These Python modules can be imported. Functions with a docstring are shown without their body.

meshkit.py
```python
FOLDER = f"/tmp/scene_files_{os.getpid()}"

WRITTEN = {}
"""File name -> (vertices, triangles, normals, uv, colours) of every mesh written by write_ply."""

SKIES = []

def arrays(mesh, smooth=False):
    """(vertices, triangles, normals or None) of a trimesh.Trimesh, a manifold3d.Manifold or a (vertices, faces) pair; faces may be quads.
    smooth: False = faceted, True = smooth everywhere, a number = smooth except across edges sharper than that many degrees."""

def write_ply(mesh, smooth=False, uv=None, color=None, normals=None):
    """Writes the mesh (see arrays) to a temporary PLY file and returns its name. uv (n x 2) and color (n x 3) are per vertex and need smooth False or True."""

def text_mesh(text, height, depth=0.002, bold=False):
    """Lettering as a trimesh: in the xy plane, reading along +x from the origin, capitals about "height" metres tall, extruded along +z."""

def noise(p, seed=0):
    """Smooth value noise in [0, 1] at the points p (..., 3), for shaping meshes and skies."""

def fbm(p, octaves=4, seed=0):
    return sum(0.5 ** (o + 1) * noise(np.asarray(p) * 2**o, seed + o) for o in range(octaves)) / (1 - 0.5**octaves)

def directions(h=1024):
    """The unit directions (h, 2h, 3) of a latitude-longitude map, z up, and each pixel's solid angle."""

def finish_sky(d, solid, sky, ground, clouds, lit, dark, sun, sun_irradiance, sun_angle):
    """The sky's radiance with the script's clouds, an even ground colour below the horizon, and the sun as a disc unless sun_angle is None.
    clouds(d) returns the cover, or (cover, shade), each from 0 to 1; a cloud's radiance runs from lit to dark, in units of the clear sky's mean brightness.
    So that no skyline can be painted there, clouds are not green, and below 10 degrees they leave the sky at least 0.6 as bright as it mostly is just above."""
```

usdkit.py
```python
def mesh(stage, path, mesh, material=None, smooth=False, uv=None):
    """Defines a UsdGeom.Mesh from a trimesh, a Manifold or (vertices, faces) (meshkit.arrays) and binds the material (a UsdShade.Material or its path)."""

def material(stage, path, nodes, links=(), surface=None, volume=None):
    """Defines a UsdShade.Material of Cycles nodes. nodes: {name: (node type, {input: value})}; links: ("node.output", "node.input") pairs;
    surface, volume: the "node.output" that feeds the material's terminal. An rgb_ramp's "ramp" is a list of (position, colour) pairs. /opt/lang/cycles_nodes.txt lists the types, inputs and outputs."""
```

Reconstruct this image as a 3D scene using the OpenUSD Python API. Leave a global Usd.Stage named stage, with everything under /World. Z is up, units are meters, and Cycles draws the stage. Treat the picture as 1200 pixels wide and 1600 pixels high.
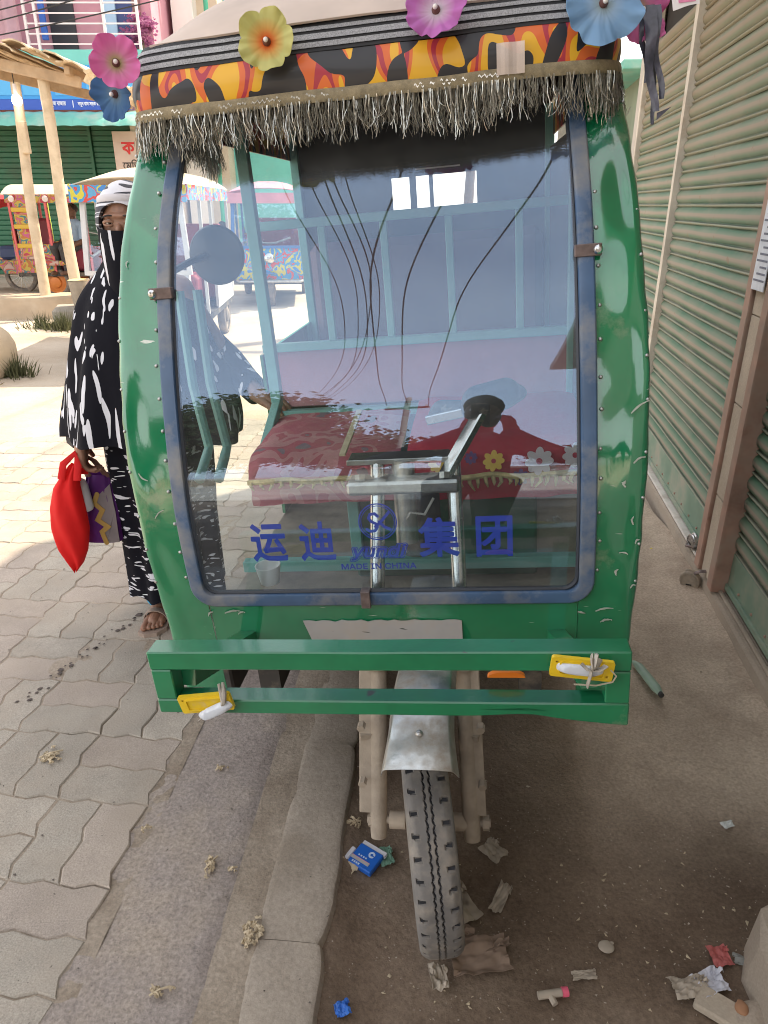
import math, json
import numpy as np, trimesh, manifold3d, usdkit, meshkit
from pxr import Usd, UsdGeom, UsdLux, UsdShade, Gf, Sdf, Vt
from shapely.geometry import Polygon, LineString, Point, box as sbox
from shapely import affinity, union_all
from meshkit import noise, fbm

stage = Usd.Stage.CreateInMemory()
UsdGeom.SetStageUpAxis(stage, 'Z')
UsdGeom.SetStageMetersPerUnit(stage, 1.0)
UsdGeom.Xform.Define(stage, '/World')
UsdGeom.Scope.Define(stage, '/World/Looks')
rng = np.random.default_rng(7)
PI = math.pi

# ---------------------------------------------------------------- camera, sky, sun, exposure
CAM_H, PITCH = 1.5, 23.2
cam = UsdGeom.Camera.Define(stage, '/World/camera')
cam.AddTranslateOp().Set((0, 0, CAM_H))
cam.AddRotateXOp().Set(90 - PITCH)
cam.CreateHorizontalApertureAttr(24.0)
cam.CreateVerticalApertureAttr(32.0)
cam.CreateFocalLengthAttr(24.0 * 1120 / 1200)
cam.CreateFStopAttr(0.0)
cam.CreateExposureAttr(1.5)
SUN_AZ, SUN_EL = math.radians(50.5), math.radians(50)
dome = UsdLux.DomeLight.Define(stage, '/World/sky')
skym = usdkit.material(stage, '/World/Looks/sky', {
    's': ('sky_texture', {'sky_type': 'single_scattering', 'sun_disc': False, 'sun_elevation': SUN_EL, 'sun_rotation': SUN_AZ,
                          'aerosol_density': 3.0, 'air_density': 1.0, 'ozone_density': 1.0}),
    'h': ('hsv', {'saturation': .8}), 'sz': ('separate_xyz', {}), 'ez': ('map_range', {'from_min': 0.0, 'from_max': .85, 'to_min': .22, 'to_max': -.08, 'clamp': True}), 'ad': ('math', {'math_type': 'add', 'use_clamp': True}), 'tc': ('texture_coordinate', {}), 'mp': ('mapping', {'scale': (1.0, 1.0, 2.2)}), 'cn': ('noise_texture', {'scale': 1.6, 'detail': 5.0, 'roughness': .55}),
    'cr': ('map_range', {'from_min': .3, 'from_max': .7, 'to_min': .42, 'to_max': .62, 'clamp': True}), 'hz': ('mix', {'color2': (5.7, 5.4, 5.0)}),
    'b': ('background_shader', {'strength': 0.15})}, [('s.color', 'h.color'), ('tc.generated', 'mp.vector'), ('mp.vector', 'cn.vector'), ('cn.fac', 'cr.value'), ('tc.generated', 'sz.vector'), ('sz.z', 'ez.value'), ('cr.result', 'ad.value1'), ('ez.result', 'ad.value2'), ('ad.value', 'hz.fac'), ('h.color', 'hz.color1'), ('hz.color', 'b.color')], surface='b.background')
UsdShade.MaterialBindingAPI.Apply(dome.GetPrim()).Bind(skym)
dome.GetPrim().SetCustomDataByKey('kind', 'structure')
sun = UsdLux.DistantLight.Define(stage, '/World/sun')
sun.CreateIntensityAttr(.8); sun.CreateNormalizeAttr(True); sun.CreateAngleAttr(0.53)
sun.CreateColorAttr((1.0, 0.86, 0.66))
sun.AddRotateZOp().Set(-math.degrees(SUN_AZ)); sun.AddRotateXOp().Set(-(90 - math.degrees(SUN_EL)))

# ---------------------------------------------------------------- scene helpers
_used = {}
def path_for(parent, name):
    k = (parent, name); n = _used.get(k, -1) + 1; _used[k] = n
    return f'{parent}/{name}' if n == 0 else f'{parent}/{name}_{n:03d}'
def ppath(p):
    if p is None: return '/World'
    return p if isinstance(p, str) else str(p.GetPath())
def tag(p, label=None, cat=None, group=None, kind=None):
    for k, v in (('label', label), ('category', cat), ('group', group), ('kind', kind)):
        if v: p.SetCustomDataByKey(k, v)
    return p
def obj(name, m, mat, parent=None, smooth=False, **kw):
    if isinstance(m, list): m = cat(m)
    p = usdkit.mesh(stage, path_for(ppath(parent), name), m, mat, smooth=smooth).GetPrim()
    return tag(p, **kw)
def thing(name, label, catg, M=None, group=None):
    x = UsdGeom.Xform.Define(stage, path_for('/World', name))
    if M is not None:
        x.AddTransformOp().Set(Gf.Matrix4d(*np.asarray(M, float).T.ravel()))
    return tag(x.GetPrim(), label, catg, group)
def copy_of(src, M, label, group=None):
    name = src.GetName(); cd = src.GetCustomData()
    x = UsdGeom.Xform.Define(stage, path_for('/World', name.rstrip('0123456789').rstrip('_') if name[-3:].isdigit() else name))
    x.AddTransformOp().Set(Gf.Matrix4d(*np.asarray(M, float).T.ravel()))
    x.GetPrim().GetReferences().AddInternalReference(src.GetPath()); x.GetPrim().SetInstanceable(True)
    return tag(x.GetPrim(), label, cd['category'], group or cd.get('group'))
def T(x, y, z=0, rz=0, rx=0, ry=0):
    t = trimesh.transformations
    return t.translation_matrix((x, y, z)) @ t.rotation_matrix(rz, (0, 0, 1)) @ t.rotation_matrix(rx, (1, 0, 0)) @ t.rotation_matrix(ry, (0, 1, 0))

# ---------------------------------------------------------------- mesh helpers (trimesh)
def tm(v, f):
    f = np.asarray(f)
    if f.shape[1] == 4: f = np.vstack([f[:, [0, 1, 2]], f[:, [0, 2, 3]]])
    return trimesh.Trimesh(np.asarray(v, float), f, process=False)
def cat(ms): return trimesh.util.concatenate(ms)
def mv(m, M): m = m.copy(); m.apply_transform(M); return m
def bx(x0, x1, y0, y1, z0, z1, ch=0.0):
    lo = np.minimum((x0, y0, z0), (x1, y1, z1)); hi = np.maximum((x0, y0, z0), (x1, y1, z1))
    if ch <= 0: 
        m = trimesh.creation.box(hi - lo); m.apply_translation((lo + hi) / 2); return m
    ch = min(ch, 0.45 * (hi - lo).min()); pts = []
    for a in range(3):
        l, h = lo.copy() + ch, hi.copy() - ch; l[a] -= ch; h[a] += ch
        for i in range(8): pts.append([(l, h)[i >> k & 1][k] for k in range(3)])
    return hull(pts)
def hull(pts):
    m = manifold3d.Manifold.hull_points(np.asarray(pts, np.float32)).to_mesh()
    return trimesh.Trimesh(np.array(m.vert_properties[:, :3], float), np.array(m.tri_verts), process=False)
def frame(d):
    d = np.asarray(d, float); d = d / np.linalg.norm(d)
    a = np.array([0, 0, 1.0]) if abs(d[2]) < .9 else np.array([1.0, 0, 0])
    u = np.cross(a, d); u /= np.linalg.norm(u); return d, u, np.cross(d, u)
def tube(pts, r, n=8, cap=True, sq=None):
    """tube along a polyline; r scalar or per point; sq=(w,h) squashes the section"""
    P = np.asarray(pts, float); r = np.broadcast_to(np.asarray(r, float), (len(P),)); V = []
    tg = np.gradient(P, axis=0); u = None
    for i in range(len(P)):
        d, uu, vv = frame(tg[i])
        if u is not None:
            uu = u - d * (u @ d)
            uu /= np.linalg.norm(uu); vv = np.cross(d, uu)
        u = uu
        for k in range(n):
            a = 2 * PI * (k + (.5 if n == 4 else 0)) / n
            s = (1, 1) if sq is None else sq
            V.append(P[i] + r[i] * (math.cos(a) * uu * s[0] + math.sin(a) * vv * s[1]))
    F = [[i * n + k, i * n + (k + 1) % n, (i + 1) * n + (k + 1) % n, (i + 1) * n + k] for i in range(len(P) - 1) for k in range(n)]
    m = tm(V, F)
    if cap:
        f = [[0, k + 1, k] for k in range(1, n - 1)] + [[(len(P) - 1) * n, (len(P) - 1) * n + k, (len(P) - 1) * n + k + 1] for k in range(1, n - 1)]
        m = trimesh.Trimesh(m.vertices, np.vstack([m.faces, f]), process=False)
    return m
def bar(a, b, w, h=None, ch=0.0):
    """square bar from a to b (w across, h up)"""
    a, b = np.asarray(a, float), np.asarray(b, float); h = h or w; d, u, v = frame(b - a)
    if abs(d[2]) < .9: u, v = np.cross(d, [0, 0, 1.0]), None; u /= np.linalg.norm(u); v = np.cross(u, d)
    L = np.linalg.norm(b - a); m = bx(-w / 2, w / 2, 0, L, -h / 2, h / 2, ch)
    M = np.eye(4); M[:3, 0], M[:3, 1], M[:3, 2], M[:3, 3] = u, d, v, a
    if np.linalg.det(M[:3, :3]) < 0: M[:3, 0] *= -1
    return mv(m, M)
def cyl(a, b, r, n=16, r2=None): return tube([a, b], [r, r if r2 is None else r2], n)
def lathe(prof, n=32, axis='z', c=(0, 0, 0)):
    """closed or open profile of (radius, height)"""
    P = np.asarray(prof, float); V = []; m = len(P)
    for k in range(n):
        a = 2 * PI * k / n
        for r, h in P: V.append((r * math.cos(a), r * math.sin(a), h))
    F = [[k * m + i, ((k + 1) % n) * m + i, ((k + 1) % n) * m + i + 1, k * m + i + 1] for k in range(n) for i in range(m - 1)]
    M = tm(V, F)
    if axis == 'x': M.apply_transform(trimesh.transformations.rotation_matrix(PI / 2, (0, 1, 0)))
    if axis == 'y': M.apply_transform(trimesh.transformations.rotation_matrix(-PI / 2, (1, 0, 0)))
    M.apply_translation(c); return M
def sheet(grid, th=0.0):
    """grid (n, m, 3) -> surface, with thickness th along the normal if given (closed)"""
    G = np.asarray(grid, float); n, m = G.shape[:2]
    F = [[i * m + j, i * m + j + 1, (i + 1) * m + j + 1, (i + 1) * m + j] for i in range(n - 1) for j in range(m - 1)]
    s = tm(G.reshape(-1, 3), F)
    if not th: return s
    du, dv = np.gradient(G, axis=0), np.gradient(G, axis=1); N = np.cross(du, dv); N /= np.maximum(np.linalg.norm(N, axis=2, keepdims=True), 1e-9)
    B = (G - N * th).reshape(-1, 3); k = n * m
    F2 = [[k + f[0], k + f[3], k + f[2], k + f[1]] for f in F]
    ring = [(0, j) for j in range(m)] + [(i, m - 1) for i in range(1, n)] + [(n - 1, j) for j in range(m - 2, -1, -1)] + [(i, 0) for i in range(n - 2, 0, -1)]
    R = [i * m + j for i, j in ring]; E = []
    for a, b in zip(R, R[1:] + R[:1]): E.append([b, a, k + a, k + b])
    return tm(np.vstack([G.reshape(-1, 3), B]), F + F2 + E)
def ext(poly, h, z=0.0):
    g = [trimesh.creation.extrude_polygon(p, h, engine='earcut') for p in getattr(poly, 'geoms', [poly])]
    m = cat(g); m.apply_translation((0, 0, z)); return m
def sph(c, r, sub=2, s=(1, 1, 1)):
    m = trimesh.creation.icosphere(sub, 1.0); m.apply_scale(np.asarray(s) * r) if np.ndim(r) else m.apply_transform(np.diag([r * s[0], r * s[1], r * s[2], 1]))
    m.apply_translation(c); return m
def skin(bones, ref=0.02, it=8, extra=()):
    """bones: (p0, r0, p1, r1). One continuous smoothed surface."""
    parts = []
    for p0, r0, p1, r1 in bones:
        seg = 14
        a = manifold3d.Manifold.sphere(r0, seg).translate(tuple(map(float, p0))); b = manifold3d.Manifold.sphere(r1, seg).translate(tuple(map(float, p1)))
        parts.append(manifold3d.Manifold.batch_hull([a, b]))
    M = manifold3d.Manifold.batch_boolean(parts + list(extra), manifold3d.OpType.Add).refine_to_length(ref).to_mesh()
    t = trimesh.Trimesh(np.array(M.vert_properties[:, :3], float), np.array(M.tri_verts), process=True)
    if it: trimesh.smoothing.filter_taubin(t, iterations=it)
    return t
def ell(c, s, seg=20):
    return manifold3d.Manifold.sphere(1.0, seg).scale(tuple(map(float, s))).translate(tuple(map(float, c)))
GL = json.loads('''{"yun":[[[0,18,1,22,14,35,29,46,29,100,4,101,1,105,1,121,4,125,50,125,53,123,53,47,67,36,78,31,101,27,162,28,188,31,193,31,196,29,192,8,188,4,131,2,86,4,66,10,42,25,28,13,20,1,14,0]],[[56,115,56,134,59,137,191,137,194,134,193,114,152,112,186,56,189,50,189,45,172,35,166,38,159,50,97,45,70,41,63,58,63,63,71,69,77,78,93,112,58,113],[101,71,113,70,147,73,131,100,131,105,134,108,143,111,143,113,122,113,111,88]],[[69,162,69,180,72,183,177,183,180,179,180,162,177,159,72,159]],[[7,173,18,184,23,185,59,160,62,157,62,151,49,138,45,138,33,149,8,166]]],"di":[[[0,15,1,22,13,34,28,45,28,99,3,101,2,121,5,124,49,124,52,122,52,46,69,33,85,28,100,26,139,26,186,30,191,30,194,27,189,6,186,4,173,3,90,3,69,8,41,25,26,12,17,0,12,0]],[[65,156,68,159,109,159,110,161,110,191,112,193,132,193,134,191,134,159,178,159,181,155,180,44,178,42,68,42,65,45],[134,66,156,65,156,90,134,90],[134,114,136,112,156,112,156,136,134,136],[89,66,108,65,110,66,110,90,89,90],[89,113,108,112,110,113,110,136,89,136]],[[6,171,15,180,22,183,59,157,61,154,61,149,48,136,44,136,30,149,7,164]]],"ji":[[[0,17,0,22,2,24,36,35,58,47,57,48,9,48,5,51,6,70,29,72,28,125,26,126,18,118,14,118,0,131,1,137,9,142,31,165,50,195,69,192,72,190,73,186,67,173,93,173,87,186,88,189,96,193,108,195,113,189,121,173,178,173,181,171,181,153,179,151,118,151,116,149,117,148,170,148,173,145,173,130,170,127,117,127,116,124,171,123,174,119,173,104,170,102,117,102,116,100,185,99,188,95,187,79,185,77,112,77,111,72,192,70,193,51,189,48,140,47,166,34,196,25,198,20,186,4,182,3,152,14,127,27,112,37,111,36,111,3,108,0,87,1,85,36,65,23,39,10,18,2,12,2],[53,100,91,99,92,101,54,102],[54,127,54,123,92,124,91,127],[54,150,54,148,92,149,91,151],[52,72,85,71,86,76,54,77]]],"tuan":[[[0,183,3,186,173,186,176,183,176,2,174,0,152,0,149,8,26,8,25,2,23,0,2,0,0,2],[90,33,150,32,150,119,146,114,118,114,117,46,108,36],[117,161,118,137,146,137,150,133,150,162],[25,69,27,68,34,72,53,85,82,113,81,114,31,114,28,118,29,135,31,137,93,137,93,162,25,162],[26,62,25,32,79,32,79,34,76,34,74,37,69,53,72,57,93,57,93,88,91,88,70,68,43,50,37,50]]],"yundi":[[[69,163,71,160,79,88,124,161,128,163,151,163,154,160,152,154,73,28,63,15,51,6,39,1,20,0,12,2,10,5,12,12,21,27,23,29,40,29,49,38,53,49,39,156,45,163]],[[444,128,448,125,450,114,446,96,433,79,427,77,418,78,415,86,420,113,429,124,437,128],[438,99,442,114,441,120,434,118,428,110,423,85,431,88]],[[189,164,191,162,173,84,175,74,182,69,199,71,212,83,233,162,237,164,259,164,261,162,234,47,231,43,206,42,204,49,182,41,168,41,151,48,144,57,142,64,142,80,162,160,165,163]],[[22,160,29,172,39,179,74,179,80,176,86,167,90,139,111,171,121,179,195,180,205,172,208,161,191,86,196,91,218,168,222,175,232,180,261,181,271,176,283,181,308,181,315,178,323,181,348,182,363,177,375,169,384,153,402,169,420,178,437,182,458,181,465,204,471,212,479,216,508,217,519,212,536,221,555,221,569,213,578,193,574,176,565,164,565,156,537,40,532,34,522,26,492,25,481,30,472,26,445,25,438,27,430,24,404,23,382,31,367,46,362,34,351,26,323,25,316,27,307,35,304,44,321,119,316,114,296,38,291,31,283,26,253,25,242,30,233,26,205,25,198,27,182,24,166,24,154,27,140,35,130,48,125,62,125,79,87,19,75,3,61,-8,46,-15,19,-17,1,-11,-5,-2,-7,6,-3,19,8,38,18,45,32,46,36,52],[23,38,14,33,4,16,1,4,6,-4,20,-9,41,-8,56,-2,69,9,81,23,143,123,133,81,133,64,136,52,146,41,156,35,167,32,184,32,199,37,206,33,231,34,237,36,243,45,247,37,252,33,279,33,288,41,308,117,317,126,327,128,330,123,312,45,313,39,319,34,346,33,355,37,366,73,372,53,384,40,405,31,429,32,439,37,446,33,472,34,479,40,482,46,486,37,490,34,518,33,529,43,558,158,555,166,567,179,570,194,563,208,552,214,539,214,530,210,518,199,516,204,508,209,480,207,472,199,464,171,438,174,421,170,407,163,395,153,379,132,379,144,372,159,359,170,346,174,324,173,314,169,307,173,282,173,273,165,251,78,270,161,269,167,262,172,236,173,226,168,203,87,192,78,185,78,182,83,200,161,199,166,194,172,164,172,158,169,151,172,123,171,116,166,85,115,80,162,76,168,70,172,42,172,34,166,30,156,44,51,36,38]],[[546,164,549,160,520,46,515,42,493,42,491,47,519,159,524,164]],[[306,164,309,157,325,164,345,165,355,162,365,155,370,142,370,126,349,44,345,42,323,42,321,44,339,122,338,132,330,137,320,137,312,134,300,120,280,44,276,42,254,42,251,46,281,162,285,164]],[[402,147,425,162,438,165,458,164,470,157,480,195,483,199,507,200,509,198,472,46,470,43,446,42,443,49,427,41,407,40,390,46,379,58,375,72,375,93,380,113,390,133],[412,71,419,68,429,68,444,76,454,93,459,113,457,129,453,134,446,137,435,137,419,127,412,116,405,86,407,77]],[[517,170,510,161,501,127,514,178]],[[541,205,550,205,556,202,561,192,559,183,549,173,541,170,532,170,526,173,522,183,524,192,533,202]]],"logo":[[[162,52,157,42,151,33,143,25,135,17,126,11,116,6,106,3,95,1,84,0,73,1,62,3,52,6,42,11,33,17,25,25,17,33,11,42,6,52,3,62,1,73,0,84,1,95,3,106,6,116,11,126,17,135,25,143,33,151,42,157,52,162,62,165,73,167,84,168,95,167,106,165,116,162,126,157,135,151,143,143,151,135,157,126,162,116,165,106,167,95,168,84,167,73,165,62],[157,114,152,124,147,132,140,140,132,147,123,152,114,157,104,160,94,162,84,163,74,162,64,160,54,157,44,152,36,147,28,140,21,132,16,123,11,114,8,104,6,94,5,84,6,74,8,64,11,54,16,44,21,36,28,28,36,21,45,16,54,11,64,8,74,6,84,5,94,6,104,8,114,11,124,16,132,21,140,28,147,36,152,45,157,54,160,64,162,74,163,84,162,94,160,104]],[[152,56,148,47,143,39,136,32,129,25,121,20,112,16,103,13,94,11,84,10,74,11,65,13,56,16,47,20,39,25,32,32,25,39,20,47,16,56,13,65,11,74,10,84,11,94,13,103,16,112,20,121,25,129,32,136,39,143,47,148,56,152,65,155,74,157,84,158,94,157,103,155,112,152,121,148,129,143,136,136,143,129,148,121,152,112,155,103,157,94,158,84,157,74,155,65],[140,55,143,51,142,47,139,44,134,43,107,57,94,72,87,67,88,63,88,59,76,41,73,39,49,35,32,46,30,50,30,55,35,58,39,57,52,48,67,51,72,58,69,60,67,64,68,67,71,70,71,72,52,83,40,100,40,104,48,123,51,125,75,129,78,127,91,114,92,111,92,108,90,105,86,104,82,105,71,116,57,113,53,103,61,92,79,82,82,79,85,81,84,85,86,89,90,91,94,90,130,131,132,133,135,133,127,140,119,145,111,150,102,153,93,154,84,155,75,154,66,153,57,150,48,145,41,140,34,134,28,127,23,119,18,111,15,102,14,93,13,84,14,75,15,66,18,57,23,48,28,41,34,34,41,28,49,23,57,18,66,15,75,14,84,13,93,14,102,15,111,18,120,23,127,28,134,34,140,41,145,49,150,57,153,66,154,75,155,84,154,93,153,102,150,111,141,127,139,123,103,81,115,67]]],"sign1":[[[344,116,345,130,441,128,442,138,445,140,455,139,459,130,606,128,607,138,617,140,621,138,624,130,722,129,722,116,708,113,707,37,692,37,674,59,658,68,643,71,637,85,637,89,642,93,684,114,624,114,624,39,621,37,607,39,607,105,605,110,599,114,555,114,565,108,583,108,590,97,584,72,589,40,574,36,567,62,569,92,557,93,560,82,558,63,549,52,538,47,518,46,507,49,487,65,470,103,471,108,482,111,487,109,493,88,506,69,516,64,530,63,542,70,542,78,532,73,516,73,505,81,502,98,510,114,459,114,459,39,456,37,442,39,442,106,435,114,422,114,422,38,406,37,387,60,372,68,357,71,351,85,351,90,399,114],[662,84,681,74,691,66,691,97],[546,99,546,97,547,98],[520,91,528,89,545,99,534,109,521,99],[376,84,390,77,405,66,405,97]],[[649,44,651,55,657,59,668,57,672,51,670,40,664,36,653,38]],[[0,116,1,130,315,130,317,127,315,114,270,113,280,108,298,108,305,97,299,72,304,40,293,36,288,37,283,54,282,80,285,92,272,93,275,70,271,59,264,52,248,46,233,46,216,52,202,65,191,85,185,107,200,111,212,80,221,69,230,64,250,64,257,70,258,78,247,73,231,73,220,81,217,98,226,114,174,114,174,30,200,11,193,0,188,0,170,14,164,6,150,0,133,2,123,12,122,24,129,34,139,38,157,38,139,60,124,68,109,71,103,90,151,114,90,114,90,38,74,37,72,85,63,89,41,57,23,56,14,62,6,75,20,82,27,72,32,72,39,81,36,95,27,103,7,107,7,114],[261,99,261,97,262,98],[235,91,243,89,260,99,249,109,236,99],[128,84,142,77,157,66,157,97],[139,17,147,15,154,21,142,23,138,21],[41,113,50,100,57,105,73,104,72,114]]],"sign2":[[[905,84,906,96,1029,95,1031,103,1040,103,1044,96,1274,95,1273,83,1251,83,1266,70,1268,55,1263,47,1256,44,1244,44,1241,47,1240,28,1228,28,1215,45,1195,52,1190,62,1191,68,1219,83,1157,83,1157,65,1169,77,1178,78,1187,61,1187,50,1183,40,1166,30,1149,31,1138,37,1128,49,1119,71,1118,79,1125,83,1112,83,1111,28,1098,29,1098,61,1094,66,1076,42,1060,43,1052,51,1051,57,1061,62,1069,54,1073,58,1073,65,1070,73,1051,78,1050,83,1044,82,1044,29,1031,28,1030,78,1025,83,1009,83,1020,67,1019,55,1009,45,1028,32,1028,28,1022,22,1018,22,994,38,973,44,975,56,999,55,1006,62,1004,69,992,71,989,69,989,62,978,60,975,73,981,83,965,83,965,29,952,28,950,43,935,56,927,53,927,49,936,44,933,32,927,32,917,39,913,47,913,56,915,61,927,70,921,76,912,77,910,83],[1241,50,1244,57,1254,59,1253,65,1244,70,1241,69],[1211,63,1225,52,1227,52,1227,69],[1130,82,1140,55,1148,46,1162,43,1170,46,1173,59,1161,52,1150,53,1143,63,1143,83],[1079,82,1083,76,1088,79,1098,79,1097,83],[936,82,942,67,951,63,951,83]],[[1155,15,1155,21,1160,27,1168,27,1173,21,1173,15,1168,10,1160,10]],[[750,76,761,90,775,97,792,95,802,88,803,103,812,103,816,96,887,95,887,84,877,82,875,28,863,29,849,45,850,31,846,28,836,29,833,33,835,43,848,45,828,53,824,67,854,82,816,83,817,24,835,11,835,6,829,0,814,10,805,2,789,1,778,11,779,22,784,27,802,29,802,66,800,70,776,48,772,48,765,55,770,67,760,66],[846,62,861,52,863,52,863,70],[792,16,792,13,801,16,800,17],[774,82,782,73,789,80,783,84]],[[643,84,644,96,710,96,712,84,718,93,725,96,740,93,746,84,745,72,740,66,726,62,743,46,752,33,752,28,741,24,731,39,712,54,718,66,713,72,711,84,701,82,701,30,687,29,684,36,673,45,674,31,670,28,660,29,657,33,659,43,672,45,652,53,648,67,678,82],[726,78,730,76,733,80,728,83],[670,62,685,52,687,52,687,70]],[[397,84,398,96,625,95,624,83,602,83,617,70,619,55,614,47,607,44,595,44,592,47,591,28,579,28,566,45,546,52,541,62,542,68,570,83,508,83,508,65,520,77,529,78,538,61,538,50,534,40,517,30,500,31,489,37,479,49,470,71,469,79,476,83,463,83,463,29,450,28,448,64,445,66,441,63,427,42,413,42,403,51,402,57,412,62,416,55,422,55,424,60,423,70,418,75,402,78,402,83],[592,50,595,57,605,59,604,65,595,70,592,69],[562,63,576,52,578,52,578,69],[481,82,491,55,499,46,513,43,521,46,524,59,512,52,501,53,494,63,494,83],[430,82,434,76,439,79,449,79,448,83]],[[506,15,506,21,511,27,519,27,524,21,524,15,519,10,511,10]],[[217,84,218,96,286,95,288,103,297,103,301,96,379,95,379,84,369,82,368,28,355,29,355,61,351,66,333,42,317,43,309,51,308,57,318,62,326,54,330,58,330,65,327,73,308,78,307,83,301,82,301,29,287,29,287,77,283,83,275,83,274,29,261,28,246,46,227,52,222,62,223,68,251,83],[336,82,340,76,345,79,355,79,354,83],[243,62,258,52,260,52,260,70]],[[0,84,1,96,199,95,199,84,189,82,188,28,175,29,175,50,166,60,159,63,151,61,151,56,159,51,154,39,143,44,137,54,138,66,144,73,161,76,174,70,175,83,119,83,130,71,132,53,128,43,118,35,128,34,129,23,147,11,147,6,141,0,126,10,114,1,101,1,92,7,91,22,101,29,115,29,115,33,95,34,78,45,64,75,64,79,71,83,58,82,58,29,45,28,44,50,35,60,28,63,20,61,20,56,28,51,23,39,12,44,6,54,7,66,13,73,30,76,43,70,44,83],[77,82,82,65,93,49,108,46,116,50,118,62,113,70,105,71,103,60,92,59,90,73,97,83],[103,14,110,13,113,16,105,17]]],"red":[[[0,79,1,93,122,92,120,77,83,77,96,71,109,60,114,49,114,39,111,31,100,23,81,23,81,37,95,39,97,45,91,55,76,60,75,0,60,0,53,12,39,25,13,34,7,47,7,53,56,77],[32,47,45,40,59,29,59,59]]],"black":[[[0,79,1,93,144,93,141,103,149,116,161,128,175,134,196,134,209,130,239,111,243,104,236,95,232,95,207,114,186,119,175,117,165,110,159,100,164,93,283,92,281,77,232,77,233,51,240,52,251,66,262,68,270,57,274,43,273,26,268,16,261,9,245,3,225,4,213,9,200,21,189,40,180,69,195,74,205,45,218,26,232,20,242,20,253,25,257,34,256,45,240,35,227,35,218,42,215,50,215,77,168,77,167,0,151,1,151,77,130,77,130,1,114,0,112,20,91,39,82,39,77,34,78,27,90,21,86,5,73,9,64,17,60,26,61,42,70,52,80,57,73,66,57,69,56,77,51,77,42,73,31,61,26,48,25,36,29,22,34,17,42,15,54,19,61,6,50,0,33,0,17,10,8,32,10,56,22,76],[88,76,96,65,98,53,113,44,113,77]]]}''')
def glyph(key, w=None, h=None):
    """shapely shape of an outline, lower left corner at the origin, scaled to w by h"""
    ps = [Polygon(list(zip(p[0][::2], p[0][1::2])), [list(zip(r[::2], r[1::2])) for r in p[1:]]).buffer(0) for p in GL[key]]
    s = union_all(ps); b = s.bounds
    kx = (w / (b[2] - b[0])) if w else None; ky = (h / (b[3] - b[1])) if h else kx
    return affinity.scale(s, kx or ky, ky, origin=(0, 0))

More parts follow.
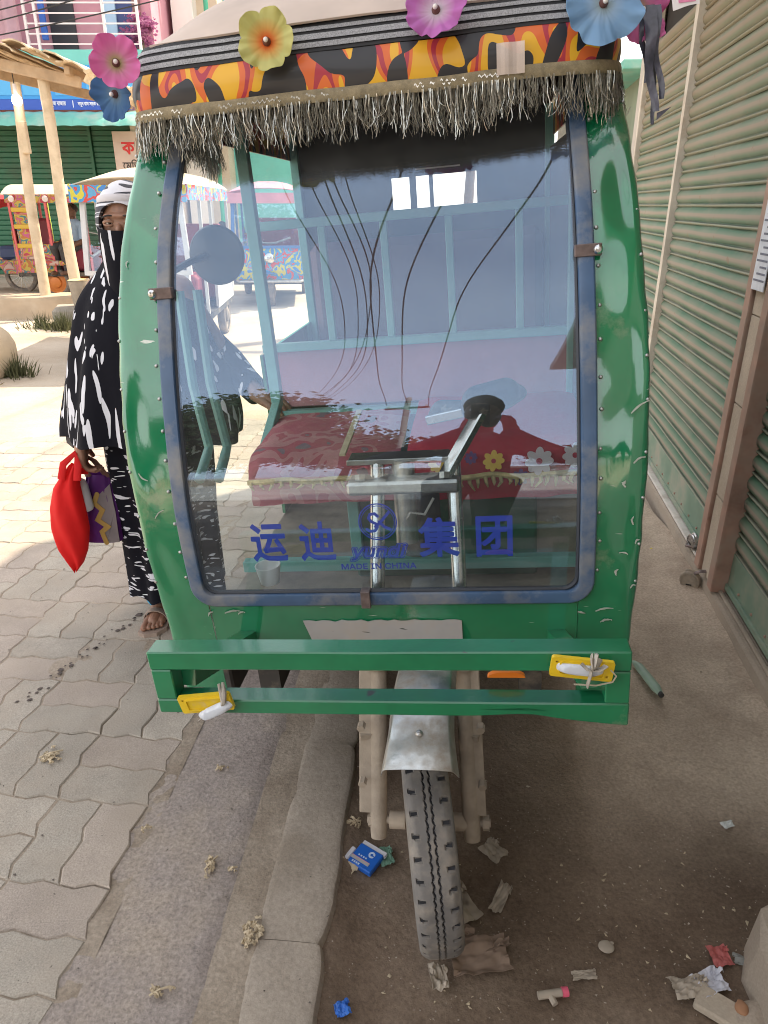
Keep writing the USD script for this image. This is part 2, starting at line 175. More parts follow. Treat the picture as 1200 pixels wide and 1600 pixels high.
# ---------------------------------------------------------------- materials
_mat = {}
def pm(name, col, rough=.6, metal=0, var=.18, vs=5, bump=0.0, bs=60, dust=None, spec=.5, rand=0.0, coat=0, scr=None, fine=0.0, space='pos', **pr):
    """principled with: tonal variation, dust (colour, amount 0-1, scale), bump, per-object variation, scratches (colour, amount)"""
    if name in _mat: return _mat[name]
    n, l = {}, []
    n['g'] = ('geometry', {}) if space == 'pos' else ('texture_coordinate', {})
    P = 'g.position' if space == 'pos' else 'g.object'
    n['n1'] = ('noise_texture', {'scale': vs, 'detail': 5.0, 'roughness': .6}); l.append((P, 'n1.vector'))
    c = np.asarray(col, float)
    n['r1'] = ('rgb_ramp', {'ramp': [(.3, tuple(c * (1 - var))), (.7, tuple(np.minimum(c * (1 + var), 1)))]}); l.append(('n1.fac', 'r1.fac'))
    out = 'r1.color'
    if fine:
        n['nf'] = ('noise_texture', {'scale': vs * 40, 'detail': 3.0}); l.append((P, 'nf.vector'))
        n['rf'] = ('map_range', {'from_min': .25, 'from_max': .75, 'to_min': 1 - fine, 'to_max': 1 + fine}); l.append(('nf.fac', 'rf.value'))
        n['mf'] = ('mix', {'mix_type': 'multiply', 'fac': 1.0}); l += [(out, 'mf.color1'), ('rf.result', 'mf.color2')]; out = 'mf.color'
    if rand:
        n['oi'] = ('object_info', {}); n['rr'] = ('map_range', {'to_min': 1 - rand, 'to_max': 1 + rand}); l.append(('oi.random', 'rr.value'))
        n['mr'] = ('mix', {'mix_type': 'multiply', 'fac': 1.0}); l += [(out, 'mr.color1'), ('rr.result', 'mr.color2')]; out = 'mr.color'
    if scr:
        n['ms'] = ('mapping', {'scale': (9, 9, 60), 'rotation': (.5, .7, .3)}); l.append((P, 'ms.vector'))
        n['ns'] = ('noise_texture', {'scale': 1.6, 'detail': 2.0}); l.append(('ms.vector', 'ns.vector'))
        n['rs'] = ('map_range', {'from_min': 1 - scr[1] - .03, 'from_max': 1 - scr[1], 'clamp': True}); l.append(('ns.fac', 'rs.value'))
        n['xs'] = ('mix', {'color2': scr[0]}); l += [('rs.result', 'xs.fac'), (out, 'xs.color1')]; out = 'xs.color'
    if dust:
        n['nd'] = ('noise_texture', {'scale': dust[2], 'detail': 8.0, 'roughness': .65}); l.append((P, 'nd.vector'))
        n['rd'] = ('map_range', {'from_min': .65 - .5 * dust[1], 'from_max': .8 - .3 * dust[1], 'to_min': 0.0, 'to_max': min(1, .4 + dust[1]), 'clamp': True}); l.append(('nd.fac', 'rd.value'))
        n['xd'] = ('mix', {'color2': dust[0]}); l += [('rd.result', 'xd.fac'), (out, 'xd.color1')]; out = 'xd.color'
        n['ro'] = ('map_range', {'to_min': rough, 'to_max': min(1, rough + .5)}); l.append(('rd.result', 'ro.value'))
    n['p'] = ('principled_bsdf', {'roughness': rough, 'metallic': metal, 'specular_ior_level': spec, 'coat_weight': coat, **pr})
    l.append((out, 'p.base_color'))
    if dust: l.append(('ro.result', 'p.roughness'))
    if bump:
        n['nb'] = ('noise_texture', {'scale': bs, 'detail': 6.0, 'roughness': .6}); l.append((P, 'nb.vector'))
        n['b'] = ('bump', {'strength': 1.0, 'distance': bump}); l += [('nb.fac', 'b.height'), ('b.normal', 'p.normal')]
    _mat[name] = usdkit.material(stage, '/World/Looks/' + name, n, l, surface='p.BSDF')
    return _mat[name]
DUST = (.36, .29, .21)
def steps(name, mapping_scale, nscale, ramp, rough=.8, distortion=0.0, space='object', bump=0.0, kind='noise', rot=(0, 0, 0), **pr):
    """printed cloth: hard-edged colour patches from a noise field"""
    n = {'g': ('texture_coordinate', {}) if space == 'object' else ('geometry', {}), 'm': ('mapping', {'scale': mapping_scale, 'rotation': rot})}
    l = [('g.object' if space == 'object' else 'g.position', 'm.vector')]
    if kind == 'noise':
        n['n'] = ('noise_texture', {'scale': nscale, 'detail': 1.0, 'distortion': distortion}); l += [('m.vector', 'n.vector')]; f = 'n.fac'
    else:
        n['d'] = ('noise_texture', {'scale': nscale * .8, 'detail': 1.0}); l.append(('m.vector', 'd.vector'))
        n['a'] = ('mix', {'mix_type': 'linear_light', 'fac': distortion}); l += [('m.vector', 'a.color1'), ('d.color', 'a.color2')]
        n['n'] = ('voronoi_texture', {'scale': nscale, 'randomness': 1.0}); l.append(('a.color', 'n.vector')); f = 'n.distance'
    n['r'] = ('rgb_ramp', {'ramp': ramp, 'interpolate': False}); l.append((f, 'r.fac'))
    n['p'] = ('principled_bsdf', {'roughness': rough, **pr}); l.append(('r.color', 'p.base_color'))
    if bump:
        n['nb'] = ('noise_texture', {'scale': 90, 'detail': 4.0}); l.append((l[0][0], 'nb.vector'))
        n['b'] = ('bump', {'strength': 1.0, 'distance': bump}); l += [('nb.fac', 'b.height'), ('b.normal', 'p.normal')]
    _mat[name] = usdkit.material(stage, '/World/Looks/' + name, n, l, surface='p.BSDF')
    return _mat[name]
def glassmat(name, tint=(.955, .985, .98), ior=2.0, dust=.012):
    n = {'bf': ('map_range', {'to_min': ior, 'to_max': 1 / ior}), 'f': ('fresnel', {'IOR': ior}), 't': ('transparent_bsdf', {'color': tint}), 'g': ('glossy_bsdf', {'roughness': 0.0, 'color': (.54, .72, 1.0)}), 'm': ('mix_closure', {}),
         'd': ('diffuse_bsdf', {'color': (.5, .47, .42)}), 'gp': ('geometry', {}), 'n': ('noise_texture', {'scale': 7.0, 'detail': 8.0, 'roughness': .7}),
         'r': ('map_range', {'from_min': .35, 'from_max': .8, 'to_min': dust * .3, 'to_max': dust * 2.2, 'clamp': True}), 'm2': ('mix_closure', {})}
    l = [('gp.backfacing', 'bf.value'), ('bf.result', 'f.IOR'), ('f.fac', 'm.fac'), ('t.BSDF', 'm.closure1'), ('g.BSDF', 'm.closure2'), ('gp.position', 'n.vector'), ('n.fac', 'r.value'), ('r.result', 'm2.fac'), ('m.closure', 'm2.closure1'), ('d.BSDF', 'm2.closure2')]
    return usdkit.material(stage, '/World/Looks/' + name, n, l, surface='m2.closure')
def cloth(name, col, trans=.25, var=.15, vs=8, bump=.002, bs=120, rough=.8):
    n = {'g': ('geometry', {}), 'n1': ('noise_texture', {'scale': vs, 'detail': 4.0}), 'r': ('rgb_ramp', {'ramp': [(.3, tuple(np.asarray(col) * (1 - var))), (.7, tuple(np.minimum(np.asarray(col) * (1 + var), 1)))]}),
         'p': ('principled_bsdf', {'roughness': rough, 'specular_ior_level': .3}), 't': ('translucent_bsdf', {}), 'm': ('mix_closure', {'fac': trans}),
         'nb': ('noise_texture', {'scale': bs, 'detail': 3.0}), 'b': ('bump', {'strength': 1.0, 'distance': bump})}
    l = [('g.position', 'n1.vector'), ('n1.fac', 'r.fac'), ('r.color', 'p.base_color'), ('r.color', 't.color'), ('p.BSDF', 'm.closure1'), ('t.BSDF', 'm.closure2'), ('g.position', 'nb.vector'), ('nb.fac', 'b.height'), ('b.normal', 'p.normal')]
    _mat[name] = usdkit.material(stage, '/World/Looks/' + name, n, l, surface='m.closure')
    return _mat[name]
def flat(name, col, rough=.6, metal=0, **pr):
    if name not in _mat:
        _mat[name] = usdkit.material(stage, '/World/Looks/' + name, {'p': ('principled_bsdf', {'base_color': col, 'roughness': rough, 'metallic': metal, **pr})}, surface='p.BSDF')
    return _mat[name]

MGREEN = pm('green_paint', (.005, .125, .05), .14, var=.25, vs=3, bump=.0014, bs=5, dust=(DUST, .11, 5), spec=.55, scr=((.5, .53, .45), .24), coat=1.0, coat_roughness=.05, coat_ior=1.75)
MGREEN2 = pm('green_bar_paint', (.008, .135, .055), .3, var=.2, vs=6, bump=.0006, bs=60, dust=(DUST, .1, 7), scr=((.03, .03, .025), .25), coat=.8, coat_roughness=.12, coat_ior=1.6)
MBLUE = pm('blue_frame_paint', (.055, .10, .18), .3, var=.25, vs=7, dust=((.25, .24, .22), .42, 9))
MTEAL = pm('teal_tube_paint', (.16, .36, .33), .4, var=.12, vs=6, dust=(DUST, .1, 8))
MDARKG = pm('dark_green_box', (.012, .075, .04), .45, dust=(DUST, .15, 5))
MBRACKET = pm('rusty_bracket', (.16, .12, .11), .5, metal=.5, var=.4, vs=40)
MSTEEL = pm('dull_steel', (.45, .45, .44), .35, metal=1, var=.25, vs=25, dust=(DUST, .15, 20))
MCHROME = pm('chrome_tube', (.62, .63, .64), .18, metal=1, var=.15, vs=20, dust=(DUST, .1, 18))
MDUSTY = pm('dust_caked_metal', (.33, .275, .215), .85, var=.2, vs=14, bump=.001, bs=150, dust=((.42, .35, .27), .4, 20))
MGALV = pm('galvanised_mudguard', (.5, .52, .51), .32, metal=1, var=.3, vs=16, dust=((.40, .34, .27), .46, 11), bump=.0015, bs=18)
MRUBBER = pm('dusty_rubber', (.165, .155, .145), .85, var=.2, vs=12, dust=((.33, .29, .24), .35, 16), bump=.0004, bs=300)
MBLACK = pm('black_rubber', (.02, .02, .02), .5, var=.3, vs=20, dust=(DUST, .12, 20))
MGROOVE = pm('tread_groove', (.02, .021, .026), .8, var=.3, vs=20)
MGLASS = glassmat('windscreen_glass')

# ================================================================ THE SETTING: ground, road, kerb
def two_tone(name, a, b, c, scale=1.2, bump=.004, bs=50, rough=.95, speck=.5, worn=False):
    """earth: three tones from low noise, fine grain and specks, relief"""
    n = {'g': ('geometry', {}), 'n1': ('noise_texture', {'scale': scale, 'detail': 9.0, 'roughness': .62}), 'r': ('rgb_ramp', {'ramp': [(.34, a), (.5, b), (.64, c)]}),
         'n2': ('noise_texture', {'scale': 110.0, 'detail': 5.0, 'roughness': .7}), 'm2': ('map_range', {'from_min': .3, 'from_max': .7, 'to_min': 1 - speck * .55, 'to_max': 1 + speck * .5}),
         'x': ('mix', {'mix_type': 'multiply', 'fac': 1.0}), 'v': ('voronoi_texture', {'scale': 75.0}), 'vn': ('noise_texture', {'scale': 9.0, 'detail': 3.0}),
         'vr': ('map_range', {'from_min': .1, 'from_max': .16, 'to_min': 1.0, 'to_max': 0.0, 'clamp': True}), 'vn2': ('map_range', {'from_min': .5, 'from_max': .62, 'clamp': True}), 'vm': ('math', {'math_type': 'multiply'}),
         'x2': ('mix', {'color2': (.42, .37, .31)}), 'p': ('principled_bsdf', {'roughness': rough, 'specular_ior_level': .25}),
         'nb': ('noise_texture', {'scale': bs, 'detail': 9.0, 'roughness': .65}), 'b': ('bump', {'strength': 1.0, 'distance': bump})}
    l = [('g.position', q) for q in ('n1.vector', 'n2.vector', 'v.vector', 'vn.vector', 'nb.vector')]
    l += [('n1.fac', 'r.fac'), ('n2.fac', 'm2.value'), ('r.color', 'x.color1'), ('m2.result', 'x.color2'), ('v.distance', 'vr.value'), ('vn.fac', 'vn2.value'), ('vr.result', 'vm.value1'), ('vn2.result', 'vm.value2'),
          ('vm.value', 'x2.fac'), ('x.color', 'x2.color1'), ('x2.color', 'p.base_color'), ('nb.fac', 'b.height'), ('b.normal', 'p.normal')]
    if worn:      # trodden, cement dusted strip by the shops; its contrast also paints the wheel shade
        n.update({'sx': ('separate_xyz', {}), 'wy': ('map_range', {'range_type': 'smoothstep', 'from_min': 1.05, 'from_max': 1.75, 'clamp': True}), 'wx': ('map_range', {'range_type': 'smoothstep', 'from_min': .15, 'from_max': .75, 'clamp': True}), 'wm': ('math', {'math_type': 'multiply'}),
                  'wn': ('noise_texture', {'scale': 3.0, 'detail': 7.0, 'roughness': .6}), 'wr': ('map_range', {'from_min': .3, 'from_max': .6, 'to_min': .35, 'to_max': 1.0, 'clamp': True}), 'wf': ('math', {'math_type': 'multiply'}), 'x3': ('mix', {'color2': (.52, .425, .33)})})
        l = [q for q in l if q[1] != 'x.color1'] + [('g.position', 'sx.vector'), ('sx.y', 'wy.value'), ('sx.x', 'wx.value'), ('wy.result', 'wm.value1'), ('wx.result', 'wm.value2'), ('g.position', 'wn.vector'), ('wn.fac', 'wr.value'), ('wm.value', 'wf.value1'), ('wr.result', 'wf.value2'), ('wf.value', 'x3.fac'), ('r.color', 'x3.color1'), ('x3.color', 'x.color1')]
    return usdkit.material(stage, '/World/Looks/' + name, n, l, surface='p.BSDF')
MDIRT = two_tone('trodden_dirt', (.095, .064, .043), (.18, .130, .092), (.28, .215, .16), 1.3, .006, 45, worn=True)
MSAND = two_tone('sandy_dust', (.36, .29, .215), (.45, .375, .29), (.52, .45, .36), .9, .006, 30, speck=.3)
MJOINT = two_tone('joint_dust', (.25, .20, .15), (.32, .265, .205), (.37, .31, .245), 6, .004, 70)
MROUGH = two_tone('rough_road_edge', (.25, .205, .18), (.315, .27, .24), (.37, .31, .25), 2.2, .004, 110, speck=.65)
MKERB = two_tone('kerb_concrete', (.27, .225, .175), (.345, .295, .24), (.39, .335, .27), 3.5, .0025, 90, speck=.35)
MPAVE = [pm(f'paver_concrete_{k}', c, .9, var=.13, vs=7, bump=.0016, bs=170, dust=((.37, .31, .245), .40, 2.6), fine=.28, rand=.09) for k, c in enumerate([(.36, .32, .265), (.33, .295, .245), (.36, .305, .255)])]

def patch(x0, x1, y0, y1, step, zf, M=None):
    nx, ny = max(2, int((x1 - x0) / step) + 1), max(2, int((y1 - y0) / step) + 1)
    X, Y = np.meshgrid(np.linspace(x0, x1, nx), np.linspace(y0, y1, ny)); Z = zf(X, Y)
    G = np.stack([X, Y, Z], -1)
    if M is not None: G = G @ M[:3, :3].T + M[:3, 3]
    return sheet(G)
P3 = lambda X, Y, s, z=0.0: np.stack([X * s, Y * s, np.full_like(X, z)], -1)
MR = T(-.11, 1.4, 0, rz=-math.radians(4.3))       # road frame: x across (right), y along the kerb
MW = T(1.27, 2.17, 0, rz=-math.radians(7.94))      # shop frame: x into the wall, y along it
# far ground, one sheet to the horizon
ring = []
for r in (0, 6, 12, 20, 35, 60, 110, 220): ring.append([(r * math.cos(a), r * math.sin(a) + 4, -.04) for a in np.linspace(0, 2 * PI, 49)])
gm = sheet(np.array(ring)); gm.invert() if gm.face_normals[100][2] < 0 else None
obj('ground', gm, MSAND, kind='structure')
def dirt_z(X, Y):
    z = .022 * (fbm(P3(X, Y, 2.2), 5, 3) - .5) + .012 * (fbm(P3(X, Y, 11), 3, 8) - .5)
    z += .02 * np.exp(-((X - (1.23 + .137 * (Y - 1.85))) / .12) ** 2)                  # banked against the plinth
    k = X - (-.11 + .075 * (Y - 1.4) + .012)                                                # banked against the kerb
    return z - .004 + .026 * np.exp(-(k / .05) ** 2)
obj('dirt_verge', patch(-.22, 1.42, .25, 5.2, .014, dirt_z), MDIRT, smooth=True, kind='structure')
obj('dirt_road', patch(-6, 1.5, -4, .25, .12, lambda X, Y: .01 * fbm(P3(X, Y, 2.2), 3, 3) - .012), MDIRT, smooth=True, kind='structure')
# bed of the paving, then the paving stones
obj('paving_bed', patch(-4.3, -.47, -1.2, 6.2, .03, lambda X, Y: .0380 + .0060 * (fbm(P3(X, Y, 5), 4, 21) - .5) + .004 * (fbm(P3(X, Y, 30), 2, 5) - .5), MR), MJOINT, smooth=True, kind='structure')
obj('road_edge', patch(-.53, -.205, -1.2, 6.2, .012, lambda X, Y: .037 + .010 * (fbm(P3(X, Y, 6), 5, 31) - .5) + .005 * (fbm(P3(X, Y, 40), 3, 33) - .5) - .008 * np.clip((X + .25) / .05, 0, 1), MR), MROUGH, smooth=True, kind='structure')
obj('gutter_dust', patch(-.225, -.12, -1.2, 6.2, .012, lambda X, Y: .0345 + .013 * (fbm(P3(X, Y, 12), 4, 41) - .5), MR), MJOINT, smooth=True, kind='structure')
road = UsdGeom.Xform.Define(stage, '/World/paved_road'); road.AddTransformOp().Set(Gf.Matrix4d(*MR.T.ravel())); road = tag(road.GetPrim(), kind='structure')
B = .252
tri = lambda t: np.abs((t % 1.0) * 2 - 1) * 2 - 1
def warp(p):
    x, y = p[:, 0], p[:, 1]
    return np.stack([x + .011 * tri(y / (B / 2) + .1) + .004 * np.sin(9 * y + 3 * x), y + .011 * tri(x / (B / 2) + .35) + .004 * np.sin(8 * x + 2)], 1)
def paver(x0, x1, y0, y1):
    g = .0018
    nx, ny = max(3, int((x1 - x0) / .042)), max(3, int((y1 - y0) / .042))
    e = [(x0 + (x1 - x0) * i / nx, y0) for i in range(nx)] + [(x1, y0 + (y1 - y0) * i / ny) for i in range(ny)] + [(x1 - (x1 - x0) * i / nx, y1) for i in range(nx)] + [(x0, y1 - (y1 - y0) * i / ny) for i in range(ny)]
    o = warp(np.array(e)); c = o.mean(0); s = np.array([x1 - x0, y1 - y0])
    k1, k2 = 1 - 2 * g / s, 1 - (2 * g + .0065) / s
    dz = rng.normal(0, .0012); tx, ty = rng.normal(0, .006, 2)
    def lift(q, z): return np.column_stack([q, z + dz + (q - c) @ (tx, ty)])
    a = lift(c + (o - c) * k1, .026); b = lift(c + (o - c) * k1, .0375); t = lift(c + (o - c) * k2, .0412); n = len(o)
    V = np.vstack([a, b, t, [[c[0], c[1], .0414 + dz]]])
    F = [[i, (i + 1) % n, n + (i + 1) % n, n + i] for i in range(n)] + [[n + i, n + (i + 1) % n, 2 * n + (i + 1) % n, 2 * n + i] for i in range(n)]
    F = [[q[0], q[1], q[2]] for q in F] + [[q[0], q[2], q[3]] for q in F] + [[2 * n + i, 2 * n + (i + 1) % n, 3 * n] for i in range(n)]
    return trimesh.Trimesh(V, np.array(F), process=False), c
pavs = []
for i in range(-16, 0):
    for j in range(-4, 19):
        ox, oy = -.515 + i * B, j * B
        for k in (0, 1):
            r = (ox, ox + B, oy + k * B / 2, oy + (k + 1) * B / 2) if (i + j) % 2 else (ox + k * B / 2, ox + (k + 1) * B / 2, oy, oy + B)
            pavs.append(paver(*r))
def seen_rank(c):
    w = MR @ np.array([c[0], c[1], .04, 1]); d = math.hypot(w[0], w[1])
    hidden = w[1] < .75 or abs(w[0]) > .56 * (w[1] * .92 + .6) or w[0] > -.25 and w[1] > 1.9
    return d + (100 if hidden else 0)
pavs.sort(key=lambda q: seen_rank(q[1]))
for m, c in pavs[:300]: obj('paver', m, MPAVE[int(rng.integers(3))], road)
obj('farther_pavers', [m for m, c in pavs[300:]], MPAVE[0], road, kind='stuff')
# kerb stones, broken edge towards the dirt
yk = -.9
kb = UsdGeom.Xform.Define(stage, '/World/kerb'); kb.AddTransformOp().Set(Gf.Matrix4d(*MR.T.ravel())); kb = tag(kb.GetPrim(), kind='structure')
for L in (.55, .62, .50, .57, .60, .6, .6, .6, .6, .6, .6):
    n = 26; ys = np.linspace(yk + .0012, yk + L - .0012, n); off = rng.uniform(-.008, .012)
    xr = .012 + off + .03 * (fbm(P3(ys, ys * 0, 6, off * 40), 4, 77) - .5) - .012 * np.exp(-((ys - yk) / .025) ** 2) - .008 * np.exp(-((ys - yk - L) / .02) ** 2)
    xl = np.full(n, -.142) + .006 * (fbm(P3(ys, ys * 0, 9, 3.0), 3, 78) - .5); dz = rng.normal(0, .002)
    prof = []
    for a, b, y in zip(xl, xr, ys):
        w = b - a; zt = .0385 + dz + .003 * (fbm(np.array([[a * 9, y * 9, 0.]]), 3, 5)[0] - .5)
        prof.append([(a, y, -.03), (a, y, zt - .006), (a + .012, y, zt), (a + .33 * w, y, zt + .001), (a + .66 * w, y, zt), (b - .012, y, zt - .001), (b - .003, y, zt - .006), (b + .003, y, zt - .02), (b + .012, y, -.03)])
    G = np.array(prof); m = sheet(G)
    caps = [trimesh.Trimesh(G[k], [[0, i, i + 1] if k else [0, i + 1, i] for i in range(1, 8)], process=False) for k in (0, -1)]
    m = cat([m] + caps); m.fix_normals(); obj('kerb_stone', m, MKERB, kb, smooth=35); yk += L
# sand spread over the far end of the paving and the whole square beyond
def sand_z(X, Y):
    e = Y - 4.75 - .9 * (fbm(P3(X, Y, .7), 4, 51) - .5) * 2 - .10 * (X + 2)
    return np.where(e < 0, .04 + .09 * e, .04 + .022 * np.tanh(e * 1.5)) + .02 * (fbm(P3(X, Y, 1.6), 5, 52) - .5) * np.clip(e + .3, 0, 1)
obj('sandy_square', patch(-9, 1.4, 3.6, 13, .075, sand_z), MSAND, smooth=True, kind='structure')
obj('sandy_street', patch(-26, 16, 12.9, 42, .5, lambda X, Y: .03 * fbm(P3(X, Y, .5), 3, 4) + .035), MSAND, smooth=True, kind='structure')
obj('road_behind', patch(-20, 6.0, -34, -3.9, .4, lambda X, Y: .02 * fbm(P3(X, Y, .8), 3, 14) + .012), MSAND, smooth=True, kind='structure')

# ================================================================ THE SHOP ROW ON THE RIGHT
MPLAS = pm('dusty_plaster', (.46, .385, .295), .9, var=.14, vs=4, bump=.0015, bs=90, dust=((.42, .36, .29), .3, 3), fine=.12)
MPLASW = pm('pale_wall_plaster', (.42, .38, .33), .9, var=.12, vs=2, bump=.001, bs=60, dust=((.38, .31, .25), .3, 1.2))
MPLINTH = pm('plinth_cement', (.33, .275, .215), .9, var=.15, vs=5, bump=.002, bs=80, dust=((.37, .30, .235), .45, 4), fine=.15)
MREDOX = pm('red_oxide_channel', (.32, .185, .135), .6, var=.3, vs=9, dust=((.33, .255, .20), .5, 8), rand=.05)
MWHITE = pm('whitewashed_sill', (.62, .58, .52), .75, var=.1, vs=8, dust=((.42, .35, .28), .35, 9))
MPALE = pm('pale_guide_rail', (.52, .47, .39), .6, var=.2, vs=6, dust=((.3, .21, .14), .3, 5))
MDARKIN = flat('dark_recess', (.02, .017, .015), .9)  # near-black standing for the shade inside openings
PITCHS = .083
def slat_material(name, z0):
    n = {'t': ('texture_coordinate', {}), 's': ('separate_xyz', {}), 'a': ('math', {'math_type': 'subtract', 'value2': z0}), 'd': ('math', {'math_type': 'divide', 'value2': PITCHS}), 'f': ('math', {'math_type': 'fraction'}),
         'r': ('rgb_ramp', {'ramp': [(0, (.25, .28, .20)), (.12, (.28, .30, .22)), (.165, (.05, .065, .045)), (.22, (.07, .145, .095)), (.38, (.11, .21, .14)), (.47, (.205, .215, .165)), (.53, (.27, .235, .185)), (.64, (.27, .23, .18)), (.70, (.165, .21, .15)), (.88, (.07, .165, .10)), (1, (.07, .13, .085))]}),  # dark stop at the slat gap: crease shade put into the colour
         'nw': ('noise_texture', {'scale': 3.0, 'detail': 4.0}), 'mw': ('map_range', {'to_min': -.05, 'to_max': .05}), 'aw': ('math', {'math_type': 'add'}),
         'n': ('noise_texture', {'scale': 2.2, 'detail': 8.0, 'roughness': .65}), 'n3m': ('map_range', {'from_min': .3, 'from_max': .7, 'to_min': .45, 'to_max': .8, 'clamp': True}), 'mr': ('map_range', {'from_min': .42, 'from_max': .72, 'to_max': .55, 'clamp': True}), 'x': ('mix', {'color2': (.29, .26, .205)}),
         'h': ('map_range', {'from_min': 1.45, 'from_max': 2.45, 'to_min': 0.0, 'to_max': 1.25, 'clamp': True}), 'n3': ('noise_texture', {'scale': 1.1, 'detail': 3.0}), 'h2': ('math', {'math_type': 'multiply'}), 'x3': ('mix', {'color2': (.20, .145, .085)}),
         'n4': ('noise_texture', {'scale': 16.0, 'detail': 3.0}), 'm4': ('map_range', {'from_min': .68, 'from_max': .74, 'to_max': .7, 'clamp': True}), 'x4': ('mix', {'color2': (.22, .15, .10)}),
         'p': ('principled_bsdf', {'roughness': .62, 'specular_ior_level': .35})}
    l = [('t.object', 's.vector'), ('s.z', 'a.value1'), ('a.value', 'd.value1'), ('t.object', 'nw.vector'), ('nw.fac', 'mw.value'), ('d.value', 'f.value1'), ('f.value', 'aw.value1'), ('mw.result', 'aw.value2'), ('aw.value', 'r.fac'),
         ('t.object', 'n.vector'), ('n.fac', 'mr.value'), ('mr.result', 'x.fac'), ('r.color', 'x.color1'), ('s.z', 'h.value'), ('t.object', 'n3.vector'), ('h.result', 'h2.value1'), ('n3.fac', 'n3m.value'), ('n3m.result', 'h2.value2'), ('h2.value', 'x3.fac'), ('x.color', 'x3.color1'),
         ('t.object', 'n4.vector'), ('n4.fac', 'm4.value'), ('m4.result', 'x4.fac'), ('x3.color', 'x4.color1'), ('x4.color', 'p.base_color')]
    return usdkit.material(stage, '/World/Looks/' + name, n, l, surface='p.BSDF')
SL0 = .245
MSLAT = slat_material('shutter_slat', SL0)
MRAIL = pm('shutter_bottom_plate', (.165, .25, .18), .6, var=.2, vs=4, dust=((.36, .31, .245), .42, 4))
SLP = [(-.0, .004), (.004, -.006), (.010, -.009), (.016, -.006), (.019, .001), (.024, .002), (.032, -.006), (.045, -.013), (.060, -.016), (.076, -.0145), (.090, -.008), (.100, .001), (.107, .004)]   # (height, out of the wall)
shop = thing('shop_building', 'plastered shop row with roller shutters and cement plinth beside the green vehicle', 'building', MW)
obj('wall', [bx(.14, 6, -5.4, 3.72, 0, 5.4), bx(.02, .14, 3.60, 3.72, .1, 2.95), bx(.02, .14, -5.4, -1.62, .1, 2.95), bx(.015, .139, -5.4, 3.72, 2.95, 5.4)], MPLASW, shop)  # near end lengthened behind the camera to block light from the right
obj('recess', [bx(.125, .139, -1.62, 3.60, .1, 2.95)], MDARKIN, shop)  # flat dark sheet behind the shutters, recess shade put into its colour
obj('canopy_slab', [bx(-.5, .014, -5.4, 3.74, 2.98, 3.09, .012)], MPLASW, shop)
pl = sheet(np.array([[(.0 + .006 * (noise(np.array([[y * 3, 0, 1.]]))[0] - .5), y, -.06), (.0, y, .058), (.010, y, .068), (.055, y, .07), (.139, y, .072)] for y in np.linspace(-5.4, 3.72, 100)]))
obj('plinth', pl, MPLINTH, shop, smooth=30)
obj('plinth_cap', [bx(.012, .05, .66, 2.9, .07, .083, .003)], MWHITE, shop)
obj('sill_ridge', [bx(.022, .036, -1.6, .60, .07, .082, .003), bx(.044, .052, -1.6, .60, .07, .077, .002)], MPLINTH, shop)
# pillar with plaster face (joint lines cut by separate blocks) and two steel channels
zz = [.07, .42, .80, 1.13, 1.55, 1.98, 2.4, 2.95]
for a, b in zip(zz[:-1], zz[1:]): obj('plaster_block', bx(.006, .11, .418, .545, a + .0015, b - .0015, .003), MPLAS, shop)
def channel(y0, y1, z0, z1, wav):
    n = 60; zs = np.linspace(z0, z1, n); w = .005 * (fbm(np.stack([zs * 14, zs * 0, zs * 0 + wav], 1), 3, 9) - .5)
    G = np.array([[(.11, y0 + e, z), (-.004, y0 + e, z), (-.008, y0 + .004 + e, z), (-.008, y1 - .004 + e, z), (-.004, y1 + e, z), (.11, y1 + e, z)] for z, e in zip(zs, w)])
    return sheet(G)
obj('steel_channel', channel(.548, .612, .072, 2.95, 1), MREDOX, shop, smooth=30, label='left rust red steel channel of the pillar')
obj('steel_channel', channel(.352, .415, .072, 2.95, 5), MREDOX, shop, smooth=30, label='right rust red steel channel of the pillar')
n = 50; zs = np.linspace(.09, 2.95, n)
obj('guide_rail', sheet(np.array([[(.11, 2.185 + .004 * math.sin(z * 5), z), (.02, 2.185 + .004 * math.sin(z * 5), z), (.018, 2.236 + .006 * math.sin(z * 3), z), (.11, 2.236, z)] for z in zs])), MPALE, shop, smooth=20)
obj('guide_rail', [bx(.02, .11, 3.55, 3.60, .09, 2.95, .004)], MPALE, shop)
obj('notice', bx(-.0125, -.0095, .425, .55, 1.22, 1.55), pm('printed_notice', (.62, .66, .72), .6, var=.12, vs=30), shop, label='pale blue paper notice pasted on the pillar')
obj('notice_line', [bx(-.0135, -.0126, .435, .54 - .02 * (k % 3), 1.25 + .022 * k, 1.257 + .022 * k) for k in range(12)], flat('notice_ink', (.12, .14, .2)), shop)
def shutter(label, y0, y1, ztop, group=None):
    t = thing('roller_shutter', label, 'shutter', MW)
    k, z = 0, SL0
    while z < ztop - .02:
        j = rng.normal(0, .0008, 2); prof = [(z + h * PITCHS / .107, x * .85) for h, x in SLP]
        ny = 5; ys = np.linspace(y0, y1, ny)
        G = np.array([[(.058 + x + j[0] + .0016 * math.sin(7 * y + 3 * k), y, h) for h, x in prof] for y in ys])
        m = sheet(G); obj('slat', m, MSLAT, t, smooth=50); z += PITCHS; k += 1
    obj('bottom_plate', [bx(.050, .066, y0, y1, .105, SL0 + .003, .002), bx(.040, .0695, y0, y1, .09, .117, .003)], MRAIL, t)
    for y in np.arange(y0 + .08, y1 - .04, .145): obj('rivet', sph((.049, y, .137), .006, 1), MREDOX, t)
    return t
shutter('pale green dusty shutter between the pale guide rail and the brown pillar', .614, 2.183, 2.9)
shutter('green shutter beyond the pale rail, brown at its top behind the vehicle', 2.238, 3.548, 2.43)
shutter('dark green shutter at the picture edge on the near side of the brown pillar', -1.6, .350, 2.9)

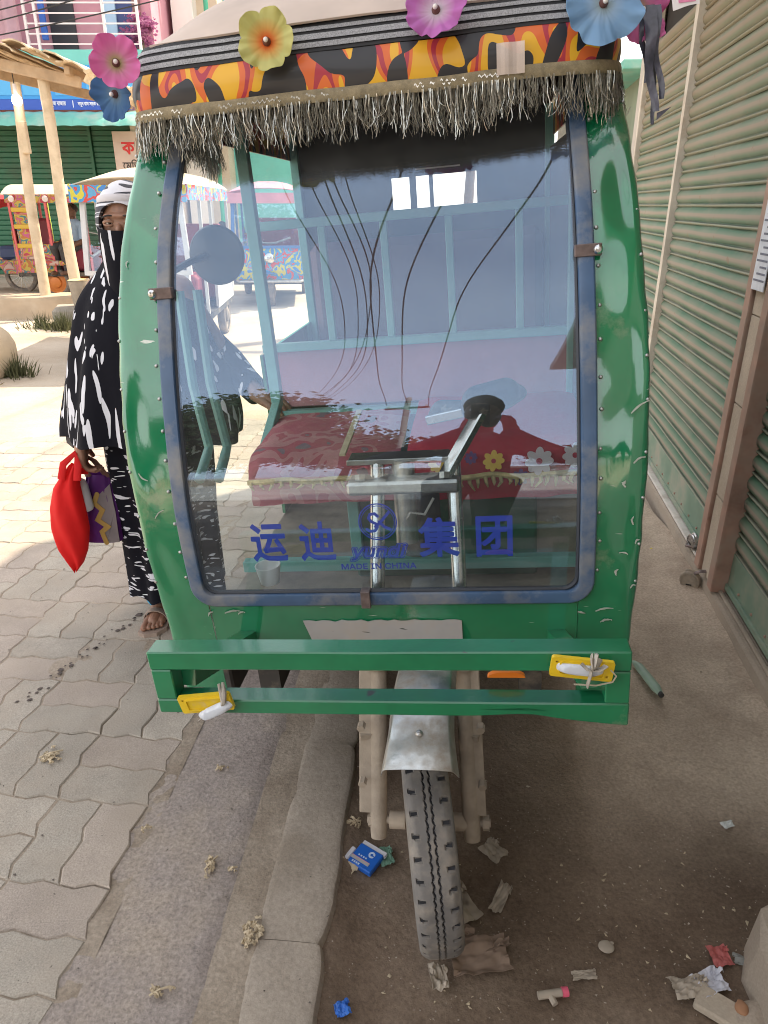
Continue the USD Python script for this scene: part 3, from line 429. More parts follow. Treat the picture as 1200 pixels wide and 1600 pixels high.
# padlocks (frame of the shop)
MLOCK = pm('padlock_steel', (.5, .5, .52), .22, metal=1, var=.3, vs=60, dust=(DUST, .25, 50))
MLOCKD = pm('dusty_padlock', (.30, .25, .195), .8, metal=.0, var=.2, vs=50, dust=(DUST, .4, 40))
def disc_lock(label, y, z, x, r, mat, rz, tilt, hasp):
    t = thing('padlock', label, 'padlock', MW @ T(x, y, z, rz=rz) @ T(0, 0, 0, rx=tilt))
    th = r * .42
    obj('body', lathe([(0, -th), (r * .82, -th), (r * .96, -th * .75), (r, -th * .3), (r, th * .3), (r * .96, th * .75), (r * .82, th), (0, th)], 28, 'x'), mat, t, smooth=40)
    obj('rim_groove', lathe([(r * .80, -th - .0005), (r * .80, -th - .002), (r * .74, -th - .002), (r * .74, -th - .0005)], 28, 'x'), mat, t)
    obj('keyhole', bx(-th - .0012, -th - .0004, -.012, .012, -.003 - r * .35, .003 - r * .35), MDARKIN, t)
    obj('shackle', tube([(0, r * .55 * math.cos(a), r * .62 + r * .42 * math.sin(a)) for a in np.linspace(-.4, PI + .4, 12)], r * .13, 8), mat, t)
    if hasp: obj('hasp', hasp, MBRACKET, t)
    return t
disc_lock('shiny round steel padlock on the hasp at the foot of the pillar', .735, .118, .012, .034, MLOCK, .25, .15, [tube([(.05, .045, -.03), (.0, .04, -.035), (-.02, .01, -.032), (-.01, -.02, -.02), (.05, -.03, -.015)], .006, 6)])
disc_lock('dust covered round padlock hanging over the plinth edge near the picture edge', .515, .035, -.04, .043, MLOCKD, .95, -.15, [tube([(.045, -.09, .055), (.01, -.075, .052), (-.005, -.045, .05), (-.004, -.015, .035), (.0, .01, .02)], .007, 6, sq=(1.6, .7))])
disc_lock('small dark padlock on the sill of the far shutter beside the vehicle', 2.02, .11, .02, .026, MBRACKET, .1, .2, [tube([(.05, .04, -.02), (.0, .04, -.025), (-.01, -.01, -.02), (.05, -.03, -.01)], .006, 6)])

# ================================================================ THE GREEN PASSENGER VEHICLE
V_YAW, V_ROLL, VB = math.radians(7.0), math.radians(4.75), 2.1
_c, _s = math.cos(V_ROLL), math.sin(V_ROLL); _Rr = np.array([[_c, 0, -_s], [0, 1, 0], [_s, 0, _c]])
_c, _s = math.cos(V_YAW), math.sin(V_YAW); RV = np.array([[_c, _s, 0], [-_s, _c, 0], [0, 0, 1]]) @ _Rr
MV = np.eye(4); MV[:3, :3] = RV; MV[:3, 3] = np.array([-.096, 0, 0]) + RV @ np.array([0, VB, 0])
veh = thing('auto_rickshaw', 'green battery three-wheeler with curved windscreen and flame-pattern canopy, nearest vehicle', 'auto rickshaw', MV)
def vo(name, m, mat, parent=veh, smooth=False, **kw):
    if isinstance(m, list): m = cat(m)
    m = m.copy(); m.apply_translation((0, -VB, 0)); return obj(name, m, mat, parent, smooth, **kw)
from scipy.interpolate import make_smoothing_spline, interp1d
_pz = [.4, .5, .7, .8, .9, 1.0, 1.1, 1.2, 1.3, 1.4, 1.5, 1.6, 1.7, 1.8]; _py = [1.335, 1.332, 1.325, 1.319, 1.317, 1.326, 1.348, 1.375, 1.410, 1.452, 1.512, 1.595, 1.69, 1.80]
_sp = make_smoothing_spline(_pz, _py, lam=1e-5)
prof = lambda z: np.asarray(_sp(z))
bw = lambda z: np.interp(z, [.5, .7, .8, .9, 1.0, 1.1, 1.2, 1.3, 1.4, 1.5, 1.6, 1.7, 1.8], [.497, .505, .509, .511, .515, .519, .518, .515, .510, .506, .501, .495, .488])
# green skin: left and right wings beside the windscreen, each bent round the corner
def wing(s, seed):
    rows = []
    for z in np.linspace(.50, 1.74, 110):
        w = float(bw(z)); y = float(prof(z)); x0 = .40 if z > .775 else .395
        xs = list(np.linspace(x0, w - .012, 14)); row = []
        for x in xs:
            d = .007 * (fbm(np.array([[x * 7 * s + 9, seed, z * 6]]), 3, seed)[0] - .5) + .004 * math.exp(-((x - w + .03) / .02) ** 2) * math.sin(z * 21 + seed)
            row.append((s * x, y + d, z))
        e = .0035 * (noise(np.array([[seed * 7., 0, z * 22]]))[0] - .5)
        row += [(s * (w - .004 + e), y + .002, z), (s * (w + e), y + .009, z), (s * (w + e), y + .03, z), (s * (w + e - .001), y + .13, z), (s * (w - .035), y + .135, z)]
        rows.append(row)
    m = sheet(np.array(rows), .0015 * s); m.fix_normals(); return m
vo('wing_panel', wing(-1, 3), MGREEN, smooth=35); vo('wing_panel', wing(1, 8), MGREEN, smooth=35)
# lower front panel (down to the bumper) with a dusty grey plate
rows = [[(x, float(prof(z)) + .0012 * math.sin(x * 17 + z * 30), z) for x in np.linspace(-.394, .394, 40)] for z in np.linspace(.60, .752, 12)]
m = sheet(np.array(rows), .0015); m.fix_normals(); vo('lower_front_panel', m, MGREEN, smooth=35)
gp = Polygon([(-.187, .686)] + [(-.187 + .344 * k / 24, .686 + .0016 * math.sin(k * 2.3) - .002 * (k % 5 == 0)) for k in range(1, 25)] + [(.157, .655), (.157, .612), (-.165, .612)])
m = ext(gp, .0016); m.vertices = m.vertices[:, [0, 2, 1]]; m.vertices[:, 1] = 1.3215 - m.vertices[:, 1]; m.fix_normals()
vo('grey_plate', m, pm('bare_dusty_plate', (.36, .345, .33), .75, var=.12, vs=9, scr=((.04, .05, .04), .27), dust=(DUST, .3, 9)), label='bare grey dusty plate under the windscreen')
rows = [[(x, float(prof(z)) - .001, z) for x in np.linspace(-.41, .41, 10)] for z in np.linspace(1.685, 1.79, 6)]
m = sheet(np.array(rows), .004); m.fix_normals(); vo('header_panel', m, flat('header_dark', (.03, .022, .02), .8))
# blue frame swept round the glass
def frame_path(hw, zb, rad, ztop):
    p = [(-hw, z) for z in np.linspace(ztop, zb + rad, 44)] + [(-hw + rad - rad * math.cos(a), zb + rad - rad * math.sin(a)) for a in np.linspace(.15, PI / 2 - .15, 6)]
    p += [(x, zb) for x in np.linspace(-hw + rad, hw - rad, 24)] + [(hw - rad + rad * math.sin(a), zb + rad - rad * math.cos(a)) for a in np.linspace(.15, PI / 2 - .15, 6)]
    return np.array(p + [(hw, z) for z in np.linspace(zb + rad, ztop, 44)])
def sweep_frame(P, sec):
    t = np.gradient(P, axis=0); t /= np.linalg.norm(t, axis=1, keepdims=True); nrm = np.stack([-t[:, 1], t[:, 0]], 1); G = []
    for p, k in zip(P, nrm):
        row = []
        for a, o in sec:
            q = p + k * a; row.append((q[0], float(prof(q[1])) - o, q[1]))
        G.append(row)
    m = sheet(np.array(G)); m.fix_normals(); return m
FP = frame_path(.409, .7415, .036, 1.735)
vo('windscreen_frame', sweep_frame(FP, [(-.016, -.004), (-.016, .004), (-.0145, .009), (-.011, .0115), (.009, .0125), (.0135, .011), (.0155, .006), (.016, -.004)]), MBLUE, smooth=40)
vo('gasket', sweep_frame(frame_path(.3915, .759, .030, 1.735), [(-.004, -.003), (-.004, .004), (0, .007), (.004, .004), (.004, -.003)]), flat('gasket_black', (.025, .03, .04), .55), smooth=40)
# glass, 4 mm thick
rows = [[(x, float(prof(z)) + .0, z) for x in np.linspace(-.393, .393, 12)] for z in np.linspace(.757, 1.735, 90)]
m = sheet(np.array(rows), .004); m.fix_normals(); vo('windscreen_glass', m, MGLASS, smooth=35)
# blue lettering on the glass
MLET = flat('blue_lettering', (.018, .045, .36), .45)
def decal(shape, x, z, name='lettering', off=.0016, mat=MLET):
    m = ext(shape, .0007); v = m.vertices.copy()
    m.vertices = np.stack([v[:, 0] + x, prof(v[:, 1] + z) - off - v[:, 2], v[:, 1] + z], 1); m.fix_normals(); vo(name, m, mat)
decal(glyph('yun', .075, .086), -.2715, .834); decal(glyph('di', .074, .088), -.168, .834)
decal(glyph('ji', .081, .087), .079, .837); decal(glyph('tuan', .072, .088), .193, .836)
decal(glyph('logo', .079, .079), -.0415, .878, 'emblem'); decal(glyph('yundi', .124, .042), -.066, .832)
tmk = meshkit.text_mesh('MADE IN CHINA', .0125, .0006, bold=True); k = .158 / tmk.bounds[1, 0]; tmk.apply_transform(np.diag([k, 1, 1, 1])); v = tmk.vertices.copy()
tmk.vertices = np.stack([v[:, 0] - .088, prof(v[:, 1] + .812) - .0016 - v[:, 2], v[:, 1] + .812], 1); tmk.fix_normals(); vo('lettering', tmk, MLET)
# clamps with bolts
for (x, z, s) in ((-.412, 1.377, -1), (.412, 1.395, 1)):
    y = float(prof(z)); c = vo('clamp', [bx(x - .024, x + .024, y - .020, y - .015, z - .011, z + .011, .0015), bx(x - s * .020 - .004, x - s * .020 + .004, y - .016, y - .006, z - .010, z + .010, .001)], MBRACKET)
    vo('bolt', [mv(lathe([(0, .007), (.005, .0065), (.0085, .003), (.009, 0)], 12, 'y'), T(0, 0, 0, rz=PI)).copy().apply_translation((x + s * .017, y - .0195, z))], MCHROME, c, smooth=40)
vo('clamp', [bx(-.050, -.030, 1.299, 1.306, .727, .766, .0015), bx(-.050, -.030, 1.306, 1.322, .762, .766, .001)], MBRACKET)
# rivets along the seams
for s in (-1, 1):
    for z in np.arange(.80, 1.70, .063): vo('rivet', mv(sph((0, 0, 0), .0042, 1), T(s * (.431 + rng.normal(0, .0012)), float(prof(z)) - .001, z + rng.normal(0, .004))), MSTEEL)
    for z in np.arange(.78, 1.70, .085): vo('rivet', mv(sph((0, 0, 0), .0036, 1), T(s * (float(bw(z)) - .004), float(prof(z)) + .001, z + rng.normal(0, .006))), MSTEEL)
# chipped paint on the right wing and lower corners
MCHIP = pm('bare_primer', (.36, .37, .32), .8, var=.2, vs=60)
for i, (x, z, L, a, w) in enumerate([(x_, z_, L_ * .75, a_, w_ * .7) for x_, z_, L_, a_, w_ in [(.485, 1.11, .05, .45, .003), (.49, 1.02, .03, .25, .003), (.475, .975, .014, 1.1, .007), (.492, .90, .02, 1.2, .004), (.498, .86, .012, .3, .004), (.47, .84, .02, -.6, .003), (.465, .79, .016, .9, .006), (.495, .76, .012, .1, .004), (-.474, 1.02, .03, 2.2, .003), (-.47, .94, .035, .5, .002), (-.49, 1.43, .012, .9, .003), (-.36, .707, .045, .02, .005), (-.40, .70, .02, .4, .004), (-.33, .705, .02, -.1, .004), (.43, .705, .045, .02, .004), (.44, .678, .03, .0, .005), (.405, .70, .006, 1.5, .012)]]):
    q = np.linspace(0, 1, 9); up = [(t * L, w * (.4 + .6 * rng.random()) * math.sin(PI * min(1, t * 1.1 + .08)) + .006 * math.sin(2 * t)) for t in q]; dn = [(t * L, -w * .5 * rng.random() + .006 * math.sin(2 * t)) for t in q[::-1]]
    sh = affinity.rotate(Polygon(up + dn).buffer(.0006), math.degrees(a), origin=(0, 0)); m = ext(sh, .0006); v = m.vertices.copy()
    m.vertices = np.stack([v[:, 0] + x, prof(v[:, 1] + z) - .0045 - v[:, 2], v[:, 1] + z], 1); m.fix_normals(); vo('paint_chip', m, MCHIP)
# bumper: two square rails, end posts and struts to the chassis
def dented(m, amp, seed):
    m = m.subdivide_to_size(.03) if hasattr(m, 'subdivide_to_size') else m
    m.vertices += amp * (np.stack([noise(m.vertices * 9 + k * 31, seed) for k in range(3)], 1) - .5); return m
rail2 = bx(-.393, .443, 1.028, 1.068, .669, .699, .0025).subdivide_to_size(.022); v = rail2.vertices
lo = (v[:, 2] < .684); v[lo, 2] -= .015 * np.clip((v[lo, 0] - .29) / .14, 0, 1) - .005 * np.exp(-((v[lo, 0] - .265) / .055) ** 2); rail2.vertices = v
vo('bumper_rail', dented(bx(-.393, .443, 1.028, 1.072, .763, .801, .0025), .002, 3), MGREEN2); vo('bumper_rail', rail2, MGREEN2)
vo('bumper_post', bx(-.3925, -.354, 1.0285, 1.066, .6995, .7625, .002), MGREEN2); vo('bumper_post', bx(.403, .4425, 1.0285, 1.066, .6995, .7625, .002), MGREEN2)
vo('bumper_strut', bar((-.345, 1.065, .725), (-.30, 1.50, .58), .035, .035), MGREEN2); vo('bumper_strut', bar((.385, 1.065, .725), (.33, 1.50, .58), .035, .035), MGREEN2)
# marker lamps tied to the bumper with rag
MYEL = pm('yellow_lamp_plastic', (.72, .50, .02), .4, var=.08, vs=20, dust=((.5, .42, .3), .2, 30)); MLENS = pm('milky_lens', (.62, .66, .72), .2, var=.05, vs=20); MRAG = cloth('dirty_rag', (.50, .46, .40), .1, .25, 40)
def lamp(x, y, z, rz, tip, lens_dx, lens_ang, label):
    t = UsdGeom.Xform.Define(stage, path_for(ppath(veh), 'marker_lamp')); M = T(x, y - VB, z) @ trimesh.transformations.rotation_matrix(tip, (1, 0, 0)) @ trimesh.transformations.rotation_matrix(rz, (0, 1, 0)) @ np.diag([.88, .88, .88, 1])
    t.AddTransformOp().Set(Gf.Matrix4d(*M.T.ravel())); t = tag(t.GetPrim(), label)
    pl = affinity.scale(sbox(-.052, -.017, .052, .017).buffer(.005), 1, 1)
    holes = union_all([Point(-.047, .012).buffer(.0025), Point(.047, -.012).buffer(.0025)])
    def up(m, d=0.0): v = m.vertices.copy(); m.vertices = np.stack([v[:, 0], -v[:, 2] - d, v[:, 1]], 1); m.fix_normals(); return m
    obj('lamp_base', up(ext(pl.difference(holes), .008)), MYEL, t)
    obj('lamp_rim', up(ext(sbox(-.036, -.009, .036, .009).buffer(.006).difference(sbox(-.036, -.009, .036, .009).buffer(.003)), .003), .008), MYEL, t)
    ls = hull(np.array([(a * (1 - .25 * k), -.008 - .009 * k, b * (1 - .35 * k)) for k in (0, .6, 1) for a, b in [(.043 * np.sign(math.cos(q)) * abs(math.cos(q)) ** .6, .0135 * np.sign(math.sin(q)) * abs(math.sin(q)) ** .7) for q in np.linspace(0, 2 * PI, 20)]]))
    ls.apply_transform(T(lens_dx[0], lens_dx[1], lens_dx[2]) @ trimesh.transformations.rotation_matrix(lens_ang, (0, 1, 0))); obj('lens', ls, MLENS, t, smooth=50)
    return t
lm = lamp(.362, 1.019, .780, .13, .05, (-.004, 0, .001), 0, 'white and yellow marker lamp tied with rag to the upper bumper rail')
tie = [tube([(.012, -.021, -.026), (.013, -.024, 0), (.014, -.02, .021), (.014, 0, .028)], [.006] * 4, 8, sq=(1.3, .4))]
for a, L in ((1.2, .03), (1.5, .038), (1.75, .028), (.5, .026), (2.6, .024)): tie.append(tube([(.014, -.024, .012), (.014 + L * .5 * math.cos(a), -.03, .012 + L * .5 * math.sin(a)), (.014 + L * math.cos(a), -.022, .012 + L * math.sin(a) * .95)], [.003, .0055, .0065], 6, sq=(1.4, .5)))
obj('rag_tie', tie, MRAG, lm, smooth=40)
obj('wire_loop', tube([(.05, -.012, .008), (.062, -.012, -.004), (.058, -.012, -.018), (.03, -.012, -.03), (-.01, -.01, -.034)], .0016, 5), flat('lamp_wire', (.5, .45, .35), .6), lm)
lm2 = lamp(-.293, 1.019, .704, -.12, .1, (.016, -.002, -.018), -.38, 'yellow marker lamp with loose pale lens hanging from the lower bumper rail')
obj('rag_tie', [tube([(.036, -.014, -.004), (.046, -.018, .008), (.052, -.012, .03), (.05, .0, .045)], [.003, .005, .005, .003], 6), tube([(.04, -.016, .0), (.044, -.016, .02), (.043, -.004, .045)], .003, 6), tube([(-.01, -.014, -.026), (-.026, -.018, -.036)], .0012, 5)], MRAG, lm2, smooth=40)
vo('orange_reflector', hull([(.242 + .033 * math.cos(a), 1.079 + .01 * b, .714 + .012 * math.sin(a)) for a in np.linspace(0, PI, 9) for b in (0, 1)]), flat('orange_plastic', (.85, .22, .02), .35), label='orange plastic reflector between the bumper rails')
# front wheel, fork and mudguard
WC = np.array([.070, 1.19, .256]); WR, WW = .258, .046; STEER = math.radians(9)
def tyre(R, W, n=540, m=56, grooves=True):
    A = np.linspace(-1, 1, m); th = np.linspace(0, 2 * PI, n + 1)[:-1]; G = np.zeros((n + 1, m + 8, 3))
    for i in range(n + 1):
        t = 2 * PI * (i % n) / n; z1 = .034 * tri(np.array(t / (2 * PI) * 90)); r = R - .16 * R * np.maximum(np.abs(A) - .62, 0) ** 1.7 * 1.0 - .004 * A ** 2
        if grooves:
            for c in (-.14, .14): r = r - .006 * (np.abs(A - c - z1) < .045)
            for s, ph in ((1, 0), (-1, .5)): r = r - .005 * ((s * A > .52) & (s * A < .86) & (((t / (2 * PI) * 40 + ph + .12 * s * A) % 1) < .22))
        x = A * W * .92; side = [(-W * .97, R * .93), (-W * 1.0, R * .84), (-W * .95, R * .74), (-W * .72, R * .66)]
        prof_ = [(a, b) for a, b in side[::-1]] + list(zip(x, r)) + [(-a, b) for a, b in side]
        for j, (xx, rr) in enumerate(prof_): G[i, j] = (xx, rr * math.cos(t), rr * math.sin(t))
    return G
G = tyre(WR, WW); t = sheet(G); t.merge_vertices(); t.fix_normals(); t.apply_translation(WC)
def steer(m): m = cat(m) if isinstance(m, list) else m.copy(); m.apply_translation(-WC); m.apply_transform(T(0, 0, 0, rz=STEER, ry=-.012)); m.apply_translation(WC); return m
wh = UsdGeom.Xform.Define(stage, path_for(ppath(veh), 'front_wheel')).GetPrim()
vo('tyre', steer(t), MRUBBER, wh, smooth=25)
gro = []
for c in (-.14, .14):
    P = []
    for i in range(901):
        a = 2 * PI * i / 900; z1 = .034 * float(tri(np.array(a / (2 * PI) * 90))); P.append([((c + z1 + e) * WW * .92, (WR - .0045) * math.cos(a), (WR - .0045) * math.sin(a)) for e in (-.042, .042)])
    gro.append(sheet(np.array(P)))
for s, ph in ((1, 0), (-1, .5)):
    for k in range(40):
        a0 = (k - ph + .03 - .12 * .7) / 40 * 2 * PI; P = [[(s * xx * WW * .92, (WR - .0062) * math.cos(a0 + da), (WR - .0062) * math.sin(a0 + da)) for xx in (.54, .84)] for da in np.linspace(0, .16 / 40 * 2 * PI, 3)]
        gro.append(sheet(np.array(P)))
g = cat(gro); g.apply_translation(WC); vo('tread_groove', steer(g), MGROOVE, wh)
rim = lathe([(.15, -.036), (.156, -.04), (.15, -.03), (.135, -.022), (.06, -.018), (.045, -.03), (0, -.03)], 40, 'x'); rim2 = rim.copy(); rim2.apply_transform(np.diag([-1, 1, 1, 1]))
r = cat([rim, rim2]); r.fix_normals(); r.apply_translation(WC); vo('rim', steer(r), MDUSTY, wh, smooth=40)
vo('axle', [cyl(WC + (-.135, 0, 0), WC + (.135, 0, 0), .009, 12), cyl(WC + (-.132, 0, 0), WC + (-.118, 0, 0), .017, 6), cyl(WC + (.118, 0, 0), WC + (.132, 0, 0), .017, 6), cyl(WC + (-.085, 0, 0), WC + (-.05, 0, 0), .019, 14), cyl(WC + (.05, 0, 0), WC + (.085, 0, 0), .019, 14)], MDUSTY, wh, smooth=40)
for s in (-1, 1):
    x = WC[0] - .008 + s * .102; a = np.array([x, 1.185, .250]); d = np.array([-.012 * s / .7, .30, .69]); d = d / np.linalg.norm(d)
    f = UsdGeom.Xform.Define(stage, path_for(ppath(veh), 'fork_leg')).GetPrim()
    vo('slider', tube([a - d * .03, a, a + d * .02, a + d * .36], [.017, .0195, .019, .019], 16), MDUSTY, f, smooth=40)
    o = np.array([-.026 if s < 0 else .018, -.008, 0]); vo('stay', [bar(a + d * .03 + o, a + d * .50 + o, .010, .030, .002), bar(a + d * .20 + o * 1.5, a + d * .20 - o * .6, .02, .012)], MDUSTY, f)
    vo('upper_tube', tube([a + d * .36, a + d * .80], .0165, 18), MCHROME, f, smooth=40)
    vo('collar', tube([a + d * .34, a + d * .37], .026, 18), MDUSTY, f, smooth=40)
def guard(ang0, ang1, R, n=26):
    rows = []
    for k in range(n):
        q = ang0 + (ang1 - ang0) * k / (n - 1); w = .054 + .009 * max(0, 1 - k / 4) ** 1.3; fl = .024 + .012 * max(0, 1 - k / 5)
        y, z = WC[1] - R * math.cos(q), WC[2] + R * math.sin(q); iy, iz = math.cos(q), -math.sin(q)
        rows.append([(WC[0] + .012 + a * w, y + iy * b, z + iz * b) for a, b in ((-1.12, fl), (-1.0, .006), (-.93, .001), (-.5, -.004), (0, -.0055), (.5, -.004), (.93, .001), (1.0, .006), (1.12, fl))])
    m = sheet(np.array(rows), .0016); m.fix_normals(); return m
vo('mudguard', guard(math.radians(59), math.radians(150), .367), MGALV, smooth=50)
for s_ in (-1, 1):
    for z_, y_ in ((.36, 1.212), (.47, 1.26)): vo('fork_bolt', cyl((WC[0] + s_ * .128 - .008, y_ - .03, z_), (WC[0] + s_ * .128 - .008, y_ - .012, z_), .009, 6), MDUSTY)
vo('mudguard_bolt', [sph((WC[0] + .012, WC[1] - .367 * math.cos(1.22) - .006, WC[2] + .367 * math.sin(1.22) + .004), .008, 1)], MSTEEL, smooth=50)
# chassis, floor, underside, rear axle
MUNDER = pm('underside_steel', (.05, .045, .04), .8, var=.3, vs=8, dust=(DUST, .25, 6)); MFLOOR = pm('dusty_floor_plate', (.20, .18, .15), .8, var=.2, vs=6, dust=((.34, .29, .23), .5, 6))
vo('floor_plate', bx(-.49, .49, 1.36, 3.08, .535, .545), MFLOOR)
vo('floor_step', [bx(-.40, .40, 1.345, 1.40, .55, .715, .004)], MFLOOR)
vo('chassis_rail', bar((-.30, 1.36, .50), (-.30, 3.05, .50), .05, .06), MUNDER); vo('chassis_rail', bar((.30, 1.36, .50), (.30, 3.05, .50), .05, .06), MUNDER)
vo('cross_member', bar((-.30, 1.6, .47), (.30, 1.6, .47), .05, .05), MUNDER); vo('cross_member', bar((-.30, 2.4, .47), (.30, 2.4, .47), .05, .05), MUNDER)
vo('teal_cross_bar', bar((-.465, 1.75, .606), (.465, 1.75, .606), .03, .032, .002), MTEAL)
vo('undertray', bx(-.40, .40, 1.80, 2.95, .33, .338), MUNDER)  # unseen tray added to darken the ground below the body
for s in (-1, 1): vo('side_sill', bx(s * .455, s * .485, 1.50, 3.0, .34, .533, .006), MUNDER)  # unseen sills added to cut the light beneath the vehicle
vo('battery_box', bx(-.26, .26, 2.3, 2.85, .34, .47, .01), MUNDER)
for s in (-1, 1):
    zz_ = .225 - s * .005; rc = np.array([s * .43, 2.72, .215 + s * -.036])
    tt = lathe([(.14, -.04), (.19, -.045), (.215, -.03), (.218, 0), (.215, .03), (.19, .045), (.14, .04)], 40, 'x'); tt.fix_normals(); tt.apply_translation(rc); w = UsdGeom.Xform.Define(stage, path_for(ppath(veh), 'rear_wheel')).GetPrim()
    vo('tyre', tt, MRUBBER, w, smooth=40); rr_ = lathe([(.141, -.03), (.12, -.015), (.03, -.01), (0, -.02), (0, .02), (.03, .01), (.12, .015), (.141, .03)], 30, 'x'); rr_.fix_normals(); rr_.apply_translation(rc); vo('rim', rr_, MDUSTY, w, smooth=40)
vo('rear_axle', cyl((-.43, 2.72, .25), (.43, 2.72, .18), .028, 12), MUNDER)
for s in (-1, 1): vo('leaf_spring', bar((s * .33, 2.45, .40), (s * .33, 3.0, .40), .05, .02), MUNDER)
# steering: crown, bars, covered grip
vo('steering_crown', [bx(-.085, .16, 1.44, 1.50, .925, .955, .006), cyl((.036, 1.47, .80), (.036, 1.50, .985), .025, 14), cyl((-.055, 1.455, .955), (-.055, 1.46, .968), .012, 6), cyl((.128, 1.455, .955), (.128, 1.46, .968), .012, 6)], MSTEEL, smooth=35)
vo('steering_arm', [bar((.128, 1.47, .955), (.215, 1.52, 1.09), .034, .018, .003), bar((.215, 1.52, 1.088), (.09, 1.55, 1.058), .02, .02, .002)], MCHROME)
vo('handlebar_grip', skin([((.205, 1.53, 1.098), .038, (.262, 1.55, 1.110), .034), ((.19, 1.53, 1.085), .026, (.225, 1.54, 1.068), .03), ((.262, 1.55, 1.108), .03, (.292, 1.57, 1.104), .018)], .012, 3), MBLACK, smooth=60)
vo('handlebar_grip', skin([((.21, 1.53, 1.085), .016, (.12, 1.58, 1.075), .02), ((.12, 1.58, 1.075), .02, (.10, 1.59, 1.06), .01)], .012, 3), MBLACK, smooth=60)
vo('dash_bar', [bx(-.088, .138, 1.49, 1.55, .978, .990, .003)], MBLACK); vo('dash_edge', bx(-.088, .138, 1.486, 1.4895, .980, .992, .001), MSTEEL)
vo('control_rod', bar((-.109, 1.55, .985), (-.095, 1.75, 1.035), .014, .006), pm('pale_wood_stick', (.55, .45, .30), .7, var=.15, vs=20))
vo('motor_housing', lathe([(0, 0), (.05, 0), (.055, .02), (.055, .14), (.048, .155), (0, .16)], 24, 'z', (.05, 1.60, .72)), MUNDER, smooth=40)
vo('cable', tube([(.10, 1.48, .90), (.08, 1.46, .87), (.05, 1.45, .88), (.02, 1.47, .83), (.03, 1.5, .76)], .003, 6), flat('grey_cable', (.45, .43, .4), .5))
vo('white_cup', lathe([(0, .0), (.022, 0), (.030, .045), (.028, .045), (.020, .004), (0, .004)], 20, 'z', (-.292, 1.45, .715 - .032 + .03)), flat('white_plastic', (.75, .75, .74), .4), smooth=40)
# driver's seat under flowered red cloth
MSEAT = steps('red_flowered_cloth', (1, 1, 1), 9.0, [(0, (.40, .012, .035)), (.66, (.46, .02, .05)), (.76, (.30, .01, .04))], .75, .6, bump=.0012)
MSEATP = steps('faded_pink_cloth', (1, 1, 1), 10.0, [(0, (.40, .10, .13)), (.47, (.45, .19, .20)), (.57, (.38, .08, .11)), (.66, (.20, .13, .16))], .8, .8, bump=.0012)  # blotchy pink, less saturated than the right seat
def cushion(x0, x1, y0, y1, z0, z1, seed, mat, label):
    rows = []
    for i, u in enumerate(np.linspace(0, 1, 44)):
        row = []
        for v_ in np.linspace(0, 1, 40):
            x = x0 + (x1 - x0) * u; e = min(u, 1 - u)
            if v_ < .42: q = v_ / .42; y = y0 - .012 * math.sin(q * 9 + u * 20) * .35; z = z0 + (z1 - .045 - z0) * q
            else:
                q = (v_ - .42) / .58; a = min(q / .25, 1) * PI / 2; y = y0 + .05 - .05 * math.cos(a) + max(0, q - .25) / .75 * (y1 - y0 - .05); z = z1 - .045 + .045 * math.sin(a) + .02 * max(0, q - .25)
            z += .008 * (fbm(np.array([[x * 14, y * 14, seed]]), 3, seed)[0] - .5) - .05 * max(0, .12 - e) ** 1.5 * 5 * (v_ > .4); y += .012 * (fbm(np.array([[x * 16, z * 9, seed + 3.]]), 3, seed)[0] - .5)
            row.append((x, y, z))
        rows.append(row)
    m = sheet(np.array(rows), .004); m.fix_normals(); return vo('seat', m, mat, smooth=50, label=label)
st = cushion(.02, .475, 1.72, 2.14, .80, .948, 3, MSEAT, 'right seat cushion under red flowered cloth')
st2 = cushion(-.40, .0, 1.72, 2.08, .80, .935, 9, MSEATP, 'left seat cushion under faded pink cloth')
vo('seat_box', bx(-.15, .345, 1.78, 2.18, .546, .80, .006), MDARKG)
vo('seat_box_post', bx(-.155, -.125, 1.755, 1.779, .625, .80, .002), MTEAL)
vo('seat_skirt', bx(.346, .47, 1.80, 1.81, .60, .80), MFLOOR)
def flower(cx, cz, r, y, petal, mid, parent):
    sh = union_all([affinity.rotate(affinity.scale(Point(r * .55, 0).buffer(r * .42), 1.12, .70), 360 / 8 * k + 9 * math.sin(k * 5), origin=(0, 0)) for k in range(8)])
    for s_, mt, o in ((sh, petal, 0), (Point(0, 0).buffer(r * .22), mid, .001)):
        m = ext(s_, .0012); v = m.vertices.copy(); m.vertices = np.stack([v[:, 0] + cx, y - o - v[:, 2] + v[:, 1] * .25, v[:, 1] * .97 + cz], 1); m.fix_normals(); vo('printed_flower', m, mt, parent)
PW, PY_, PB, PR = flat('print_white', (.58, .5, .52), .8), flat('print_yellow', (.7, .45, .08), .8), flat('print_purple', (.12, .05, .17), .8), flat('print_red', (.35, .02, .05), .8)
for cx, cz, r, p, q in ((.235, .905, .026, PY_, PR), (.18, .915, .016, PB, PR), (.345, .90, .034, PW, PR), (.43, .912, .03, PW, PR), (.30, .86, .02, PB, PY_), (.10, .905, .026, PY_, PR)): flower(cx, cz, r, 1.702, p, q, st)
def tassels(x0, x1, y, z, n, L):
    out = [tube([(x, y + .004 * math.sin(x * 60), z + .003 * math.sin(x * 35)) for x in np.linspace(x0, x1, 40)], .006, 6, sq=(1, 1.2))]
    for x in np.linspace(x0 + .01, x1 - .01, n): out.append(tube([(x, y, z), (x + rng.normal(0, .003), y - .004, z - L * .5), (x + rng.normal(0, .006), y, z - L * (.7 + .6 * rng.random()))], [.006, .005, .002], 5))
    return out
MGOLDF = pm('gold_fringe', (.45, .36, .16), .7, var=.3, vs=60)
vo('seat_fringe', tassels(.05, .472, 1.695, .868, 22, .03), MGOLDF); vo('seat_fringe', tassels(-.40, -.03, 1.70, .872, 14, .02), MGOLDF)
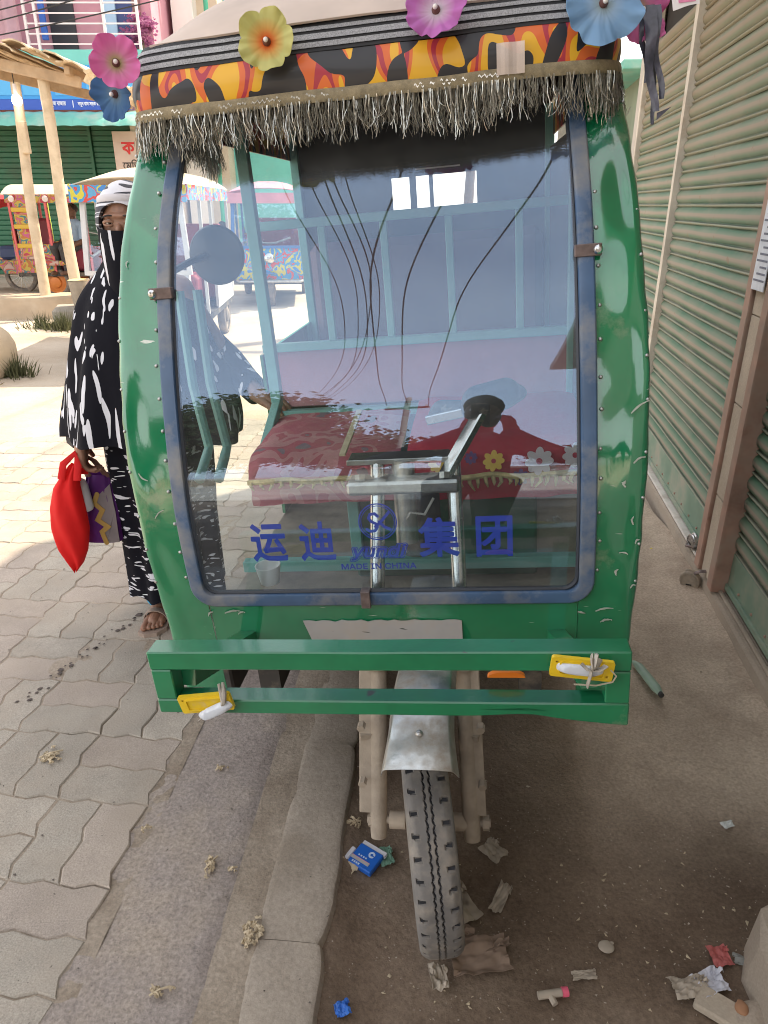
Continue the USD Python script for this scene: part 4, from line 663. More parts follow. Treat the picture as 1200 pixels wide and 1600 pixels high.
# partition frame behind the driver, pillars, cabin shell
for z in (1.48, 1.122): vo('partition_rail', bar((-.475, 2.25, z), (.475, 2.25, z), .026, .026, .002), MTEAL)
for x in (-.246, -.061, .129, .329): vo('partition_bar', bar((x, 2.25, 1.135), (x, 2.25, 1.467), .022, .022, .002), MTEAL)
vo('partition_panel', bx(-.475, .475, 2.262, 2.272, .925, 1.108, .003), pm('pink_seat_back', (.40, .17, .20), .8, var=.15, vs=6))
vo('partition_sill', bar((-.475, 2.245, .905), (.475, 2.245, .905), .03, .03, .002), MTEAL)
for x, y0 in ((-.408, 2.1), (-.478, 3.0), (.478, 2.2), (.478, 3.0)): vo('cabin_post', bar((x, y0, .55 if y0 > 2.15 else .985), (x, y0, 1.80), .032, .032, .002), MTEAL)
vo('cabin_post', bar((-.405, 2.1, .99), (-.425, 1.86, .835), .026, .026, .002), MTEAL)
for x, dx in ((-.468, .02), (-.424, .022)): vo('door_tube', tube([(x - .004, 1.66, 1.36), (x, 1.63, 1.15), (x + dx, 1.61, 1.0), (x + dx + .002, 1.58, .985), (x + dx * 1.4, 1.50, .955)], .012, 8), MTEAL, smooth=40)
MLINING = pm('dark_cabin_lining', (.045, .05, .06), .75, var=.15, vs=4)
rp = sbox(-.485, .55, .485, 1.80)
for a, b in ((-.114, -.045), (-.02, .030), (.045, .210)): rp = rp.difference(sbox(a, 1.475, b, 1.607))
m = ext(rp, .012); v = m.vertices.copy(); m.vertices = np.stack([v[:, 0], 3.02 + v[:, 2], v[:, 1]], 1); m.fix_normals(); vo('rear_panel', m, MLINING)
vo('rear_slit', bx(-.02, .15, 3.013, 3.018, 1.628, 1.633), flat('bright_strip', (.7, .72, .75), .3))  # solid pale bar; daylight through a slit put into its colour
_side = [(float(prof(z)) + .14, z) for z in np.linspace(.79, 1.66, 20)] + [(3.03, 1.66), (3.03, .79)]
def side_plate(x, th, off): m = ext(Polygon(_side).buffer(-off), th); v = m.vertices.copy(); m.vertices = np.stack([x + v[:, 2], v[:, 0], v[:, 1]], 1); m.fix_normals(); return m
vo('right_side_panel', side_plate(.478, .008, .0), MLINING)
vo('right_skin', side_plate(.4865, .005, .002), MGREEN)
vo('left_side_panel', [bx(-.494, -.484, 2.26, 3.03, .55, 1.10)], MGREEN)
vo('passenger_bench', bx(-.45, .45, 2.62, 3.0, .55, .92, .03), flat('dark_bench', (.08, .03, .04), .7))
vo('passenger_backrest', bx(-.45, .45, 2.93, 3.01, .925, 1.40, .03), flat('dark_bench', (.08, .03, .04), .7))
mir = UsdGeom.Xform.Define(stage, path_for(ppath(veh), 'round_mirror')).GetPrim()
vo('mirror_back', lathe([(0, -.012), (.045, -.010), (.064, -.002), (.068, .006), (.06, .009), (0, .009)], 36, 'y', (-.402, 1.75, 1.428)), flat('mirror_black', (.012, .013, .018), .4), mir, smooth=40)
vo('mirror_arm', tube([(-.42, 1.745, 1.43), (-.45, 1.70, 1.42), (-.48, 1.62, 1.40)], .008, 8), flat('mirror_black', (.012, .013, .018), .4), mir)
# ---------------------------------------------------------------- canopy
def brim(off=0.0):
    pts = [(-.495, 2.2), (-.498, 1.95), (-.496, 1.74), (-.488, 1.665), (-.47, 1.615), (-.435, 1.583), (-.36, 1.568), (-.2, 1.558), (0, 1.553), (.2, 1.556), (.36, 1.566), (.435, 1.580), (.47, 1.61), (.488, 1.66), (.496, 1.74), (.498, 1.95), (.495, 2.2)]
    P = np.array(pts); s = np.r_[0, np.cumsum(np.linalg.norm(np.diff(P, axis=0), axis=1))]; q = np.linspace(0, s[-1], 220)
    f = interp1d(s, P, axis=0, kind='cubic')(q) if False else np.stack([np.interp(q, s, P[:, 0]), np.interp(q, s, P[:, 1])], 1)
    for _ in range(6): f[1:-1] = .25 * f[:-2] + .5 * f[1:-1] + .25 * f[2:]
    t = np.gradient(f, axis=0); t /= np.linalg.norm(t, axis=1, keepdims=True); nr = np.stack([t[:, 1], -t[:, 0]], 1)
    return f + nr * off, nr
BP, BN = brim(); BS = np.linspace(0, 1, len(BP))
sag = .010 * np.sin(BS * 9.0) * .35 + .006 * (fbm(np.stack([BS * 14, BS * 0, BS * 0], 1), 3, 5) - .5)
def band(z0, z1, o0, o1, n=6, puff=0.0, th=.0):
    rows = []
    for i in range(len(BP)):
        row = []
        for k in range(n):
            q = k / (n - 1); o = o0 + (o1 - o0) * q + puff * math.sin(q * PI) + .0025 * (noise(np.array([[i * .09, (z0 + (z1 - z0) * q) * 30, 3.]]))[0] - .5)
            row.append((BP[i, 0] + BN[i, 0] * o, BP[i, 1] + BN[i, 1] * o, z0 + (z1 - z0) * q + sag[i] * (1 - .6 * (z0 > 1.76))))
        rows.append(row)
    m = sheet(np.array(rows), th); m.fix_normals() if th else None
    return m
_n = {'g': ('texture_coordinate', {}), 'm': ('mapping', {'scale': (13, 13, 7), 'rotation': (0, .5, 0)}), 'a': ('noise_texture', {'scale': 1.0, 'detail': 1.0, 'distortion': .3}), 'm2': ('mapping', {'location': (3.7, 1.1, 8.2), 'scale': (17, 17, 9), 'rotation': (0, -.4, 0)}), 'b': ('noise_texture', {'scale': 1.0, 'detail': 0.0, 'distortion': .25}),
      'ra': ('rgb_ramp', {'ramp': [(0, (1, 1, 1)), (.435, (0, 0, 0)), (.585, (1, 1, 1))], 'interpolate': False}), 'rb': ('rgb_ramp', {'ramp': [(0, (.70, .38, .012)), (.37, (.62, .12, .015)), (.47, (.36, .02, .04)), (.54, (.64, .13, .015)), (.60, (.70, .38, .012))], 'interpolate': False}), 'x': ('mix', {'color2': (.013, .012, .014)}),
      'p': ('principled_bsdf', {'roughness': .42, 'coat_weight': .15})}
MFLAME = usdkit.material(stage, '/World/Looks/flame_print_vinyl', _n, [('g.object', 'm.vector'), ('m.vector', 'a.vector'), ('g.object', 'm2.vector'), ('m2.vector', 'b.vector'), ('a.fac', 'ra.fac'), ('b.fac', 'rb.fac'), ('ra.color', 'x.fac'), ('rb.color', 'x.color1'), ('x.color', 'p.base_color')], surface='p.BSDF')
vo('flame_band', band(1.712, 1.776, .004, .0, 8, .006, .003), MFLAME, smooth=60)
MBLK = pm('black_band_cloth', (.02, .02, .022), .75, var=.2, vs=20); MSTRIPE = pm('grey_woven_tape', (.26, .26, .265), .7, var=.12, vs=10, fine=.45)
vo('striped_band', band(1.776, 1.828, .001, -.028, 8, .004, .003), MBLK, smooth=60)
for z0, z1 in ((1.783, 1.792), (1.797, 1.807), (1.813, 1.820)):
    q0, q1 = (z0 - 1.776) / .052, (z1 - 1.776) / .052
    vo('woven_stripe', band(z0, z1, .001 - .029 * q0 + .0042 * math.sin(q0 * PI) + .0022, .001 - .029 * q1 + .0042 * math.sin(q1 * PI) + .0022, 3), MSTRIPE, smooth=60)
MBRAID = pm('old_gold_braid', (.23, .185, .105), .6, var=.35, vs=60, fine=.4, bump=.0008, bs=260)
vo('braid', band(1.693, 1.714, .006, .006, 4, .002, -.002), MBRAID, smooth=60)
thr = []
for i in range(4, len(BP) - 4, 1):
    if rng.random() < .72:
        for k in (0, 1):
            z = 1.7045 + sag[i] + rng.normal(0, .0012); p = np.array([*(BP[i] + BN[i] * .0095), z]); d = np.array([BP[i + 1, 0] - BP[i, 0], BP[i + 1, 1] - BP[i, 1], 0]) * .8
            thr.append(tube([p + d * .5 * k, p + d * (.25 + .5 * k) + (0, 0, .003 * (1 - 2 * k)), p + d * (.5 + .5 * k)], .0011, 4))
vo('metal_thread', thr, pm('silver_thread', (.75, .72, .66), .25, metal=.9, var=.3, vs=200), kind='stuff')
# tinsel fringe: hundreds of thin strands
def strands(i0, i1, n, L0, mess, off=.004, z0=1.697, w=.0011):
    V, F = [], []
    for _ in range(n):
        f = rng.uniform(i0, i1); i = int(f); i = min(i, len(BP) - 2); q = f - i; b = BP[i] * (1 - q) + BP[i + 1] * q; nn = BN[i]; t = np.array([BP[i + 1, 0] - BP[i, 0], BP[i + 1, 1] - BP[i, 1]]); t /= np.linalg.norm(t)
        cs = 2.1 + .5 * math.sin(f * .7); fc = (math.floor(f / cs) + .5) * cs; pull = (fc - f) * .0053 * .75; clump = math.sin(math.floor(f / cs) * 12.9898) * .5 + .25 * math.sin(f * .21)
        L = L0 * (.60 + .28 * rng.random() + .30 * clump); lat = pull + rng.normal(0, mess); cur = rng.normal(0, mess * 1.6) * (rng.random() < .45); fwd = rng.normal(.001, .006); wob = rng.uniform(.0015, .0045); ph = rng.uniform(0, 6)
        k = 10; base = len(V); ang = rng.uniform(0, PI); sd = np.array([t[0] * math.cos(ang) + nn[0] * math.sin(ang), t[1] * math.cos(ang) + nn[1] * math.sin(ang), 0]) * w
        for j in range(k):
            u = j / (k - 1); p2 = b + nn * (off + fwd * u + .005 * math.sin(u * 3 + ph)) + t * (lat * u ** 1.3 + cur * u ** 3 + wob * math.sin(u * 11 + ph) * u); z = z0 + sag[i] - L * u + 1.1 * abs(cur) * max(0, u - .6) ** 2 * 3
            V += [np.array([p2[0], p2[1], z]) - sd * (1 - .4 * u), np.array([p2[0], p2[1], z]) + sd * (1 - .4 * u)]
        F += [[base + 2 * j, base + 2 * j + 1, base + 2 * j + 3, base + 2 * j + 2] for j in range(k - 1)]
    return tm(V, F)
MTIN = pm('tinsel_silver', (.50, .495, .45), .28, metal=.95, var=.5, vs=160, rand=0); MTIN2 = pm('tinsel_dull', (.22, .20, .15), .6, metal=.2, var=.4, vs=90)
N = len(BP)
vo('fringe', strands(0, N - 1, 1900, .078, .007, w=.0009), MTIN2, kind='stuff'); vo('fringe', strands(0, N - 1, 1500, .084, .009, .007, w=.0008), MTIN, kind='stuff')
vo('fringe', strands(N * .72, N - 1, 500, .17, .02, .006), MTIN2, kind='stuff'); vo('fringe', strands(N * .03, N * .2, 200, .09, .014, .01), MTIN2, kind='stuff')
# roof cloth
rows = []
for v_ in np.linspace(0, 1, 46):
    Y = 1.575 + 1.5 * v_; row = []
    for u in np.linspace(-1, 1, 40):
        hw = .462 * (1 if Y > 1.75 else (.90 + .10 * math.sqrt(max(0, (Y - 1.575) / .175)))); hgt = .20 * math.sin(min(v_ / .40, 1) * PI / 2) ** .8 * (1 - abs(u) ** 5) + .0
        x = u * hw; z = 1.825 + hgt + .006 * (fbm(np.array([[x * 6, Y * 6, 2.]]), 3, 6)[0] - .5); row.append((x, Y + .03 * u * u * max(0, 1 - v_ * 4), z))
    rows.append(row)
m = sheet(np.array(rows), .004); m.fix_normals(); vo('canopy_cloth', m, cloth('faded_print_cloth', (.60, .50, .43), .12, .12, 6, .0015, 30), smooth=60)
lin = Polygon(np.vstack([BP, [[.49, 3.05], [-.49, 3.05]]])).buffer(-.012); m = ext(lin, .006, 1.80); vo('canopy_lining', m, flat('brown_lining', (.055, .036, .028), .9))
valance = Polygon(np.vstack([BP[40:-40]])).buffer(.003); front = valance.intersection(sbox(-.5, 1.5, .5, 1.69)); vo('brim_underside', ext(front, .004, 1.708), flat('brown_lining', (.055, .036, .028), .9))
for s in (-1, 1): vo('canopy_side', bx(s * .488, s * .494, 2.2, 3.05, 1.70, 1.83), MFLAME)
# fabric flowers along the brim
def petal_mat(name, rim, mid, heart):
    n = {'t': ('texture_coordinate', {}), 'm': ('mapping', {'scale': (1 / .06,) * 3}), 'g': ('gradient_texture', {'gradient_type': 'spherical'}), 'r': ('rgb_ramp', {'ramp': [(0, rim), (.35, rim), (.62, mid), (.85, heart), (1, heart)]}),
         'nz': ('noise_texture', {'scale': 55, 'detail': 3}), 'p': ('principled_bsdf', {'roughness': .7, 'specular_ior_level': .25}), 'tr': ('translucent_bsdf', {}), 'mx': ('mix_closure', {'fac': .3}), 'b': ('bump', {'strength': 1, 'distance': .001})}
    l = [('t.object', 'm.vector'), ('m.vector', 'g.vector'), ('g.fac', 'r.fac'), ('r.color', 'p.base_color'), ('r.color', 'tr.color'), ('p.BSDF', 'mx.closure1'), ('tr.BSDF', 'mx.closure2'), ('t.object', 'nz.vector'), ('nz.fac', 'b.height'), ('b.normal', 'p.normal')]
    return usdkit.material(stage, '/World/Looks/' + name, n, l, surface='mx.closure')
PF = {'pink': petal_mat('petal_pink', (.78, .24, .52), (.74, .30, .50), (.55, .45, .25)), 'yellow': petal_mat('petal_yellow', (.66, .64, .26), (.74, .46, .14), (.80, .17, .03)), 'magenta': petal_mat('petal_magenta', (.58, .20, .54), (.64, .40, .60), (.72, .62, .70)),
      'blue': petal_mat('petal_blue', (.28, .48, .72), (.38, .55, .74), (.40, .52, .58)), 'navy': petal_mat('petal_navy', (.07, .17, .36), (.10, .22, .40), (.2, .3, .4))}
def brim_flower(x, y, z, r, key, rz, tilt, cup, seed, label):
    t = UsdGeom.Xform.Define(stage, path_for(ppath(veh), 'fabric_flower')); M = T(x, y - VB, z, rz=rz, rx=tilt); t.AddTransformOp().Set(Gf.Matrix4d(*M.T.ravel())); t = tag(t.GetPrim(), label)
    rows = []; nt = 120
    for i in range(nt + 1):
        a = 2 * PI * (i % nt) / nt; row = []
        lobes = .84 + .19 * abs(math.cos(2.5 * a + seed)) ** .45 + .07 * (noise(np.array([[math.cos(a) * 3 + seed * 9, math.sin(a) * 3, 1.]]))[0] - .5)
        for q in np.linspace(.06, 1, 12):
            rr = r * q * lobes; ruf = .34 * q ** 2 * (fbm(np.array([[math.cos(a) * 2.6 + seed * 5, math.sin(a) * 2.6, q]]), 3, 7)[0] - .5) + .008 * q * math.sin(21 * a + seed) + .13 * q ** 2.5 * math.cos(5 * a + 2 * seed) + .05 * q ** 3 * math.sin(13 * a)
            row.append((rr * math.cos(a), -r * (cup * q ** 1.4 + ruf), rr * math.sin(a)))
        rows.append(row)
    m = sheet(np.array(rows), .0008); obj('petals', m, PF[key], t, smooth=60)
    obj('flower_eye', [lathe([(0, .012), (.005, .011), (.0075, .006), (.008, 0)], 14, 'y').apply_transform(np.diag([1, -1, 1, 1]))], flat('flower_brown', (.12, .05, .04), .5), t, smooth=50)
    obj('flower_bead', sph((0, -.013, 0), .0045, 2), flat('pearl_bead', (.75, .72, .68), .2), t, smooth=60)
brim_flower(-.470, 1.555, 1.797, .047, 'pink', .38, -.05, .42, 1.3, 'pink fabric flower at the left corner of the canopy')
brim_flower(-.512, 1.62, 1.757, .05, 'navy', -.35, .1, .3, 2.2, 'dark blue fabric flower behind the pink one')
brim_flower(-.163, 1.540, 1.797, .052, 'yellow', .1, -.15, .35, .4, 'yellow fabric flower with orange heart on the canopy brim')
brim_flower(.152, 1.542, 1.812, .055, 'magenta', -.1, -.35, .35, 3.1, 'magenta fabric flower with pale heart on the canopy brim')
brim_flower(.442, 1.545, 1.792, .067, 'blue', .15, -.1, .18, 4.4, 'large light blue fabric flower at the right of the canopy')
brim_flower(.512, 1.60, 1.785, .055, 'pink', .5, 0, .25, 5.1, 'pink fabric flower behind the large blue one')
tp = np.array([[(x, 1.5535 - .006 - .004 * math.sin(PI * (z - 1.70) / .06) + .002 * math.sin(x * 200), z - .02 * (x - .28)) for z in np.linspace(1.702, 1.752, 8)] for x in np.linspace(.257, .307, 8)])
m = sheet(tp, .0005); vo('sticky_tape', m, usdkit.material(stage, '/World/Looks/clear_tape', {'t': ('transparent_bsdf', {}), 'p': ('principled_bsdf', {'base_color': (.55, .45, .38), 'roughness': .3}), 'm': ('mix_closure', {'fac': .55})}, [('t.BSDF', 'm.closure1'), ('p.BSDF', 'm.closure2')], surface='m.closure'))
# dark ribbon tassel and pink paper tag hanging at the right corner
rib = []
for k, (dx, w, L) in enumerate([(0, .012, .17), (.012, .009, .15), (-.012, .008, .12), (.006, .006, .19)]):
    G = np.array([[(.525 + dx + .02 * q + w * e * (1 - .55 * q) + .004 * math.sin(q * 8 + k), 1.585 + .006 * k + .004 * math.cos(q * 9 + e), 1.79 - L * q) for e in (-1, -.3, .3, 1)] for q in np.linspace(0, 1, 14)])
    rib.append(sheet(G, .0008))
rib.append(sheet(np.array([[(.552 + .026 * a, 1.59, 1.612 + .014 * a + .006 * e * (1 - a)) for e in (-1, 1)] for a in np.linspace(0, 1, 5)]), .0008))
vo('ribbon_tassel', rib, pm('dark_ribbon', (.06, .06, .085), .35, var=.5, vs=40, coat=.3), smooth=40)
tg = sheet(np.array([[(.560 + x - .01 * a, 1.50, 1.762 + a * .05 + .004 * math.sin(x * 60)) for x in np.linspace(-.010, .032, 6)] for a in np.linspace(0, 1, 6)]), .001); m1 = tg
vo('paper_tag', m1, flat('tag_white', (.75, .72, .72), .6)); t2 = sheet(np.array([[(.563 + x - .008 * a, 1.4985, 1.770 + a * .042) for x in np.linspace(-.005, .022, 4)] for a in np.linspace(0, 1, 4)]), .0006); vo('paper_tag_print', t2, flat('tag_pink', (.68, .22, .38), .6))

# ================================================================ THE WOMAN BEHIND THE VEHICLE
MSKIN = pm('brown_skin', (.26, .135, .085), .5, var=.1, vs=30, subsurface_weight=.1)
MPRINT = steps('black_white_print', (1, 1, .16), 31, [(0, (.62, .62, .66)), (.31, (.006, .006, .010))], .85, .035, space='pos', kind='voronoi', bump=.0008, specular_ior_level=.15)
MPRINTB = steps('black_white_print_low', (.36, .6, 1.5), 34, [(0, (.62, .62, .66)), (.30, (.006, .006, .010))], .85, .04, space='pos', kind='voronoi', bump=.0008, specular_ior_level=.15)
MSCARF = steps('striped_scarf', (3, 3, 26), 1.0, [(0, (.02, .02, .03)), (.42, (.60, .60, .64)), (.50, (.03, .03, .04)), (.57, (.16, .16, .19)), (.64, (.65, .65, .68)), (.70, (.03, .03, .04))], .6, .7, space='pos')
woman = thing('person', 'woman in black and white printed robe and face veil holding a red bag', 'person')
def hand(w, d, up, curl, L=.165, flip=1):
    """five-fingered hand from the wrist w along d; up = back of the hand; returns bones"""
    w = np.asarray(w, float); d = np.asarray(d, float) / np.linalg.norm(d); up = np.asarray(up, float); up -= d * (up @ d); up /= np.linalg.norm(up); sd = np.cross(d, up) * flip
    pl = L * .52; B_ = [(w, .022, w + d * pl * .5, .024), (w + sd * .012, .02, w + d * pl + sd * .024, .0115), (w - sd * .012, .02, w + d * pl - sd * .022, .011), (w + d * pl * .5, .022, w + d * pl, .013)]
    for k, (o, ln, r) in enumerate(((.027, .066, .0078), (.009, .074, .0082), (-.009, .069, .0078), (-.026, .054, .0070))):
        p = w + d * pl * .95 + sd * o; a = 0.0; r0 = r * 1.12
        for j, f in enumerate((.45, .30, .25)):
            a += curl * (.75, 1.0, .8)[j]; q = p + (d * math.cos(a) - up * math.sin(a)) * ln * f + sd * o * .03; B_.append((p, r0, q, r0 * .92)); p, r0 = q, r0 * .92
    p = w + d * pl * .25 + sd * .024; q = p + (d * .6 + sd * .75 - up * .35) * .035; B_.append((p, .0125, q, .010)); B_.append((q, .010, q + (d * .85 + sd * .1 - up * .5) * .03, .008))
    return B_
H = np.array([-.80, 2.42, 1.445])
sh = [(-.915, 2.42, 1.245), (-.665, 2.42, 1.245)]
bones = [((-.80, 2.43, .80), .13, (-.80, 2.43, 1.0), .115), ((-.80, 2.43, 1.0), .115, (-.80, 2.43, 1.20), .12), (sh[0], .05, sh[1], .05), ((-.80, 2.43, 1.22), .06, (-.80, 2.435, 1.36), .048),
         (sh[0], .048, (-.975, 2.40, 1.0), .036), ((-.975, 2.40, 1.0), .036, (-1.02, 2.32, .785), .026), (sh[1], .048, (-.55, 2.46, 1.02), .038), ((-.55, 2.46, 1.02), .038, (-.425, 2.345, .93), .026),
         ((-.87, 2.43, .78), .09, (-.865, 2.41, .46), .055), ((-.865, 2.41, .46), .055, (-.855, 2.425, .115), .036), ((-.73, 2.45, .78), .09, (-.72, 2.50, .46), .055), ((-.72, 2.50, .46), .055, (-.71, 2.56, .115), .036)]
for fx, fy in ((-.857, 2.42), (-.71, 2.56)):
    bones += [((fx, fy + .01, .085), .032, (fx, fy - .06, .088), .030), ((fx, fy + .02, .08), .028, (fx, fy + .03, .075), .026), ((fx, fy - .06, .085), .030, (fx - .002, fy - .125, .073), .022), ((fx + .015, fy - .05, .08), .02, (fx + .025, fy - .12, .071), .016), ((fx - .012, fy - .05, .08), .02, (fx - .022, fy - .12, .072), .017)]
    for k, (dx, L, r) in enumerate(((-.027, .043, .0125), (-.009, .040, .0095), (.006, .035, .009), (.019, .028, .0085), (.031, .02, .008))): bones.append(((fx + dx * .9, fy - .122, .073), r * 1.1, (fx + dx, fy - .122 - L, .069), r))
bones += hand((-1.022, 2.315, .775), (0, -.12, -1), (-1, -.3, 0), .75, .16) + hand((-.42, 2.34, .925), (.75, -.55, -.25), (-.2, -.3, 1), .5, .16, -1)
face = [ell(H, (.074, .092, .112), 28), ell(H + (0, -.052, -.052), (.05, .042, .05), 20), ell(H + (0, -.076, .024), (.052, .020, .012), 16), ell(H + (0, -.092, -.018), (.011, .018, .022), 14), ell(H + (0, -.100, -.028), (.0145, .013, .010), 14), ell(H + (-.073, .005, -.005), (.010, .02, .03), 12), ell(H + (.073, .005, -.005), (.010, .02, .03), 12), ell(H + (0, -.083, -.058), (.024, .010, .007), 12)]
obj('body', skin(bones, .009, 6, face), MSKIN, woman, smooth=70)
for s in (-1, 1):
    e = H + (s * .031, -.0815, .004)
    obj('eye', sph(e + (0, .004, 0), .0125, 2), flat('eye_white', (.62, .58, .54), .25), woman, smooth=60)
    obj('iris', sph(e + (s * -.002, -.0032, .001), .0064, 2), flat('iris_dark', (.015, .008, .005), .15), woman, smooth=60)
    obj('eyelid', [tube([e + (a * .017, -.0105 + .008 * a * a, .0062 - .005 * a * a) for a in np.linspace(-1, 1, 9)], .0042, 6), tube([e + (a * .016, -.0095 + .008 * a * a, -.0068 + .004 * a * a) for a in np.linspace(-1, 1, 9)], .0038, 6)], MSKIN, woman, smooth=60)
    obj('eyebrow', tube([e + (s * (a * .019), -.016 + .008 * a * a, .021 - .005 * a * a - .003 * a) for a in np.linspace(-1, 1, 9)], [.0012, .002, .0026, .003, .003, .003, .0026, .002, .001], 6), flat('hair_black', (.012, .008, .007), .6), woman, smooth=60)
def drape(levels, name, mat, fold=.04, nf=8, seed=0, rot=0.0, n=120, nz=70, th=.003, label=None):
    """levels: (z, cx, cy, left half-width, right half-width, front depth, back depth)"""
    L = np.array(levels, float); zq = np.linspace(L[0, 0], L[-1, 0], nz); o = np.argsort(L[:, 0]); C_ = np.stack([interp1d(L[o, 0], L[o, k], kind='quadratic' if len(L) > 2 else 'linear')(zq) for k in range(1, 7)], 1)
    rows = []; span = abs(L[0, 0] - L[-1, 0])
    for z, (cx, cy, al, ar, df, db) in zip(zq, C_):
        q = abs(z - L[0, 0]) / span; row = []
        for a in np.linspace(0, 2 * PI, n):
            c, s = math.cos(a), math.sin(a); f = 1 + fold * q ** .8 * (math.sin(nf * a + seed + 2.2 * q) + .5 * math.sin((nf + 5) * a + 2 * seed - 3 * q)) + .02 * q * (fbm(np.array([[c * 2, s * 2, z * 5 + seed]]), 3, 4)[0] - .5)
            row.append((cx + c * (ar if c > 0 else al) * f, cy + s * (db if s > 0 else df) * f, z + .008 * q * math.sin(nf * a + seed)))
        rows.append(row)
    m = sheet(np.array(rows), th); m.fix_normals(); return obj(name, m, mat, woman, smooth=60, label=label)
drape([(1.30, -.80, 2.43, .115, .115, .09, .09), (1.2, -.80, 2.43, .165, .165, .12, .11), (1.0, -.80, 2.43, .175, .18, .13, .13), (.75, -.805, 2.43, .185, .19, .14, .15), (.40, -.81, 2.43, .165, .19, .125, .17), (.15, -.815, 2.42, .150, .20, .12, .20)], 'robe', MPRINTB, .075, 8, 1)
drape([(1.375, -.80, 2.435, .078, .078, .07, .09), (1.31, -.80, 2.43, .115, .115, .095, .11), (1.245, -.80, 2.43, .172, .17, .12, .125), (1.1, -.81, 2.415, .215, .235, .155, .15), (.95, -.815, 2.40, .248, .31, .175, .16), (.77, -.82, 2.385, .275, .33, .18, .17)], 'cape', MPRINT, .065, 7, 2.1)
obj('sleeve', sheet(np.array([[np.array(p) + r * (math.cos(a) * np.array((.7, .55, 0)) + math.sin(a) * np.array((.1, .2, 1))) for a in np.linspace(0, 2 * PI, 24)] for p, r in (((-.60, 2.45, 1.06), .065), ((-.52, 2.43, 1.00), .055), ((-.46, 2.38, .955), .045), ((-.425, 2.347, .932), .042))]), .002), MPRINT, woman, smooth=60)
obj('cuff', [tube([(-.925, 2.37, .762 - .002), (-.98, 2.33, .758), (-1.05, 2.315, .758), (-1.088, 2.36, .762)], .007, 6, sq=(.5, 2.4))], flat('black_cuff', (.012, .012, .016), .7), woman, smooth=50)
S = ell(H + (0, .006, .002), (.098, .112, .124), 40) - ell(H + (0, .008, .0), (.089, .103, .115), 40) - ell(H + (0, -.10, .0), (.070, .075, .062), 30)
S2 = S.refine_to_length(.012).to_mesh(); obj('headscarf', trimesh.Trimesh(np.array(S2.vert_properties[:, :3], float), np.array(S2.tri_verts)), MSCARF, woman, smooth=50)
obj('scarf_band', tube([H + (.080 * math.sin(a), -.086 * math.cos(a), .062 + .012 * math.cos(a)) for a in np.linspace(-1.5, 1.5, 24)], .008, 8, sq=(.6, 1.5)), flat('scarf_white', (.55, .53, .55), .7), woman, smooth=50)
rows = [[H + np.array([.090 * math.sin(a) * (1 - .1 * q), -(.112 + .015 * math.sin(q * 3)) * math.cos(a) * (1 - .05 * q) - .006, -.016 - .20 * q + .012 * (abs(a) / 1.2) ** 2]) for a in np.linspace(-1.25, 1.25, 36)] for q in np.linspace(0, 1, 20)]
obj('veil', sheet(np.array(rows), .002), MPRINT, woman, smooth=60)
obj('trouser_cuff', [lathe([(.055, .0), (.060, .01), (.054, .09), (.051, .09), (.053, .005)], 24, 'z', (-.857, 2.425, .09)), lathe([(.052, .0), (.055, .01), (.050, .07), (.047, .07), (.050, .005)], 24, 'z', (-.71, 2.565, .105))], flat('bright_blue_cloth', (.02, .33, .58), .7), woman, smooth=40)
MSAND2 = pm('tan_sandal', (.33, .25, .20), .55, var=.15, vs=30)
for fx, fy in ((-.857, 2.42), (-.71, 2.56)):
    so = Polygon([(fx - .044, fy - .17), (fx - .02, fy - .185), (fx + .02, fy - .175), (fx + .046, fy - .14), (fx + .044, fy - .06), (fx + .034, fy + .06), (fx, fy + .075), (fx - .034, fy + .06), (fx - .040, fy - .06)]).buffer(.004)
    sd = obj('sandal', ext(so, .016, .0415), MSAND2, woman, smooth=30)
    for y0, hw, zt, dy in ((-.095, .043, .108, -.005), (.012, .040, .125, .02)):
        rows = [[(fx + hw * math.cos(a), fy + y0 + dy * math.sin(a) + e, .055 + (zt - .055) * max(0, math.sin(a)) ** .75) for e in (-.013, .013)] for a in np.linspace(0, PI, 20)]
        obj('sandal_strap', sheet(np.array(rows), .003), MSAND2, sd, smooth=40)
# red bag
MRED = cloth('red_bag_cloth', (.80, .022, .022), .22, .08, 7, .0012, 60, .7)
bag = thing('shopping_bag', 'bright red cloth bag hanging from the hand of the woman in the printed robe', 'bag')
zs = np.linspace(0, 1, 50)
Lx = np.interp(zs, [0, .08, .22, .42, .62, .8, .92, 1], [-1.100, -1.120, -1.142, -1.150, -1.142, -1.118, -1.080, -1.052]); Rx = np.interp(zs, [0, .08, .2, .4, .6, .8, .92, 1], [-1.096, -1.068, -1.046, -1.030, -1.030, -1.034, -1.030, -1.024]); zz_ = .300 + .40 * zs
rows = []
for l, r, z, q in zip(Lx, Rx, zz_, zs):
    row = []
    for a in np.linspace(0, 2 * PI, 49):
        c, s = math.cos(a), math.sin(a); th = .055 * math.sin(PI * min(1, q * .93 + .03)) ** .7; cr = .007 * math.sin(9 * q + 5 * c) * abs(s) + .006 * (fbm(np.array([[c * 2.5, q * 5, s]]), 3, 7)[0] - .5)
        row.append(((l + r) / 2 + (r - l) / 2 * c, 2.27 + (th * abs(s) ** .8 * np.sign(s)) + cr, z + .004 * math.sin(c * 6)))
    rows.append(row)
obj('pouch', sheet(np.array(rows)), MRED, bag, smooth=60)
for y, x1 in ((2.235, -1.075), (2.30, -1.035)): obj('handle', [tube([(x1, y, .66), (x1 + .012, y + .01, .71), (-1.034, 2.28, .735), (-1.02, y + .02, .70), (-1.022, y, .655)], .010, 8, sq=(.35, 1.2))], MRED, bag, smooth=50)
